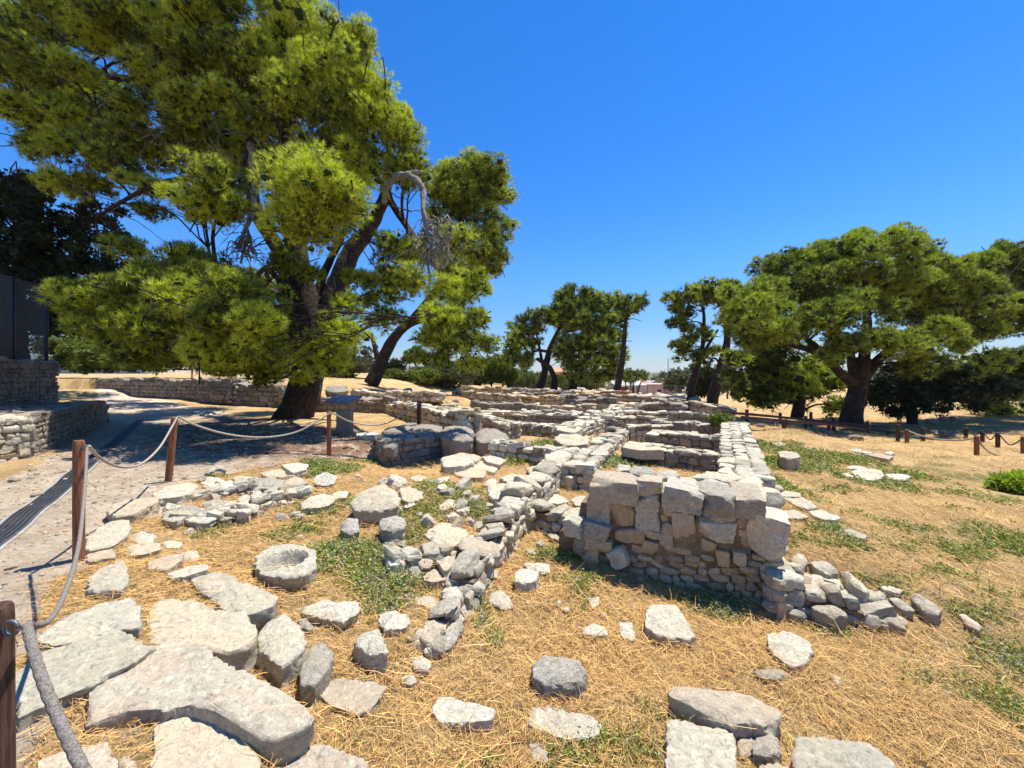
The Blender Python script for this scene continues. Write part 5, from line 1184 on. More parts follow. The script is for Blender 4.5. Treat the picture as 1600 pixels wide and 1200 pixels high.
# ---------------------------------------------------------------- trees
def tufts(mb, C, Nrm, length, width, k, r_, tint, spread=0.75, droop=0.0):
    """k thin needle blades at each point C, fanning about Nrm"""
    n = len(C)
    C = np.repeat(C, k, 0); D = np.repeat(Nrm, k, 0) + r_.normal(0, spread, (n * k, 3))
    D /= np.linalg.norm(D, axis=1)[:, None] + 1e-9
    D[:, 2] -= droop; 
    sd = np.cross(D, r_.normal(size=(n * k, 3))); sd /= np.linalg.norm(sd, axis=1)[:, None] + 1e-9
    ln = length * r_.uniform(0.6, 1.15, (n * k, 1)); w = width * r_.uniform(0.7, 1.3, (n * k, 1))
    base = C - D * ln * 0.15
    V = np.stack([base - sd * w / 2, base + sd * w / 2, C + D * ln], 1).reshape(-1, 3)
    T = np.arange(n * k * 3).reshape(-1, 3)
    tt = np.repeat(np.clip(np.repeat(tint, k) + r_.normal(0, 0.08, n * k), 0, 1), 3)
    mb.add(V, t=T, tint=tt)
def leafy(mb, blobs, dens, length, width, k, seed, sub=16, subr=(0.26, 0.42), spread=0.75, up=0.45, flat=0.75, shell=(0.45, 0.98), core=0.12, droop=0.0, inner=0.45):
    """foliage: each blob (x, y, z, rx, ry, rz) becomes smaller clumps, each clump a shell of tufts"""
    r_ = np.random.RandomState(seed)
    for b in blobs:
        c = np.array(b[:3]); r = np.array(b[3:6]); bt = r_.uniform(0.25, 0.75)
        rm = r.mean()
        for s_ in range(sub):
            d = r_.normal(size=3); d[2] += 0.15; d /= np.linalg.norm(d)
            sc_ = c + d * r * r_.uniform(*shell)
            sr = rm * r_.uniform(*subr) * np.array([1, 1, flat])
            n = max(6, int(dens * 4 * sr[0] * sr[1] * 3.14))
            u_ = r_.normal(size=(n, 3)); u_[:, 2] += up * r_.rand(n) * 1.5
            u_ /= np.linalg.norm(u_, axis=1)[:, None]
            P = sc_ + u_ * sr * r_.uniform(0.78, 1.05, (n, 1))
            lk = r_.uniform(0.75, 1.3)
            st = np.clip(bt + r_.uniform(-0.2, 0.2) + r_.normal(0, 0.2, n), 0.22, 1)
            N_ = u_ * 0.8 + np.array([0, 0, 0.5])
            tufts(mb, P, N_, length * lk, width * (0.5 + 0.5 * lk), k, r_, st, spread, droop)
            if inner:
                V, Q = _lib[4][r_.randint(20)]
                mb.add(sc_ + V * sr * inner, q=Q, tint=0.0)  # opaque darkest-tone lump added inside the clump to block light and deepen gaps
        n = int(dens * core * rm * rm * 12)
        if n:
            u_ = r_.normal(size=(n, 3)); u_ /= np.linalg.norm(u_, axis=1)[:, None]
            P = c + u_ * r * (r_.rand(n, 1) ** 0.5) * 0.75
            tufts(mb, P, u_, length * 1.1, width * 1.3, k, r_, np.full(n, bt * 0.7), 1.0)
def limb(p, q, sag=0.0, wig=0.05, n=9, r_=rs):
    p, q = np.array(p, float), np.array(q, float); L = np.linalg.norm(q - p)
    t = np.linspace(0, 1, n)[:, None]
    c = p + (q - p) * t
    w = np.cumsum(r_.normal(0, wig * L / n ** 0.5, (n, 3)), 0); w -= t * w[-1]; w *= np.sin(t * math.pi)
    c = c + w; c[:, 2] += sag * L * np.sin(t[:, 0] * math.pi)
    return c
def tree(name, label, trunk, limbs, blobs, mat='pine_far', dens=14, nl=0.30, nw=0.05, k=7, seed=1, sub=14, group=None, bark='bark', auto=True, cat="tree", twig=0, rough=0.12, **kw):
    base = trunk[0][0][0]
    root = empty(name, tuple(base)); tag(root, label, cat, group)
    tb = MB(); nodes = []
    for pts, r0, r1 in list(trunk) + list(limbs):
        pts = np.array(pts, float)
        # resample smoothly
        t = np.linspace(0, len(pts) - 1, max(10, len(pts) * 5)); i = np.clip(t.astype(int), 0, len(pts) - 2); f = (t - i)[:, None]
        p0 = pts[np.clip(i - 1, 0, None)]; p1 = pts[i]; p2 = pts[i + 1]; p3 = pts[np.clip(i + 2, None, len(pts) - 1)]
        P = 0.5 * ((2 * p1) + (p2 - p0) * f + (2 * p0 - 5 * p1 + 4 * p2 - p3) * f ** 2 + (3 * p1 - p0 - 3 * p2 + p3) * f ** 3)
        rad = np.linspace(r0, r1, len(P))
        tb.tube(P, rad, n=14, rough=rough, seed=seed)
        nodes += [(a, b_) for a, b_ in zip(P[2:], rad[2:])]
    r_ = np.random.RandomState(seed + 500)
    NP_ = np.array([a for a, _ in nodes]); NR = np.array([b for _, b in nodes])
    if auto:
        for b in blobs:
            c = np.array(b[:3])
            cost = np.linalg.norm(NP_ - c, axis=1) + 1.2 * np.clip(NP_[:, 2] - c[2] + 0.2 * b[5], 0, None) * 1.0
            j = int(np.argmin(cost)); L = np.linalg.norm(NP_[j] - c)
            if L < 0.3: continue
            P = limb(NP_[j], c, 0.06, 0.09, 9, r_)
            r0 = min(NR[j] * 0.55, 0.012 + 0.022 * L)
            tb.tube(P, np.linspace(r0, r0 * 0.35, len(P)), n=7, rough=0.08, seed=seed)
            for _ in range(5 + twig):
                e = c + r_.normal(size=3) * np.array(b[3:6]) * 0.55
                s_ = P[r_.randint(4, 9)]
                Q_ = limb(s_, e, 0.03, 0.1, 5, r_)
                tb.tube(Q_, np.linspace(r0 * 0.35, 0.006 + 0.0008 * base[1], 5), n=5, cap=False)
    tb.build("trunk", M[bark], root, smooth=True)
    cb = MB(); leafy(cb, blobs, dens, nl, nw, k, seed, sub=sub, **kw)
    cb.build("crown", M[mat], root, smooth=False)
    return root
def PX(lst, ry=None):
    """blobs given as (photo x, photo y, radius x, radius y in photo pixels, distance [, depth radius]) made real"""
    out = []
    for b in lst:
        px, py, rx, rz, d = b[:5]
        c = at_d(px, py, d); s_ = d / FPX
        ryy = b[5] if len(b) > 5 else (rx + rz) / 2 * s_
        out.append((*c, rx * s_, ryy, rz * s_))
    return out
def LP(lst):
    return [at_d(a, b, d) for a, b, d in lst]
# ---- the great pine
D0 = 13.6
gp_trunk = [
 (LP([(452,672,13.2),(466,640,13.4),(478,600,13.5),(486,560,13.5),(492,500,13.5)]), 0.66, 0.44),
 (LP([(492,540,13.5),(478,480,13.3),(468,430,13.2),(462,380,13.2),(455,300,13.0),(448,200,13.0),(440,100,13.0),(430,0,13.0),(430,-80,13.2)]), 0.50, 0.14),
 (LP([(490,540,13.5),(510,495,13.6),(530,440,13.8),(548,395,14.0),(575,360,14.2),(600,310,14.4),(610,240,14.5)]), 0.46, 0.16),
 (LP([(455,545,13.4),(450,480,13.4),(442,430,13.3)]), 0.30, 0.22),
 (LP([(462,430,13.2),(430,380,12.8),(400,330,12.4),(390,260,12.2),(392,220,12.2)]), 0.26, 0.15),
 (LP([(495,480,13.5),(505,430,13.7),(535,370,13.9)]), 0.2, 0.1)]
gp_limbs = [
 (LP([(455,470,13.2),(400,450,12.0),(320,450,10.6),(240,470,9.6),(160,480,9.2)]), 0.16, 0.05),
 (LP([(390,300,12.3),(320,280,11.8),(240,290,11.5),(150,340,11.5)]), 0.13, 0.04),
 (LP([(448,200,13.0),(360,160,12.6),(250,130,12.4),(130,120,12.6),(40,150,13.0)]), 0.16, 0.05),
 (LP([(452,240,13.0),(350,230,12.6),(230,220,12.4),(110,230,12.6)]), 0.14, 0.05),
 (LP([(600,300,14.4),(640,360,13.6),(690,430,10.8),(720,500,9.4)]), 0.14, 0.05), (LP([(640,360,13.0),(620,400,12),(610,450,11.6)]), 0.08, 0.03)]
gp_blobs = PX([
 # front low boughs, left
 (150,480,60,38,9.4),(215,470,55,45,9.3),(245,440,45,40,9.6),(290,440,65,50,9.6),(330,480,70,60,9.6),(390,480,55,60,10.0),(260,520,80,45,9.2),(350,540,80,50,9.6),(180,520,60,35,9.4),(310,410,50,25,10.0),
 (400,560,45,35,10.4),(230,560,55,20,9.5),(420,520,35,50,10.8),(120,460,30,22,9.6),
 # centre front clumps
 (345,300,62,48,10.0),(320,330,50,35,10.0),(490,300,85,60,8.8),(480,350,75,45,9.0),(525,330,55,60,9.2),(440,270,40,25,9.6),
 # body, right side outline
 (470,40,60,60,13.2),(440,-20,60,60,13.2),(540,80,55,60,13.6),(560,140,55,60,13.8),(600,180,45,55,14.2),(625,225,48,50,14.4),(640,270,45,35,14.4),(500,130,70,70,13.4),(520,200,70,60,13.2),(570,250,60,45,13.6),
 # body, top left
 (350,25,60,45,12.0),(250,35,60,45,12.0),(170,20,55,40,12.4),(80,30,50,50,12.8),(60,100,45,40,12.8),(110,110,42,30,12.2),(290,80,50,38,11.6),(370,95,50,45,11.8),(230,110,42,26,11.6),(420,100,48,50,12.4),
 (340,150,48,26,11.2),(290,165,40,30,11.2),(395,185,42,24,11.2),(440,150,36,36,12.2),(195,160,32,20,11.6),(140,55,40,26,12.0),(310,20,45,30,12.2),
 # left mass
 (100,180,48,34,12.6),(60,235,36,28,12.8),(130,235,50,36,12.2),(175,255,42,30,12.4),(90,285,46,22,12.4),(150,290,40,20,12.0),(225,290,42,18,11.8),(20,100,34,50,13.4),(20,170,30,26,13.4),(-30,130,50,50,13.8),(-30,30,40,50,13.6),
 (200,390,42,22,12.6),(240,330,34,14,12.4),
 # hidden back
 (350,250,70,50,14.5),(250,240,60,40,14.5),(170,200,60,40,14.5),(90,150,60,60,14.8),(40,60,50,50,14.8),(120,40,60,50,14.8),(200,60,60,50,14.8),(280,130,60,50,14.8),(60,200,45,40,14.8),(400,150,50,50,14.5),(300,215,50,30,13.5),(370,250,40,26,13.5),(200,215,50,28,13.2),
 (350,210,70,40,15.5),(250,170,60,50,15.5),(150,150,60,50,15.8),(430,230,60,50,16),(450,100,80,80,16),(320,80,80,70,16),(540,250,55,55,16),
 (350,-90,110,80,13),(220,-90,110,80,13),(90,-70,110,80,13.4),(450,-110,80,70,13.6),
 # clumps hanging round the trunk
 (445,410,32,28,12.4),(480,430,25,22,12.6),(505,560,46,44,10.0),(535,522,42,36,9.8),(545,480,26,26,10.2),(415,585,35,25,11.2),(350,580,35,14,10.6),(560,440,30,25,13.4),(475,590,20,14,12.2),
])
gb2 = []
_rd = np.random.RandomState(5)
for b in gp_blobs:
    d = b[1]; px = CX + b[0] / d * FPX; py = HY - (b[2] - EYE) / d * FPX
    nd = d
    if 12.0 < d < 15:
        nd = d - 1.6 * max(0.0, 1 - math.hypot((px - 330) / 330, (py - 190) / 300)) + _rd.uniform(-0.5, 0.5)
        if px > 420 and py > 60: nd = min(nd, 11.8)
    s_ = nd / d
    gb2.append((b[0] * s_, nd, EYE + (b[2] - EYE) * s_, b[3] * s_, b[4] * s_ * (1.5 if d < 11 else 1.2), b[5] * s_))
for px, py, rx, ry, d in [(400,505,46,42,7.7),(345,500,50,40,7.9),(430,545,28,30,8.1),(365,455,46,32,7.9),(300,470,50,36,8.2),(330,550,50,30,8.0),(235,455,60,26,19),(300,455,60,28,18),(355,470,55,28,17),(180,462,55,24,20.5),(400,450,40,30,17),(130,478,40,18,22),(250,500,90,40,11),(350,520,80,40,11.5),(180,500,60,30,10.8),(330,440,60,35,11.5),(470,330,60,45,10.6),(420,-70,90,50,12)]:  # the deeper boughs here are unseen, added to shade the path
    c = at_d(px, py, d); s_ = d / FPX; gb2.append((*c, rx * s_, rx * s_ * 1.2, ry * s_))
gp_blobs = gb2 + list(PX([(620,395,42,38,11.6),(610,450,50,38,11.4),(640,440,38,34,11.2),(600,500,42,22,11.4),(705,455,44,38,9.8),(742,450,32,32,9.9),(692,500,46,30,9.2),(742,500,36,28,9.3),(720,540,50,26,9.2),(765,540,20,22,9.6),
 (668,530,32,26,9.4),(680,562,36,15,9.4),(735,568,28,12,9.6),(712,420,28,26,11.0),(575,470,22,18,11.8),(645,395,24,24,11.6)]))
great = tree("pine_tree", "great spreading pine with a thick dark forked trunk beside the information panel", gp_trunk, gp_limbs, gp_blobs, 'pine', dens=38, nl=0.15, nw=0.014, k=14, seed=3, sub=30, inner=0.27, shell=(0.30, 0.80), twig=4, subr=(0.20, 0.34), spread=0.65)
# dead boughs
def deadwood(parent, lines, name="dead_bough"):
    mb = MB()
    for pts, r0, r1 in lines:
        P = np.array(LP(pts)); P[1:] += r2.normal(0, 0.03, P[1:].shape); t = np.linspace(0, len(P) - 1, len(P) * 4); i = np.clip(t.astype(int), 0, len(P) - 2); f = (t - i)[:, None]
        mb.tube(P[i] * (1 - f) + P[i + 1] * f, np.linspace(r0, r1, len(t)) * (1 + 0.18 * r2.normal(size=len(t))).clip(0.7, 1.4), n=9, rough=0.32, seed=5)
    return mb.build(name, M['dead'], parent)
r2 = np.random.RandomState(11)
L = [([(600,315,12.4),(602,295,11.8),(618,278,11.2),(636,272,10.8),(652,280,10.5),(658,300,10.4),(660,330,10.3),(664,360,10.2),(668,400,10.2),(670,440,10.2)], 0.125, 0.03),
     ([(664,350,10.3),(680,362,10.2),(694,375,10.2),(702,392,10.2)], 0.07, 0.02), ([(632,274,10.8),(645,268,10.7),(662,268,10.7)], 0.09, 0.03)]
for _ in range(60):
    x, y = r2.choice([662, 668, 675, 690, 700]), r2.uniform(330, 400)
    pts = [(x, y, 10.2)]
    dx = r2.normal(0, 6)
    for k in range(5):
        x += dx * 0.6 + r2.normal(0, 7); y += r2.uniform(1, 15); pts.append((x, y, 10.1 + r2.normal(0, 0.15)))
    L.append((pts, 0.017, 0.004))
deadwood(great, L)
L = [([(392,225,12.0),(394,260,11.9),(398,300,11.8),(392,340,11.7),(382,360,11.6),(374,385,11.5)], 0.11, 0.05), ([(385,355,11.6),(390,372,11.5),(382,392,11.5),(378,412,11.5)], 0.06, 0.02), ([(445,215,12.8),(452,235,12.8),(468,250,12.8)], 0.07, 0.05)]
for _ in range(50):
    x, y = r2.uniform(366, 392), r2.uniform(362, 395); pts = [(x, y, 11.4)]; dx = r2.normal(0, 5)
    for k in range(5):
        x += dx + r2.normal(0, 5); y += r2.uniform(-4, 11); pts.append((x, y, 11.4 + r2.normal(0, 0.12)))
    L.append((pts, 0.018, 0.005))
for _ in range(130):
    x, y = r2.uniform(120, 440), r2.uniform(60, 320); pts = [(x, y, 11.9)]; dx, dy = r2.normal(0, 8), r2.normal(2, 7)
    for k in range(6):
        x += dx + r2.normal(0, 4); y += dy + r2.normal(0, 4); pts.append((x, y, 11.9 + r2.normal(0, 0.15)))
    L.append((pts, 0.016, 0.005))
deadwood(great, L)
# ---- second pine, behind on the right
tree("pine_tree", "tall pine with a smooth leaning trunk standing behind the great pine",
 [(LP([(580,600,25),(592,575,25),(604,548,25),(622,520,25),(645,503,25),(690,495,24.5)]), 0.5, 0.2), (LP([(590,560,25),(585,540,25),(580,520,25)]), 0.2, 0.1)],
 [(LP([(640,505,25),(690,440,24.5),(720,350,24.5),(730,290,24.5)]), 0.3, 0.1)],
 PX([(720,265,45,35,24),(760,270,38,35,24),(780,300,30,40,24.5),(700,290,45,35,23),(740,330,55,40,24),(780,360,30,35,24.5),(770,400,35,40,24.5),(720,380,50,35,22.5),(690,330,40,40,24),
     (700,410,35,30,23),(655,390,30,30,23),(740,300,60,50,27),(730,420,60,60,27),(700,520,60,40,25)]),
 'pine', dens=22, nl=0.20, nw=0.022, k=12, seed=8, sub=22, inner=0.32, shell=(0.3, 0.85), subr=(0.24, 0.38))
# ---- far pines in the middle
tree("pine_tree", "umbrella crowned pine with two crossing stems at the far side of the ruins",
 [(LP([(842,610,43),(850,585,43),(858,550,43),(866,530,43),(878,505,43)]), 0.46, 0.2), (LP([(866,612,42),(866,590,42),(855,570,42),(838,560,42)]), 0.4, 0.2)],
 [(LP([(850,580,43),(844,550,43),(838,520,43)]), 0.22, 0.1), (LP([(858,550,43),(838,548,43),(822,560,43)]), 0.2, 0.1)],
 PX([(825,510,30,18,43),(805,530,22,25,43),(845,495,30,14,43),(870,488,28,16,42),(800,560,20,18,43),(820,565,25,12,43),(835,530,15,15,43),(815,545,25,25,44),(880,500,28,16,44)]), dens=3.6, nl=0.50, nw=0.11, k=8, seed=21, sub=16)
tree("pine_tree", "dense broad pine with its crown down to the ground, middle of the far group",
 [(LP([(892,612,41),(902,590,41),(908,560,41),(912,520,41)]), 0.5, 0.22)], [],
 PX([(900,465,35,14,41),(930,470,35,18,41),(955,480,22,20,41),(890,485,30,22,41),(925,500,40,22,40),(950,510,28,25,40),(900,520,35,25,41),(940,540,35,25,40),(895,555,35,25,41),(925,570,40,20,40),(960,560,18,28,40.5),(900,585,22,14,41),(945,590,22,12,40),(880,540,22,25,42),(965,530,14,20,41)]), dens=3.4, nl=0.50, nw=0.11, k=8, seed=22, sub=16)
tree("pine_tree", "slender pine leaning right with a small flat crown",
 [(LP([(962,617,36),(968,590,36),(973,555,36),(976,520,36),(979,485,36)]), 0.36, 0.16)], [(LP([(978,500,36),(990,498,36),(1002,502,36)]), 0.06, 0.02)],
 PX([(985,470,18,9,36),(1002,470,12,10,36),(970,478,14,10,36),(990,482,15,9,36),(980,492,10,5,36)]), dens=5.5, nl=0.42, nw=0.09, k=8, seed=23, sub=14)
# ---- two leaning pines right of centre
tree("pine_tree", "thin open pine with layered tufts, farther of the two leaning pines",
 [(LP([(1077,629,34),(1083,600,34),(1090,575,34),(1098,540,34),(1100,500,34),(1098,480,34)]), 0.34, 0.10), (LP([(1100,550,34),(1112,530,34),(1122,515,34)]), 0.16, 0.08)], [],
 PX([(1068,475,32,22,34),(1092,462,32,18,34),(1060,505,22,12,34),(1110,470,20,14,34),(1072,515,14,8,34),(1060,485,14,10,34),(1095,525,22,14,34),(1065,540,16,8,34),(1080,530,14,8,34),(1075,555,26,10,34),(1100,560,22,12,34),(1115,550,12,10,34)]), dens=5.0, nl=0.42, nw=0.09, k=8, seed=31, sub=14, twig=3)
tree("pine_tree", "dark stemmed pine with a high rounded crown, nearer of the two leaning pines",
 [(LP([(1112,632,31),(1118,605,31),(1128,570,31),(1136,535,31),(1134,505,31),(1128,480,31)]), 0.44, 0.16), (LP([(1128,575,31),(1118,560,31),(1110,565,31),(1105,590,31)]), 0.1, 0.04)], [],
 PX([(1115,455,34,18,31),(1145,455,26,18,31),(1105,460,18,14,31),(1135,475,22,18,31),(1150,490,20,25,30),(1140,510,18,14,30.5)]), dens=6.0, nl=0.40, nw=0.085, k=8, seed=32, sub=14)
# ---- the broad pine at the right
rp = PX([
 (1210,420,40,25,19),(1250,410,45,28,19),(1300,400,50,32,19),(1350,385,50,28,19),(1400,385,55,30,19),(1440,400,35,28,19.5),(1340,420,60,35,18),(1410,430,50,35,18.5),(1260,450,55,40,18),
 (1170,480,50,45,17),(1200,500,55,45,16.6),(1180,530,40,25,17),(1150,500,25,30,17.5),(1195,460,40,28,17.5),
 (1270,500,45,25,16.2),(1310,490,40,25,16.2),(1240,520,35,20,16.4),(1320,530,28,40,16.2),(1300,560,22,22,16.4),(1330,470,30,25,16.8),
 (1400,540,45,28,16),(1440,540,40,28,16),(1480,515,35,22,16),(1370,530,30,22,16.4),(1390,480,30,18,17),(1440,570,45,22,16.4),(1500,540,20,18,16.4),
 (1480,430,45,30,19),(1520,440,45,35,19),(1560,420,45,40,20),(1600,430,45,45,20),(1540,480,60,40,19),(1590,500,45,35,20),(1480,470,45,30,19),(1520,520,45,25,19),(1575,395,35,18,20),(1520,415,30,22,20),
 (1360,460,70,50,21),(1280,450,70,50,21),(1450,480,70,50,21),(1200,470,50,45,20),(1640,450,50,60,20)])
tree("pine_tree", "very broad pine with a short thick forked trunk and layered lit boughs beyond the footbridge",
 [(LP([(1330,668,18.4),(1332,640,18.4),(1340,610,18.4),(1345,580,18.4),(1350,560,18.4)]), 0.50, 0.28), (LP([(1345,610,18.4),(1310,580,18),(1290,555,17.8),(1260,530,17.5)]), 0.24, 0.12),
  (LP([(1350,590,18.4),(1375,560,18.2),(1400,545,18),(1440,530,18),(1500,500,18.5)]), 0.24, 0.12), (LP([(1345,590,18.4),(1352,540,18.6),(1355,480,18.8),(1350,430,19)]), 0.26, 0.12), (LP([(1335,600,18.4),(1330,560,18.6),(1322,520,19)]), 0.24, 0.12), (LP([(1300,560,17.9),(1260,545,17.4),(1200,530,17)]), 0.2, 0.08)],
 [], rp, 'pine_far', dens=30, nl=0.20, nw=0.028, k=10, seed=41, sub=24, inner=0.32, shell=(0.35, 0.88), subr=(0.22, 0.36), spread=0.6)
tree("pine_tree", "dark low pine filling the shade below the broad pine's left boughs",
 [(LP([(1245,655,23),(1250,620,23),(1255,580,23)]), 0.35, 0.2)], [],
 PX([(1160,570,30,25,23),(1200,560,45,30,23),(1240,560,40,30,23.5),(1180,600,40,25,23),(1220,600,45,28,23),(1260,590,40,28,23.5),(1200,625,40,14,23),(1250,620,30,16,23.5),(1290,605,24,26,24),(1305,635,16,16,24),(1150,600,18,25,23),(1285,575,22,25,24),(1165,620,22,14,23)]), 'pine_far', dens=7, nl=0.34, nw=0.065, k=8, seed=42, sub=16)
tree("pine_tree", "small trunked dark tree right of the broad pine, foliage almost to the ground",
 [(LP([(1425,670,21),(1425,650,21),(1428,620,21),(1435,590,21)]), 0.24, 0.16)], [],
 PX([(1400,620,35,25,21),(1440,620,40,28,21),(1480,620,40,28,21.5),(1520,610,45,28,21.5),(1420,590,35,25,21),(1470,590,40,25,21),(1380,610,22,22,20.5),(1430,640,30,12,21),(1555,600,40,25,22),(1600,590,40,30,22),(1400,645,14,10,21),(1375,625,18,22,22),(1392,592,20,18,22)]), 'dark_leaf', dens=10, nl=0.26, nw=0.055, k=8, seed=43, sub=16)
tree("pine_tree", "lit olive green boughs of a tree at the photo's right edge, under the broad pine",
 [(LP([(1560,662,24),(1560,640,24),(1562,610,24),(1570,580,24)]), 0.25, 0.15)], [],
 PX([(1540,570,40,20,21),(1500,590,30,16,21),(1580,560,40,22,22),(1530,620,30,22,23),(1580,620,40,28,23),(1610,600,40,40,23),(1550,640,30,12,24),(1590,645,25,12,24),(1620,560,40,30,22)]), 'pine_far', dens=8, nl=0.28, nw=0.055, k=8, seed=44, sub=16)
# ---- dark leafy tree at the left, behind the mesh fence
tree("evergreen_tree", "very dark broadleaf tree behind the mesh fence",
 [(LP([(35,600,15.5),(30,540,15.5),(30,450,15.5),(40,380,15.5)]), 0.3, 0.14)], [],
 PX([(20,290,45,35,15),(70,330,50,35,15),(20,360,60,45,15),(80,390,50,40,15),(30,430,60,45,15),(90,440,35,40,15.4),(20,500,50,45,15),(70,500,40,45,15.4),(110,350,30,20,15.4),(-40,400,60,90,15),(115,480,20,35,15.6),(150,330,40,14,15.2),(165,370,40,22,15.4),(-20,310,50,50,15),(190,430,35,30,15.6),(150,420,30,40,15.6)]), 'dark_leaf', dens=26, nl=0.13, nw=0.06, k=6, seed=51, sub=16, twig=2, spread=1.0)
# ---- hedges, bushes and small trees behind
def bush(name, label, blobs, mat, d, seed, group=None, trunk=None, dens=None, nl=None, cat="bush", sub=22):
    base = np.array(blobs[0][:3]); xs = np.mean([b[0] for b in blobs]); ys = np.mean([b[1] for b in blobs])
    gz = min(b[2] - b[5] for b in blobs)
    root = empty(name, (xs, ys, gz)); tag(root, label, cat, group)
    tb = MB(); r_ = np.random.RandomState(seed)
    for b in blobs:
        tb.tube(limb((b[0] * 0.6 + xs * 0.4, b[1], (gz if trunk is None else gz - trunk)), b[:3], 0, 0.06, 6, r_), np.linspace(0.05 + 0.002 * d, 0.02, 6), n=6)
    tb.build("stem" if cat != "tree" else "trunk", M['bark'], root)
    cb = MB(); leafy(cb, blobs, dens or 240.0 / d ** 0.9, nl or 0.008 * d, (nl or 0.008 * d) * 0.40, 7, seed, sub=sub, subr=(0.30, 0.48), spread=1.0)
    cb.build("foliage" if cat != "tree" else "crown", M[mat], root, smooth=False)
HG = "bushes in the hedge behind the site"
for i, (lb, mt, bl) in enumerate([
 ("sunny yellow green hedge bush below the tiled roof", 'hedge', [(100,548,45,22,26),(150,552,40,22,26),(195,552,35,22,26),(240,555,35,22,26),(95,568,30,12,25.5),(140,570,32,11,25.5),(190,570,32,11,25.5)]),
 ("yellow green ivy mass in the hedge beyond the terrace", 'hedge', [(215,568,45,12,25),(265,568,45,12,25)]),
 ("dark hedge bush behind the rope fence on the terrace", 'dark_leaf', [(300,560,45,18,25.5),(350,556,40,22,25.5),(250,548,35,18,26)]),
 ("green bush seen between the great trunk and the low boughs", 'hedge', [(400,565,35,20,26),(440,555,30,30,27)]),
 ("grey green bush directly right of the great trunk", 'olive', [(520,572,26,24,31),(550,568,30,26,31),(505,560,20,28,32)]),
 ("dark rounded bush left of the white house", 'dark_leaf', [(618,577,16,14,38)]),
 ("yellow green bush in front of the white house", 'hedge', [(620,590,30,9,34),(655,588,30,11,34)]),
 ("broad olive bush beneath the second pine", 'olive', [(690,586,34,22,36),(660,590,30,14,36),(720,588,28,20,36)]),
 ("bright green hedge bush behind the railings, left of the thick stemmed pines", 'hedge', [(740,584,28,20,46.5),(768,582,32,22,46.5),(795,590,22,14,46.5)]),
 ("pale bush behind the far fence under the umbrella crowned pine", 'hedge', [(815,595,20,10,52),(840,598,22,9,52),(870,598,25,9,52)]),
 ("dry tangled bush between the dense pine and the slender pine", 'olive', [(925,598,18,10,45),(912,602,10,8,45)])]):
    bush("hedge_bush", lb, PX(bl), mt, bl[0][4], 60 + i, HG)
bush("olive_tree", "feathery pale green tree standing over the carport", PX([(990,584,17,8,56.5),(975,588,13,8,56.5),(1003,588,12,8,56.5),(984,594,14,5,56.5)]), 'hedge', 56, 80, cat="tree", trunk=1.4, dens=2.6, nl=0.45, sub=9)
bush("fruit_tree", "rounded grey green tree in front of the pink house's side wall", PX([(1056,592,15,9,53),(1047,600,11,8,53),(1066,600,11,9,53),(1056,606,11,6,53)]), 'olive', 55, 81, cat="tree", trunk=1.0)
bush("shade_tree", "dark bushy tree between the two leaning trunks", PX([(1095,590,16,18,42),(1090,605,14,14,42),(1102,608,10,12,42)]), 'dark_leaf', 42, 82, cat="tree", trunk=1.0)
bush("palm_tree", "small round crowned tree beside the white house roof", PX([(650,555,22,10,60),(640,562,12,6,60)]), 'hedge', 60, 83, cat="tree", trunk=2.0)
bush("fruit_tree", "small orchard tree seen under the right pine's boughs", PX([(1355,618,16,16,40),(1345,625,12,12,40)]), 'olive', 40, 84, cat="tree", trunk=0.8)
bush("fruit_tree", "pale orchard tree past the leaning pines, by the white stones", PX([(1135,600,14,14,50),(1150,607,14,12,50)]), 'olive', 50, 85, cat="tree", trunk=0.8)
bush("fruit_tree", "small orchard tree left of the broad pine's trunk in the field", PX([(1238,628,12,10,33),(1228,632,8,8,33)]), 'olive', 33, 86, cat="tree", trunk=0.6)
bush("green_bush", "bright yellow green feathery bush at the meadow's right edge", [(*(hit(1600, 770) + np.array([0.1, 0, 0.12])), 0.40, 0.3, 0.17), (*(hit(1580, 770) + np.array([0.0, 0.05, 0.08])), 0.24, 0.24, 0.12)], 'lush', 8, 87, dens=260, nl=0.16, sub=20)
bush("green_bush", "green plant growing on top of the long bleached wall's far end", [(*at_z(1122, 656, 0.33), 0.34, 0.28, 0.15)], 'hedge', 10, 88, dens=90, nl=0.12, sub=16)
# distant wooded belt beyond the field, one mass
wb = MB(); r_ = np.random.RandomState(77); bl = []
for i in range(150):
    a = r_.uniform(-1.6, 1.6); d = r_.uniform(95, 170); h = r_.uniform(1.6, 3.6)
    bl.append((a * d, d, -1.4 + h * 0.6, h * 2.2, h * 1.4, h * (1.3 if a > 0.25 or a < -0.3 else 0.8)))
leafy(wb, bl, 0.55, 1.2, 0.6, 5, 78, sub=10, spread=1.0)
tag(wb.build("treeline", M['olive'], None, smooth=False), "belt of far trees and bushes beyond the field", kind="stuff")
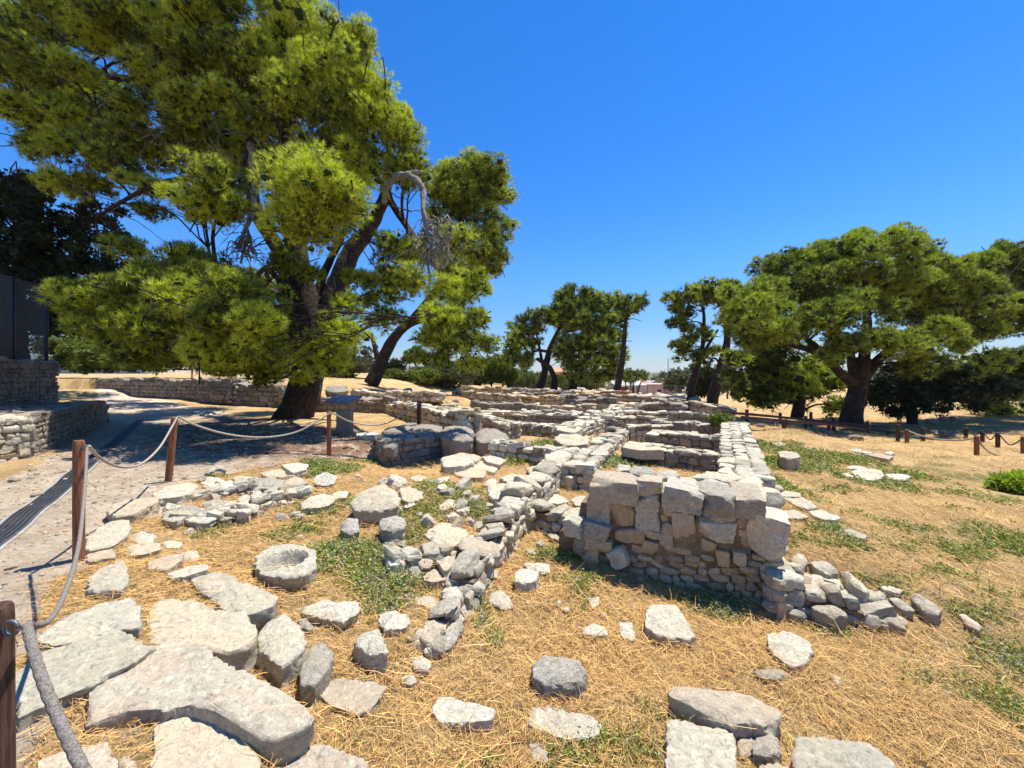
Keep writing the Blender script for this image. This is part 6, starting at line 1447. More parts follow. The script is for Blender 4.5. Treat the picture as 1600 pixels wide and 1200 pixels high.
# ---------------------------------------------------------------- posts and ropes
def post(label, px, pytop, pybase, r=0.055, mat='wood', d=None, ring=True, lean=0.0, group="posts of the rope fence", ringside=1):
    if d is None: b = hit(px, pybase)
    else: b = np.array([(px - CX) / FPX * d, d, g1((px - CX) / FPX * d, d)])
    zt = EYE - (pytop - HY) / FPX * b[1]
    h = zt - b[2]
    root = empty("rope_post", tuple(b)); tag(root, label, "post", group)
    mb = MB()
    P = np.array([[b[0] + lean * t * h, b[1], b[2] - 0.1 + (h + 0.1) * t] for t in (0, 0.25, 0.5, 0.75, 0.96, 0.99, 1.0)])
    mb.tube(P, [r, r, r, r * 0.98, r * 0.98, r * 0.93, r * 0.8], n=20, rough=0.03, seed=int(px))
    mb.build("shaft", M[mat], root, smooth=True, sharp=50)
    if ring:
        th = np.linspace(0, 2 * math.pi, 17)
        rr = 0.022
        c = np.array([b[0] + lean * h + ringside * (r + rr), b[1] - 0.01, zt - 0.06])
        mb = MB(); mb.tube(np.stack([c[0] + rr * np.cos(th), c[1] + 0 * th, c[2] + rr * np.sin(th)], 1), 0.005, n=6)
        mb.tube([c - np.array([ringside * rr, 0, 0]), c - np.array([ringside * (rr + 0.03), 0, 0])], 0.005, n=6)
        mb.build("eye_bolt", M['steel'], root)
    return b, zt
def spl(pts, n):
    P = np.array(pts, float); t = np.linspace(0, len(P) - 1, n); i = np.clip(t.astype(int), 0, len(P) - 2); f = (t - i)[:, None]
    p0 = P[np.clip(i - 1, 0, None)]; p1 = P[i]; p2 = P[i + 1]; p3 = P[np.clip(i + 2, None, len(P) - 1)]
    return 0.5 * ((2 * p1) + (p2 - p0) * f + (2 * p0 - 5 * p1 + 4 * p2 - p3) * f ** 2 + (3 * p1 - p0 - 3 * p2 + p3) * f ** 3)
def rope(label, pts, r, mat='rope', n=120, lobes=3, pitch=90, group="ropes of the rope fence"):
    mb = MB(); P = spl(LP(pts), n)
    mb.tube(P, r, n=18, lobes=lobes, pitch=pitch)
    o = mb.build("rope", M[mat], None, smooth=True); tag(o, label, "rope", group); return o
post("dark brown post in the photo's lower left corner, rope eye on its side", -6, 947, 1600, 0.036, 'wood_dark', d=1.12)
post("thick round post beside the drain", 123, 688, 876, 0.038, 'wood')
post("reddish leaning post at the edge of the deep shade", 262, 652, 752, 0.045, 'wood', lean=0.11)
post("slim post in front of the information panel", 514, 642, 711, 0.045, 'wood')
post("dark post above the shaded hollow", 655, 626, 690, 0.065, 'wood_dark')
rope("thick frayed old rope hanging from the dark corner post towards the photo's lower edge", [(42,978,1.10),(50,1010,1.03),(66,1062,0.96),(90,1120,0.90),(118,1180,0.84),(150,1240,0.78),(190,1300,0.7)], 0.0108, 'rope_old', 160, 3, 150)
rope("grey rope swinging up from the dark corner post to the thick round post", [(44,976,1.12),(58,978,1.2),(78,968,1.34),(98,935,1.6),(114,890,1.9),(124,845,2.25),(130,790,2.6),(134,740,2.9),(136,700,3.18)], 0.0095, 'rope_old', 200, 3, 110)
rope("rope sagging between the thick round post and the reddish post", [(139,697,3.2),(152,712,3.35),(175,726,3.7),(200,730,4.1),(225,722,4.5),(250,698,5.0),(268,668,5.35),(277,652,5.5)], 0.012, 'rope', 160)
rope("long rope sagging between the reddish post and the slim post", [(279,651,5.55),(300,662,5.7),(340,675,6.0),(380,682,6.3),(420,683,6.6),(460,676,6.9),(490,662,7.1),(516,645,7.3)], 0.015, 'rope', 160)
rope("rope between the slim post and the dark post above the hollow", [(520,645,7.3),(545,658,7.7),(575,664,8.1),(605,661,8.5),(632,646,9.0),(654,630,9.4)], 0.014, 'rope', 120)
# far rope fence on the terrace
def dist_post(label, px, pyt, pyb, d, r=0.04, mat='wood', group=None):
    z0 = EYE - (pyb - HY) / FPX * d; z1 = EYE - (pyt - HY) / FPX * d; x = (px - CX) / FPX * d
    mb = MB(); mb.tube([(x, d, z0 - 0.3), (x, d, (z0 + z1) / 2), (x, d, z1 - 0.02), (x, d, z1)], [r, r, r, r * 0.8], n=10)
    tag(mb.build("rope_post", M[mat], None, origin=(x, d, z0 - 0.3)), label, "post", group)
dist_post("thin post of the rope fence on the sunny terrace", 300, 564, 583, 22, 0.04, 'wood', "posts of the far rope fences")
rope("thin rope hanging on the sunny terrace, left of its post", [(255,575,22),(268,576,22),(285,572,22),(300,565,22)], 0.02, 'rope', 40, 0, group="ropes of the far rope fences")
rope("thin rope hanging on the sunny terrace, right of its post", [(300,565,22),(310,574,22),(322,579,22),(337,581,22)], 0.02, 'rope', 40, 0, group="ropes of the far rope fences")
# ---------------------------------------------------------------- drain
dr = empty("trench_drain", (-6, 4.6, 0)); tag(dr, "long steel grating drain set in the earth path, concrete edges", "drain grating")
a0, a1 = np.array([-5.75, 3.85]) , np.array([-12.9, 12.4])
a0 = np.array(at_z(-60, 885, 0)[:2]); a1 = np.array(at_z(222, 657, 0)[:2])
dd_ = (a1 - a0); DL = np.linalg.norm(dd_); dd_ /= DL; dn = np.array([-dd_[1], dd_[0]])
def strip(mb, off, w, h0, h1, n=60, gap=None):
    ts = np.linspace(0, DL, n); V, Qs = [], []
    c = a0[None] + dd_[None] * ts[:, None]
    z = np.maximum(G(c[:, 0], c[:, 1]), np.maximum(G(*(c + dn * 0.15).T), G(*(c - dn * 0.15).T)))
    for i in range(n):
        for o_, h in ((off - w / 2, h0), (off - w / 2, h1), (off + w / 2, h1), (off + w / 2, h0)):
            p = c[i] + dn * o_; V.append([p[0], p[1], z[i] + h])
    for i in range(n - 1):
        for k in range(4): Qs.append([i * 4 + k, (i + 1) * 4 + k, (i + 1) * 4 + (k + 1) % 4, i * 4 + (k + 1) % 4])
    mb.add(V, q=Qs)
M['conc'] = simple("pale concrete", (0.30, 0.28, 0.25), 0.9, 0.2, 8, bump=0.004)
M['dark'] = simple("drain darkness", (0.03, 0.032, 0.035), 0.9, 0.2, 8)
mb = MB(); strip(mb, -0.125, 0.03, -0.05, 0.012); strip(mb, 0.125, 0.03, -0.05, 0.012); mb.build("concrete_edge", M['conc'], dr, smooth=False)
mb = MB(); strip(mb, 0.0, 0.21, -0.05, 0.002); mb.build("channel", M['dark'], dr, smooth=False)
mb = MB()
for k in range(6): strip(mb, -0.10 + 0.040 * k, 0.006 if k not in (0, 5) else 0.010, 0.004, 0.022)
mb.build("grating_bars", M['steel'], dr, smooth=False)
mb = MB(); t_ = 0.0
cc_ = a0[None] + dd_[None] * np.arange(0.05, DL, 0.028)[:, None]; zz_ = G(cc_[:, 0], cc_[:, 1])
for p, z in zip(cc_, zz_):
    q0, q1 = p - dn * 0.10, p + dn * 0.10
    mb.bar((q0[0], q0[1], z + 0.010), (q1[0], q1[1], z + 0.010), 0.006, 0.008)
mb.build("grating_crossbars", M['steel'], dr, smooth=False)
# ---------------------------------------------------------------- information panel
ip = hit(539, 676); sd = ip[1]
root = empty("information_panel", tuple(ip)); tag(root, "slanted information panel on a wooden pedestal in the shade beside the great trunk", "information sign")
M['pedestal'] = simple("weathered grey board", (0.27, 0.215, 0.165), 0.8, 0.25, 12)
M['panel'] = simple("bluish laminated panel", (0.20, 0.25, 0.32), 0.25, 0.15, 4)
w_ = 24 / FPX * sd; zt = EYE - (640 - HY) / FPX * sd
mb = MB(); mb.box((ip[0], ip[1], (ip[2] + zt) / 2), (w_ * 0.85, w_ * 0.7, zt - ip[2]), 0.1); mb.build("pedestal", M['pedestal'], root, smooth=False)
def P4(l, d): return [at_d(a, b, d + e) for a, b, e in l]
A = P4([(506,628,-0.15),(545,630,-0.25),(566,618,0.25),(524,617,0.35)], sd)
def plate(name, quad, th, mat, parent):
    q = np.array(quad); n_ = np.cross(q[1] - q[0], q[3] - q[0]); n_ /= np.linalg.norm(n_)
    if n_[2] < 0: n_ = -n_
    mb = MB(); mb.add(np.concatenate([q, q - n_ * th]), q=[[0, 1, 2, 3], [7, 6, 5, 4], [0, 4, 5, 1], [1, 5, 6, 2], [2, 6, 7, 3], [3, 7, 4, 0]])
    return mb.build(name, M[mat], parent, smooth=False), n_
_, n_ = plate("backing_board", A, 0.06, 'pedestal', root)
c_ = np.mean(A, 0); B = [c_ + (p - c_) * 0.96 + n_ * 0.008 for p in A]
pn, _ = plate("panel_face", B, 0.006, 'panel', root)
M['print'] = simple("white print", (0.62, 0.64, 0.66), 0.4, 0.1, 5)
# printed pictures and text blocks
def quadpt(u, v): return (B[0] * (1 - u) * (1 - v) + B[1] * u * (1 - v) + B[2] * u * v + B[3] * (1 - u) * v) + n_ * 0.003
mb = MB()
for u0, v0, u1, v1 in [(.05,.55,.30,.92),(.36,.75,.6,.92)] + [(.36,.1 + .07 * i,.62,.13 + .07 * i) for i in range(8)] + [(.68,.1 + .07 * i,.95,.13 + .07 * i) for i in range(11)] + [(.05,.1 + .07 * i,.3,.13 + .07 * i) for i in range(5)]:
    mb.add([quadpt(u0, v0), quadpt(u1, v0), quadpt(u1, v1), quadpt(u0, v1)], q=[[0, 1, 2, 3]])
mb.build("print_blocks", M['print'], pn, smooth=False)
# ---------------------------------------------------------------- mesh fence on the rubble terrace
mf = empty("mesh_fence", (-13.5, 10.5, 1.95)); tag(mf, "tall dark mesh fence with black posts on top of the stepped rubble wall", "fence")
fp = [(-25, 8.6), (20, 10.6), (72, 12.6)]
tops = []
for px, d in fp:
    x = (px - CX) / FPX * d; zt = EYE - ((420 + (px + 25) * 0.27) - HY) / FPX * d; tops.append((x, d, zt))
    mb = MB(); mb.tube([(x, d, 1.8), (x, d, 2.6), (x, d, zt)], 0.05, n=8); mb.build("fence_post", M['iron'], mf)
mb = MB()
for (x0, y0, z0), (x1, y1, z1) in zip(tops[:-1], tops[1:]):
    L_ = math.hypot(x1 - x0, y1 - y0); nv = int(L_ / 0.09); 
    for i in range(nv + 1):
        t = i / nv; x, y, z = x0 + (x1 - x0) * t, y0 + (y1 - y0) * t, z0 + (z1 - z0) * t
        mb.bar((x, y, 1.98), (x, y, z - 0.02), 0.010)
    for k in range(30):
        z = 2.0 + k * 0.09
        if z < min(z0, z1): mb.bar((x0, y0, z), (x1, y1, z), 0.008)
mb.build("wire_mesh", M['iron'], mf, smooth=False)
# ---------------------------------------------------------------- iron railings at the far side of the site
def railing(label, x0, x1, y_, d, h=1.7, step=3.0):
    z = g1((x0 + x1) / 2 / 1.0, d)
    root = empty("railing_fence", (x0, d, z)); tag(root, label, "fence", "iron railings along the far side")
    mb = MB(); x = x0
    while x < x1: mb.bar((x, d, z - 0.2), (x, d, z + h), 0.03); x += 0.28
    mb.build("bars", M['iron_pale'], root, smooth=False)
    mb = MB(); mb.bar((x0, d - 0.03, z + h), (x1, d - 0.03, z + h), 0.05); mb.bar((x0, d - 0.03, z + 0.15), (x1, d - 0.03, z + 0.15), 0.05); mb.build("rail", M['iron_pale'], root, smooth=False)
    x = x0
    while x < x1 + 0.1:
        mb = MB(); mb.box((x, d, z + h / 2), (0.12, 0.12, h + 0.2)); mb.build("fence_post", M['conc'] if int(x) % 2 else M['iron_pale'], root, smooth=False); x += step
M['iron_pale'] = simple("pale grey iron", (0.17, 0.18, 0.17), 0.6, 0.2, 8, 0.3)
railing("iron railings behind the pale bushes, up to the dense far pine", -15.5, 9.5, 0, 48)
railing("iron railings in front of the carport and the pink house", 10.0, 27.0, 0, 50)
# ---------------------------------------------------------------- houses
def house(label, px0, px1, pyt, pyb, d, depth, wallmat, roofmat, rooftype='flat', wins=(), door=None, roofh=1.2, name="house", cat="house", eave=0.3):
    x0, x1 = (px0 - CX) / FPX * d, (px1 - CX) / FPX * d
    z1 = EYE - (pyt - HY) / FPX * d; z0 = EYE - (pyb - HY) / FPX * d
    root = empty(name, ((x0 + x1) / 2, d, z0)); tag(root, label, cat)
    mb = MB(); mb.box(((x0 + x1) / 2, d + depth / 2, (z0 + z1) / 2 - 0.5), (x1 - x0, depth, z1 - z0 + 1)); mb.build("wall", M[wallmat], root, smooth=False)
    mb = MB(); xa, xb, ya, yb = x0 - eave, x1 + eave, d - eave, d + depth + eave
    if rooftype == 'flat': mb.box(((x0 + x1) / 2, d + depth / 2, z1 + 0.1), (x1 - x0 + 0.2, depth + 0.2, 0.2))
    elif rooftype == 'hip':
        xm, ym, r_ = (xa + xb) / 2, (ya + yb) / 2, (xb - xa) * 0.25
        mb.add([(xa, ya, z1), (xb, ya, z1), (xb, yb, z1), (xa, yb, z1), (xm - r_, ym, z1 + roofh), (xm + r_, ym, z1 + roofh), (xa, ya, z1 - .12), (xb, ya, z1 - .12), (xb, yb, z1 - .12), (xa, yb, z1 - .12)],
               q=[[0, 1, 5, 4], [1, 2, 5, 5][:4], [2, 3, 4, 5], [0, 6, 7, 1], [1, 7, 8, 2], [2, 8, 9, 3], [3, 9, 6, 0], [9, 8, 7, 6]][:1] + [[2, 3, 4, 5], [0, 6, 7, 1], [1, 7, 8, 2], [2, 8, 9, 3], [3, 9, 6, 0], [9, 8, 7, 6]], t=[[1, 2, 5], [3, 0, 4]])
    else:
        xm = (xa + xb) / 2
        mb.add([(xa, ya, z1), (xb, ya, z1), (xm, ya, z1 + roofh), (xa, yb, z1), (xb, yb, z1), (xm, yb, z1 + roofh)], q=[[0, 2, 5, 3], [1, 4, 5, 2], [0, 3, 4, 1]], t=[[0, 1, 2], [3, 5, 4]])
    mb.build("roof", M[roofmat], root, smooth=False)
    for a, b, c, e in wins:
        xx0, xx1 = (a - CX) / FPX * d, (c - CX) / FPX * d; za, zb = EYE - (b - HY) / FPX * d, EYE - (e - HY) / FPX * d
        mb = MB(); mb.box(((xx0 + xx1) / 2, d - 0.02, (za + zb) / 2), (xx1 - xx0, 0.1, za - zb)); f = mb.build("window", M['white'], root, smooth=False)
        mb = MB(); mb.box(((xx0 + xx1) / 2, d - 0.055, (za + zb) / 2), ((xx1 - xx0) * 0.8, 0.06, (za - zb) * 0.8)); mb.build("pane", M['glass'], f, smooth=False)
    return root
M['white'] = simple("white render", (0.62, 0.61, 0.58), 0.8, 0.06, 1)
M['glass'] = simple("dark window glass", (0.03, 0.04, 0.05), 0.15, 0.1, 2)
M['pinkw'] = simple("pink render", (0.62, 0.42, 0.36), 0.85, 0.12, 1)
M['creamw'] = simple("cream render", (0.62, 0.56, 0.46), 0.85, 0.12, 1)
M['greyw'] = simple("grey render", (0.42, 0.42, 0.41), 0.85, 0.12, 1)
m = NT("terracotta tiles"); w0 = m.N("ShaderNodeTexWave"); w0.inputs["Scale"].default_value = 1.2; m.L(m.pos(), w0.inputs[0])
m.col(m.mix(w0.outputs["Fac"], (0.42, 0.17, 0.09), (0.62, 0.33, 0.20))); M['tile'] = m.m
M['corr'] = simple("pale corrugated sheet", (0.40, 0.38, 0.33), 0.6, 0.3, 3)
house("house with a terracotta hip roof behind the hedge at the left", 88, 235, 533, 575, 46, 8, 'creamw', 'tile', 'hip', roofh=1.35)
house("long white flat roofed house beyond the olive bush", 636, 675, 574, 592, 66, 8, 'white', 'white', 'flat', wins=[(645, 579, 649, 584)])
house("little white house with a pink tiled roof behind the far pines", 855, 882, 581, 600, 62, 6, 'white', 'tile', 'hip', roofh=0.9)
house("low house with a pale roof seen left of the umbrella crowned pine", 800, 822, 588, 596, 70, 6, 'creamw', 'tile', 'flat')
house("pink flat roofed house behind the red car", 1015, 1048, 602, 622, 64, 7, 'pinkw', 'pinkw', 'flat', wins=[(1026, 608, 1034, 615)])
house("white gabled house behind the pink house", 1010, 1036, 603, 615, 75, 9, 'white', 'corr', 'gable', roofh=1.1)
house("orange tiled house behind the feathery pale tree", 965, 1012, 598, 612, 72, 7, 'creamw', 'tile', 'hip', roofh=1.2)
house("low grey shed left of the slender leaning pine", 938, 968, 605, 620, 60, 5, 'greyw', 'corr', 'flat')
house("long low grey white garden wall building behind the rounded tree", 1048, 1112, 612, 623, 62, 4, 'greyw', 'greyw', 'flat')
house("white house seen far behind the right hand orchard trees", 1112, 1128, 612, 620, 70, 5, 'white', 'tile', 'flat')
# carport
d = 58.0
cp = empty("carport", at_d(988, 620, d)); tag(cp, "carport with a pale corrugated roof sheltering a dark car", "carport")
a, b = at_d(964, 604, d), at_d(1012, 602, d); zb = at_d(964, 622, d)[2]
mb = MB(); mb.add([a, b, b + [0, 5, 0.9], a + [0, 5, 0.9], a - [0, 0, .12], b - [0, 0, .12], b + [0, 5, 0.78], a + [0, 5, 0.78]], q=[[0, 1, 2, 3], [7, 6, 5, 4], [0, 4, 5, 1], [1, 5, 6, 2], [2, 6, 7, 3], [3, 7, 4, 0]]); mb.build("roof", M['corr'], cp, smooth=False)
for k in range(4):
    p = a + (b - a) * k / 3; mb = MB(); mb.box((p[0], p[1] + 0.1, (p[2] + zb) / 2), (0.15, 0.15, p[2] - zb)); mb.build("pillar", M['conc'], cp, smooth=False)
mb = MB(); mb.box(((a[0] + b[0]) / 2, d + 5, (a[2] + zb) / 2), (b[0] - a[0], 0.2, a[2] - zb + 0.6)); mb.build("back_wall", M['creamw'], cp, smooth=False)
M['redp'] = simple("red painted boards", (0.45, 0.03, 0.03), 0.5, 0.1, 3)
x = at_d(972, 612, d); mb = MB(); mb.box((x[0], d - 0.3, x[2] - 0.1), (1.3, 0.1, 1.7)); mb.build("side_panel", M['redp'], cp, smooth=False)
def car(name, label, px0, px1, pyb, d, mat, rz=0.0):
    x0, x1 = (px0 - CX) / FPX * d, (px1 - CX) / FPX * d; L_ = x1 - x0; zb_ = EYE - (pyb - HY) / FPX * d; cx_ = (x0 + x1) / 2
    root = empty(name, (cx_, d, zb_)); tag(root, label, "car")
    pr = [(-.5, .18), (-.5, .36), (-.47, .44), (-.36, .49), (-.22, .78), (-.10, .84), (.14, .84), (.28, .68), (.36, .52), (.47, .47), (.5, .36), (.5, .18)]
    s_ = L_ / 4.2; mb = MB(); V = []
    for yy, k in ((-.85, .97), (-.55, 1.0), (.55, 1.0), (.85, .97)):
        for u_, z in pr: V.append((cx_ + u_ * L_ * k, d + (yy * (0.82 if z > .6 and abs(yy) > .6 else 1)) * s_, zb_ + z * 1.72 * s_))
    n = len(pr); q = [[a * n + i, a * n + i + 1, (a + 1) * n + i + 1, (a + 1) * n + i] for a in range(3) for i in range(n - 1)] + [[a * n + n - 1, a * n, (a + 1) * n, (a + 1) * n + n - 1] for a in range(3)]
    t = [[0, i, i + 1] for i in range(1, n - 1)] + [[3 * n, 3 * n + i + 1, 3 * n + i] for i in range(1, n - 1)]
    mb.add(V, q=q, t=t); mb.build("body", M[mat], root, smooth=False)
    for u0, u1 in ((-.30, -.06), (-.04, .22)):
        mb = MB(); mb.add([(cx_ + u0 * L_, d - .87 * s_, zb_ + .52 * 1.72 * s_), (cx_ + u1 * L_, d - .87 * s_, zb_ + .52 * 1.72 * s_), (cx_ + (u1 - .04) * L_, d - .74 * s_, zb_ + .78 * 1.72 * s_), (cx_ + (u0 + .07) * L_, d - .74 * s_, zb_ + .78 * 1.72 * s_)], q=[[0, 1, 2, 3]]); mb.build("window", M['glass'], root, smooth=False)
    for u_ in (-.31, .31):
        mb = MB(); c = (cx_ + u_ * L_, d - .78 * s_, zb_ + .31 * s_)
        mb.tube([(c[0], c[1] - .1 * s_, c[2]), (c[0], c[1] + .1 * s_, c[2])], .31 * s_, n=16); w2 = mb.build("wheel", M['dark'], root)
        mb = MB(); mb.tube([(c[0], c[1] - .12 * s_, c[2]), (c[0], c[1] - .05 * s_, c[2])], .18 * s_, n=12); mb.build("rim", M['steel'], w2)
M['redcar'] = simple("red car paint", (0.55, 0.02, 0.035), 0.25, 0.05, 1)
M['blackcar'] = simple("dark car paint", (0.02, 0.022, 0.03), 0.2, 0.05, 1)
car("parked_car", "red car parked in front of the pink house", 1023, 1047, 622, 55, 'redcar')
car("parked_car", "dark car parked under the carport", 986, 1004, 620, 59.5, 'blackcar')
# mast
mx = at_d(1044, 585, 420); mb = MB()
for i in range(3):
    a_ = i * 2.094; mb.tube([(mx[0] + 0.6 * math.cos(a_), 420 + 0.6 * math.sin(a_), -2), (mx[0] + 0.5 * math.cos(a_), 420 + 0.5 * math.sin(a_), 20), (mx[0] + 0.35 * math.cos(a_), 420, at_d(1044, 560, 420)[2])], 0.14, n=5)
for k in range(14): mb.box((mx[0], 420, k * 1.4), (1.0, 1.0, 0.12))
tag(mb.build("radio_mast", M['steel'], None), "thin lattice mast on the skyline between slender and leaning pines", "mast")
# hills
def hill(name, label, d, prof, mat, depth):
    xs = np.linspace(prof[0][0], prof[-1][0], 160); ys = np.interp(xs, [p[0] for p in prof], [p[1] for p in prof])
    V, Qs = [], []; nr = 12
    for j in range(nr):
        f = j / (nr - 1)
        for x, y in zip(xs, ys):
            h = max((EYE - (y - HY) / FPX * d) + 3, 0) * (1 + (0.25 * vnoise(np.array([[x * 0.23, 0.5, 0.5]]), 3)[0] if d < 1000 else 0)); X = (x - CX) / FPX * d; Y = d - depth + depth * 2 * f
            hh = h * math.sin(f * math.pi) ** 0.8
            V.append((X * (1 + 0.0 * f), Y, -3 + hh * (1 + 0.10 * math.sin(X / d * 61 + f * 9) + 0.05 * math.sin(X / d * 190 + f * 23))))
    n = len(xs)
    for j in range(nr - 1):
        for i in range(n - 1): Qs.append([j * n + i, j * n + i + 1, (j + 1) * n + i + 1, (j + 1) * n + i])
    mb = MB(); mb.add(V, q=Qs); tag(mb.build(name, M[mat], None), label, kind="structure")
m = NT("scrub covered slope"); n = m.noise(m.pos(), 0.12, 8, 0.7)
m.col(m.mix(m.ss(n, 0.4, 0.6), (0.045, 0.065, 0.03), (0.16, 0.15, 0.08))); M['scrub'] = m.m
M['rockhill'] = simple("bare hill", (0.19, 0.17, 0.14), 0.95, 0.3, 0.004)
hill("hills", "low wooded slope beyond the houses", 330, [(560, 588), (700, 584), (900, 586), (1000, 585), (1030, 583), (1090, 583), (1150, 582), (1400, 579), (1700, 583), (2300, 588)], 'scrub', 120)
hill("mountains", "faint far mountain ridge on the skyline", 6000, [(960, 588), (1010, 583), (1040, 580.5), (1060, 580), (1085, 581), (1130, 583), (1250, 578), (1500, 574), (2000, 580), (2600, 588)], 'rockhill', 900)
# ---------------------------------------------------------------- footbridge over the pit
fb = empty("footbridge", at_z(1250, 690, -1.2)); tag(fb, "long rusty steel footbridge with handrails over the shaded pit", "footbridge")
def P3(px, py, d): return at_d(px, py, d)
near0, near1 = P3(1160, 670, 13.0), P3(1366, 690, 16.0)
far0, far1 = P3(1146, 645, 15.0), P3(1386, 668, 19.0)
mb = MB(); 
def deck(mb, a, b, w):
    d_ = b - a; d_ /= np.linalg.norm(d_); n_ = np.array([-d_[1], d_[0], 0])
    q = [a, b, b + n_ * w, a + n_ * w]; mb.add(np.array(q + [p - [0, 0, .14] for p in q]), q=[[0, 1, 2, 3], [7, 6, 5, 4], [0, 4, 5, 1], [1, 5, 6, 2], [2, 6, 7, 3], [3, 7, 4, 0]])
deck(mb, near0, near1, 1.3); mb.build("deck", M['rust'], fb, smooth=False)
mb = MB(); deck(mb, P3(1150, 676, 13.0), P3(1345, 692, 15.0), 0.35); mb.build("deck", M['rust'], fb, smooth=False)
for rl in (((1128, 644, 14.6), (1180, 648, 14.8), (1386, 668, 17.5)), ((1160, 652, 13), (1300, 664, 15.0), (1400, 676, 16.2))):
    mb = MB(); pp = [P3(*p) for p in rl]
    for a, b in zip(pp[:-1], pp[1:]): mb.bar(a, b, 0.12, 0.10)
    mb.build("handrail", M['rust'], fb, smooth=False)
for px, pt, pb, d_ in [(1225,655,678,14.0),(1228,655,678,14.4),(1303,662,690,15.6),(1295,660,680,15.2),(1259,650,668,16.5),(1167,640,652,15.5),(1219,645,660,17),(1388,672,690,16.6),(1267,644,660,18),(1302,652,668,18),(1355,658,676,17.5)]:
    mb = MB(); mb.bar(P3(px, pt, d_), P3(px, pb, d_) - [0, 0, 0.6], 0.09); mb.build("rail_post", M['rust'], fb, smooth=False)
# stones in the pit
rr = np.random.RandomState(9)
for i in range(14):
    p = hit(rr.uniform(1160, 1500), rr.uniform(655, 690)); s_ = rr.uniform(0.2, 0.55); mb = MB(); put_stone(mb, (0, 0, 0), (s_, s_ * .8, s_ * .6), rr.uniform(0, 3), 4, .15)
    o = mb.build("stone", M['umber'], None, True, 40); o.location = tuple(p + [0, 0, s_ * .15]); tag(o, "shaded rough stone lying in the pit around the footbridge", "stone", "stones in the shaded pit")
# wood rope posts right
RD = {}
RP = "posts of the rope fence beside the pit"
pr = []
for lb, px, pt, pb, d_ in [("first post right of the footbridge, lighter brown", 1417, 671, 692, 16.5), ("dark post behind the first, beside the small trunk", 1403, 663, 690, 17.5), ("leaning dark post right of the small dark trunk", 1442, 668, 690, 19.5),
                           ("dark far post alone in the sunlit field, nearer the small trunk", 1509, 668, 686, 22), ("middle one of the three dark far posts at the right", 1535, 673, 690, 21), ("last of the three dark far posts, beside the edge post", 1559, 676, 699, 19.5),
                           ("sunlit brown post at the end of the white rope", 1526, 681, 711, 15.5), ("brown post cut by the photo's right edge", 1599, 682, 708, 16)]:
    d_ = float(hit(px, pb)[1]); RD[px] = d_
    dist_post(lb, px, pt, pb, d_, 0.06, 'wood' if 'brown' in lb else 'wood_dark', RP); pr.append((px, pt, d_))
rg = "ropes of the rope fence beside the pit"
def rd(pts):
    ks = sorted(RD); return [(a, b, float(np.interp(c, [0, 1], [RD[e0], RD[e1]]))) for a, b, c, e0, e1 in pts]
rope("white rope sagging from the first post to the path beyond the millstone", rd([(1418,673,0,1417,1526),(1440,681,.2,1417,1526),(1470,687,.5,1417,1526),(1500,688,.8,1417,1526),(1525,684,1,1417,1526)]), 0.026, 'rope', 50, 0, group=rg)
rope("pale rope falling from the sunlit brown post to the ground", rd([(1527,683,0,1526,1599),(1535,697,.1,1526,1599),(1547,707,.2,1526,1599),(1558,711,.3,1526,1599)]), 0.024, 'rope', 40, 0, group=rg)
rope("dark chain like rope between the far posts in the field", rd([(1443,670,0,1442,1509),(1475,681,.5,1442,1509),(1509,670,0,1509,1535),(1522,680,.5,1509,1535),(1535,675,1,1509,1535),(1547,687,.5,1535,1559),(1559,678,1,1535,1559),(1578,695,.5,1559,1599),(1598,685,1,1559,1599)]), 0.018, 'dark', 90, 0, group=rg)
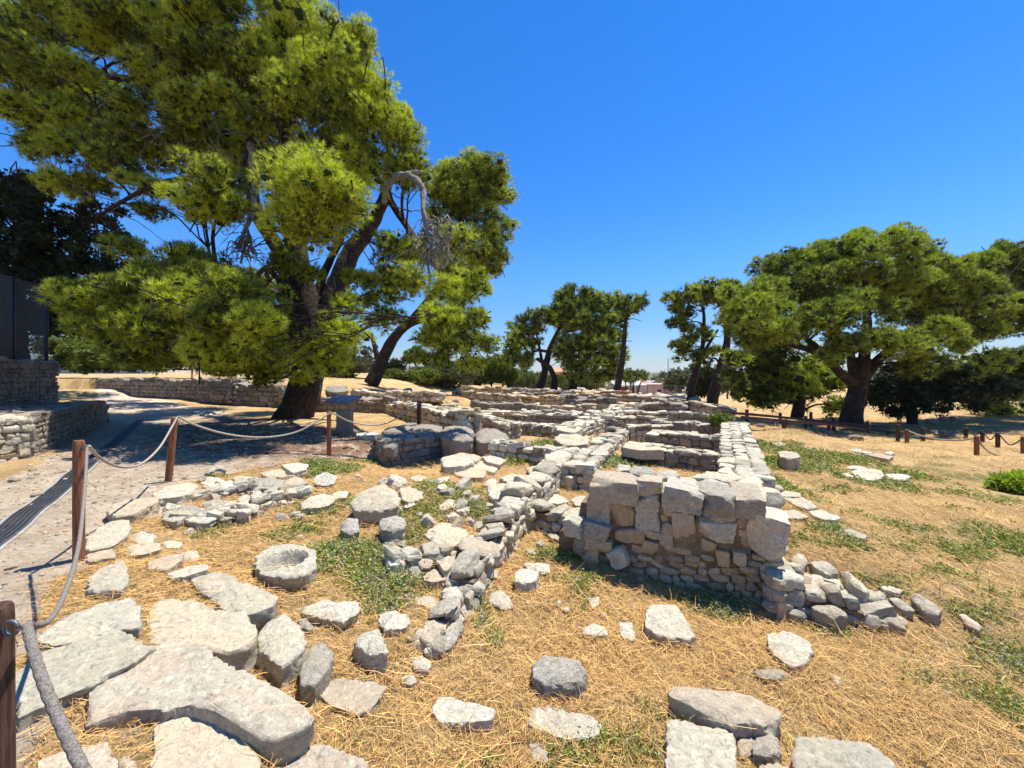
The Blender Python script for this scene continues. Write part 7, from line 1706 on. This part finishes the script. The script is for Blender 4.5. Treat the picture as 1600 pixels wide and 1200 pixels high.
# ---------------------------------------------------------------- dry straw, one mass
def free_of_stone(x, y):
    ok = np.ones(len(x), bool)
    for W in FOOT:
        k = np.where((x > W[:, 0].min()) & (x < W[:, 0].max()) & (y > W[:, 1].min()) & (y < W[:, 1].max()))[0]
        if len(k): ok[k[inpoly(x[k], y[k], [tuple(p) for p in W])]] = False
    return ok
def straw(n, xr, yr, ln, wd, seed, name, label, keep, hgt=0.03, mat='straw'):
    r_ = np.random.RandomState(seed)
    x = r_.uniform(*xr, n); y = r_.uniform(*yr, n)
    ok = (np.abs(x) < 1.45 * y + 0.5)
    x, y = x[ok], y[ok]
    kp = keep(x, y) * free_of_stone(x, y); ok = r_.rand(len(x)) < kp
    x, y = x[ok], y[ok]; n = len(x)
    z = G(x, y)
    a = r_.uniform(0, 2 * math.pi, n); L_ = ln * r_.lognormal(0, 0.45, n); w = wd * r_.uniform(0.6, 1.5, n) * np.clip(0.6 + 0.14 * y, 0.7, 2.0)
    ti = np.abs(r_.normal(0, 0.30, n)); bend = r_.normal(0, 0.5, n)
    z0 = z + r_.uniform(-0.004, hgt, n)
    ts = np.array([0, 0.5, 1.0])
    ca, sa = np.cos(a), np.sin(a)
    V = np.empty((n, 5, 3))
    for k, t in enumerate(ts):
        u_ = (t - 0.5) * L_; bx = bend * L_ * 0.25 * (1 - (2 * t - 1) ** 2)
        cx_ = x + ca * u_ - sa * bx; cy_ = y + sa * u_ + ca * bx; cz_ = z0 + (t) * L_ * np.sin(ti) - 0.0
        if k < 2:
            ww = w * (0.5 if k == 0 else 0.5)
            V[:, 2 * k] = np.stack([cx_ - sa * ww, cy_ + ca * ww, cz_], 1); V[:, 2 * k + 1] = np.stack([cx_ + sa * ww, cy_ - ca * ww, cz_ + 0.0015], 1)
        else: V[:, 4] = np.stack([cx_, cy_, cz_], 1)
    i = np.arange(n)[:, None] * 5
    mb = MB(); tint = np.repeat(np.clip(r_.normal(0.5, 0.28, n), 0, 1), 5)
    mb.add(V.reshape(-1, 3), q=i + np.array([[0, 1, 3, 2]]), t=i + np.array([[2, 3, 4]]), tint=tint)
    return tag(mb.build(name, M[mat], None, smooth=False), label, kind="stuff")
kd = lambda x, y: np.clip((1 - path_mask(x, y)) * (1 - 0.55 * green_mask(x, y)) * np.clip(3.2 / (np.hypot(x, y) + 0.2), 0.10, 1.0) ** 1.3 * (0.55 + 0.45 * sstep(-0.6, 0.4, n2(x, y, 1.3, 61, 3))) + 0.02 * (y < 6), 0, 1)
straw(650000, (-5, 9), (0.75, 9.0), 0.065, 0.0023, 1, "dry_straw", "dry golden straw and cut stalks covering the ground", kd)
straw(170000, (-6, 34), (8.0, 30.0), 0.17, 0.0036, 3, "dry_straw", "dry grass stalks over the farther meadow", lambda x, y: (1 - path_mask(x, y)) * np.clip(14.0 / (y + 0.1), 0.3, 1) * (0.3 + 0.7 * sstep(-0.5, 0.4, n2(x, y, 0.8, 61, 3))), 0.03)
straw(35000, (-5, 9), (0.75, 7.0), 0.16, 0.0030, 2, "dry_straw", "long loose golden straws lying across the ground", kd, 0.045)
# ---------------------------------------------------------------- green weeds, one mass
def weeds(n, xr, yr, size, seed, name, label, keep, mat, hgt=0.05):
    r_ = np.random.RandomState(seed)
    x = r_.uniform(*xr, n); y = r_.uniform(*yr, n)
    ok = (np.abs(x) < 1.45 * y + 0.5); x, y = x[ok], y[ok]
    kp = keep(x, y) * free_of_stone(x, y); ok = r_.rand(len(x)) < kp; x, y = x[ok], y[ok]; kp = kp[ok]; n = len(x)
    # each seed grows a sprig of leaves
    k = 7
    L_ = size * r_.uniform(1.5, 7.0, n); a = r_.uniform(0, 6.28, n); el = r_.uniform(0.1, 1.45, n)
    t = (np.arange(k) + 0.5) / k
    cx_ = x[:, None] + np.cos(a)[:, None] * np.cos(el)[:, None] * L_[:, None] * t; cy_ = y[:, None] + np.sin(a)[:, None] * np.cos(el)[:, None] * L_[:, None] * t
    cz_ = G(x, y)[:, None] + 0.004 + np.sin(el)[:, None] * L_[:, None] * t * (0.5 + hgt * 8 * kp[:, None])
    C = np.stack([cx_, cy_, cz_], -1).reshape(-1, 3); m_ = len(C)
    D = r_.normal(size=(m_, 3)); D[:, 2] = np.abs(D[:, 2]) * 0.6; D /= np.linalg.norm(D, axis=1)[:, None]
    sd = np.cross(D, r_.normal(size=(m_, 3))); sd /= np.linalg.norm(sd, axis=1)[:, None]
    ll = (size * r_.uniform(0.6, 1.3, m_) * np.clip(np.repeat(y, k) * 0.22 + 0.45, 0.7, 2.4))[:, None]; w = ll * 0.24
    V = np.stack([C, C + D * ll * 0.45 + sd * w, C + D * ll, C + D * ll * 0.45 - sd * w], 1).reshape(-1, 3)
    q = np.arange(m_ * 4).reshape(-1, 4)
    mb = MB(); mb.add(V, q=q, tint=np.repeat(np.clip(np.repeat(r_.uniform(0.2, 0.8, n), k) + r_.normal(0, 0.15, m_), 0, 1), 4))
    return tag(mb.build(name, M[mat], None, smooth=False), label, kind="stuff")
gk = lambda x, y: np.clip(green_mask(x, y) * 1.6 - 0.45, 0, 1) * (0.35 + 0.65 * sstep(-0.3, 0.5, n2(x, y, 5.0, 81, 3))) * np.clip(4.0 / (np.hypot(x, y) + 0.2), 0.12, 1)
weeds(520000, (-5, 9), (0.8, 11.0), 0.022, 5, "green_weeds", "low green creeping weeds spreading over the straw", gk, 'weed')
weeds(170000, (-4, 4), (0.8, 8.0), 0.017, 6, "pale_weeds", "pale dusty thistly weeds among the stones", lambda x, y: gk(x, y) * (n2(x, y, 1.8, 71, 2) > 0.1), 'weedpale', 0.07)

# grit and small stones on the path, one mass
gm = MB(); r_ = np.random.RandomState(55)
x = r_.uniform(-12, 3, 60000); y = r_.uniform(0.9, 11, 60000)
k = (r_.rand(60000) < path_mask(x, y) * np.clip(2.6 / y, 0.08, 1) + 0.03 * (y < 6)) & (np.abs(x) < 1.45 * y + 0.4); x, y = x[k], y[k]; z = G(x, y)
for a, b, c_ in list(zip(x, y, z))[:3800]:
    s_ = (0.005 + 0.0015 * b) * r_.lognormal(0, 0.5)
    put_stone(gm, (a, b, c_ + s_ * 0.2), (s_ * r_.uniform(.8, 1.6), s_, s_ * .6), r_.uniform(0, 3), 2, 0.2, r_)
tag(gm.build("gravel", M['tan'], None, smooth=True), "fine grit and small stones on the earth path", kind="stuff")

# the air: far things fade towards the sky
hz_m = bpy.data.materials.new("thin summer haze"); hz_m.use_nodes = True
hn = hz_m.node_tree.nodes; hn.clear()
ho = hn.new("ShaderNodeOutputMaterial"); hv = hn.new("ShaderNodeVolumePrincipled")
hv.inputs["Color"].default_value = (0.85, 0.92, 1.0, 1); hv.inputs["Density"].default_value = 0.00009; hv.inputs["Anisotropy"].default_value = 0.3
hz_m.node_tree.links.new(hv.outputs[0], ho.inputs["Volume"])
hb = MB(); hb.box((0, 3400, 55), (9200, 7600, 120)); ho_ = hb.build("haze", hz_m, None, smooth=False); tag(ho_, "thin blue haze over the distance", kind="stuff")
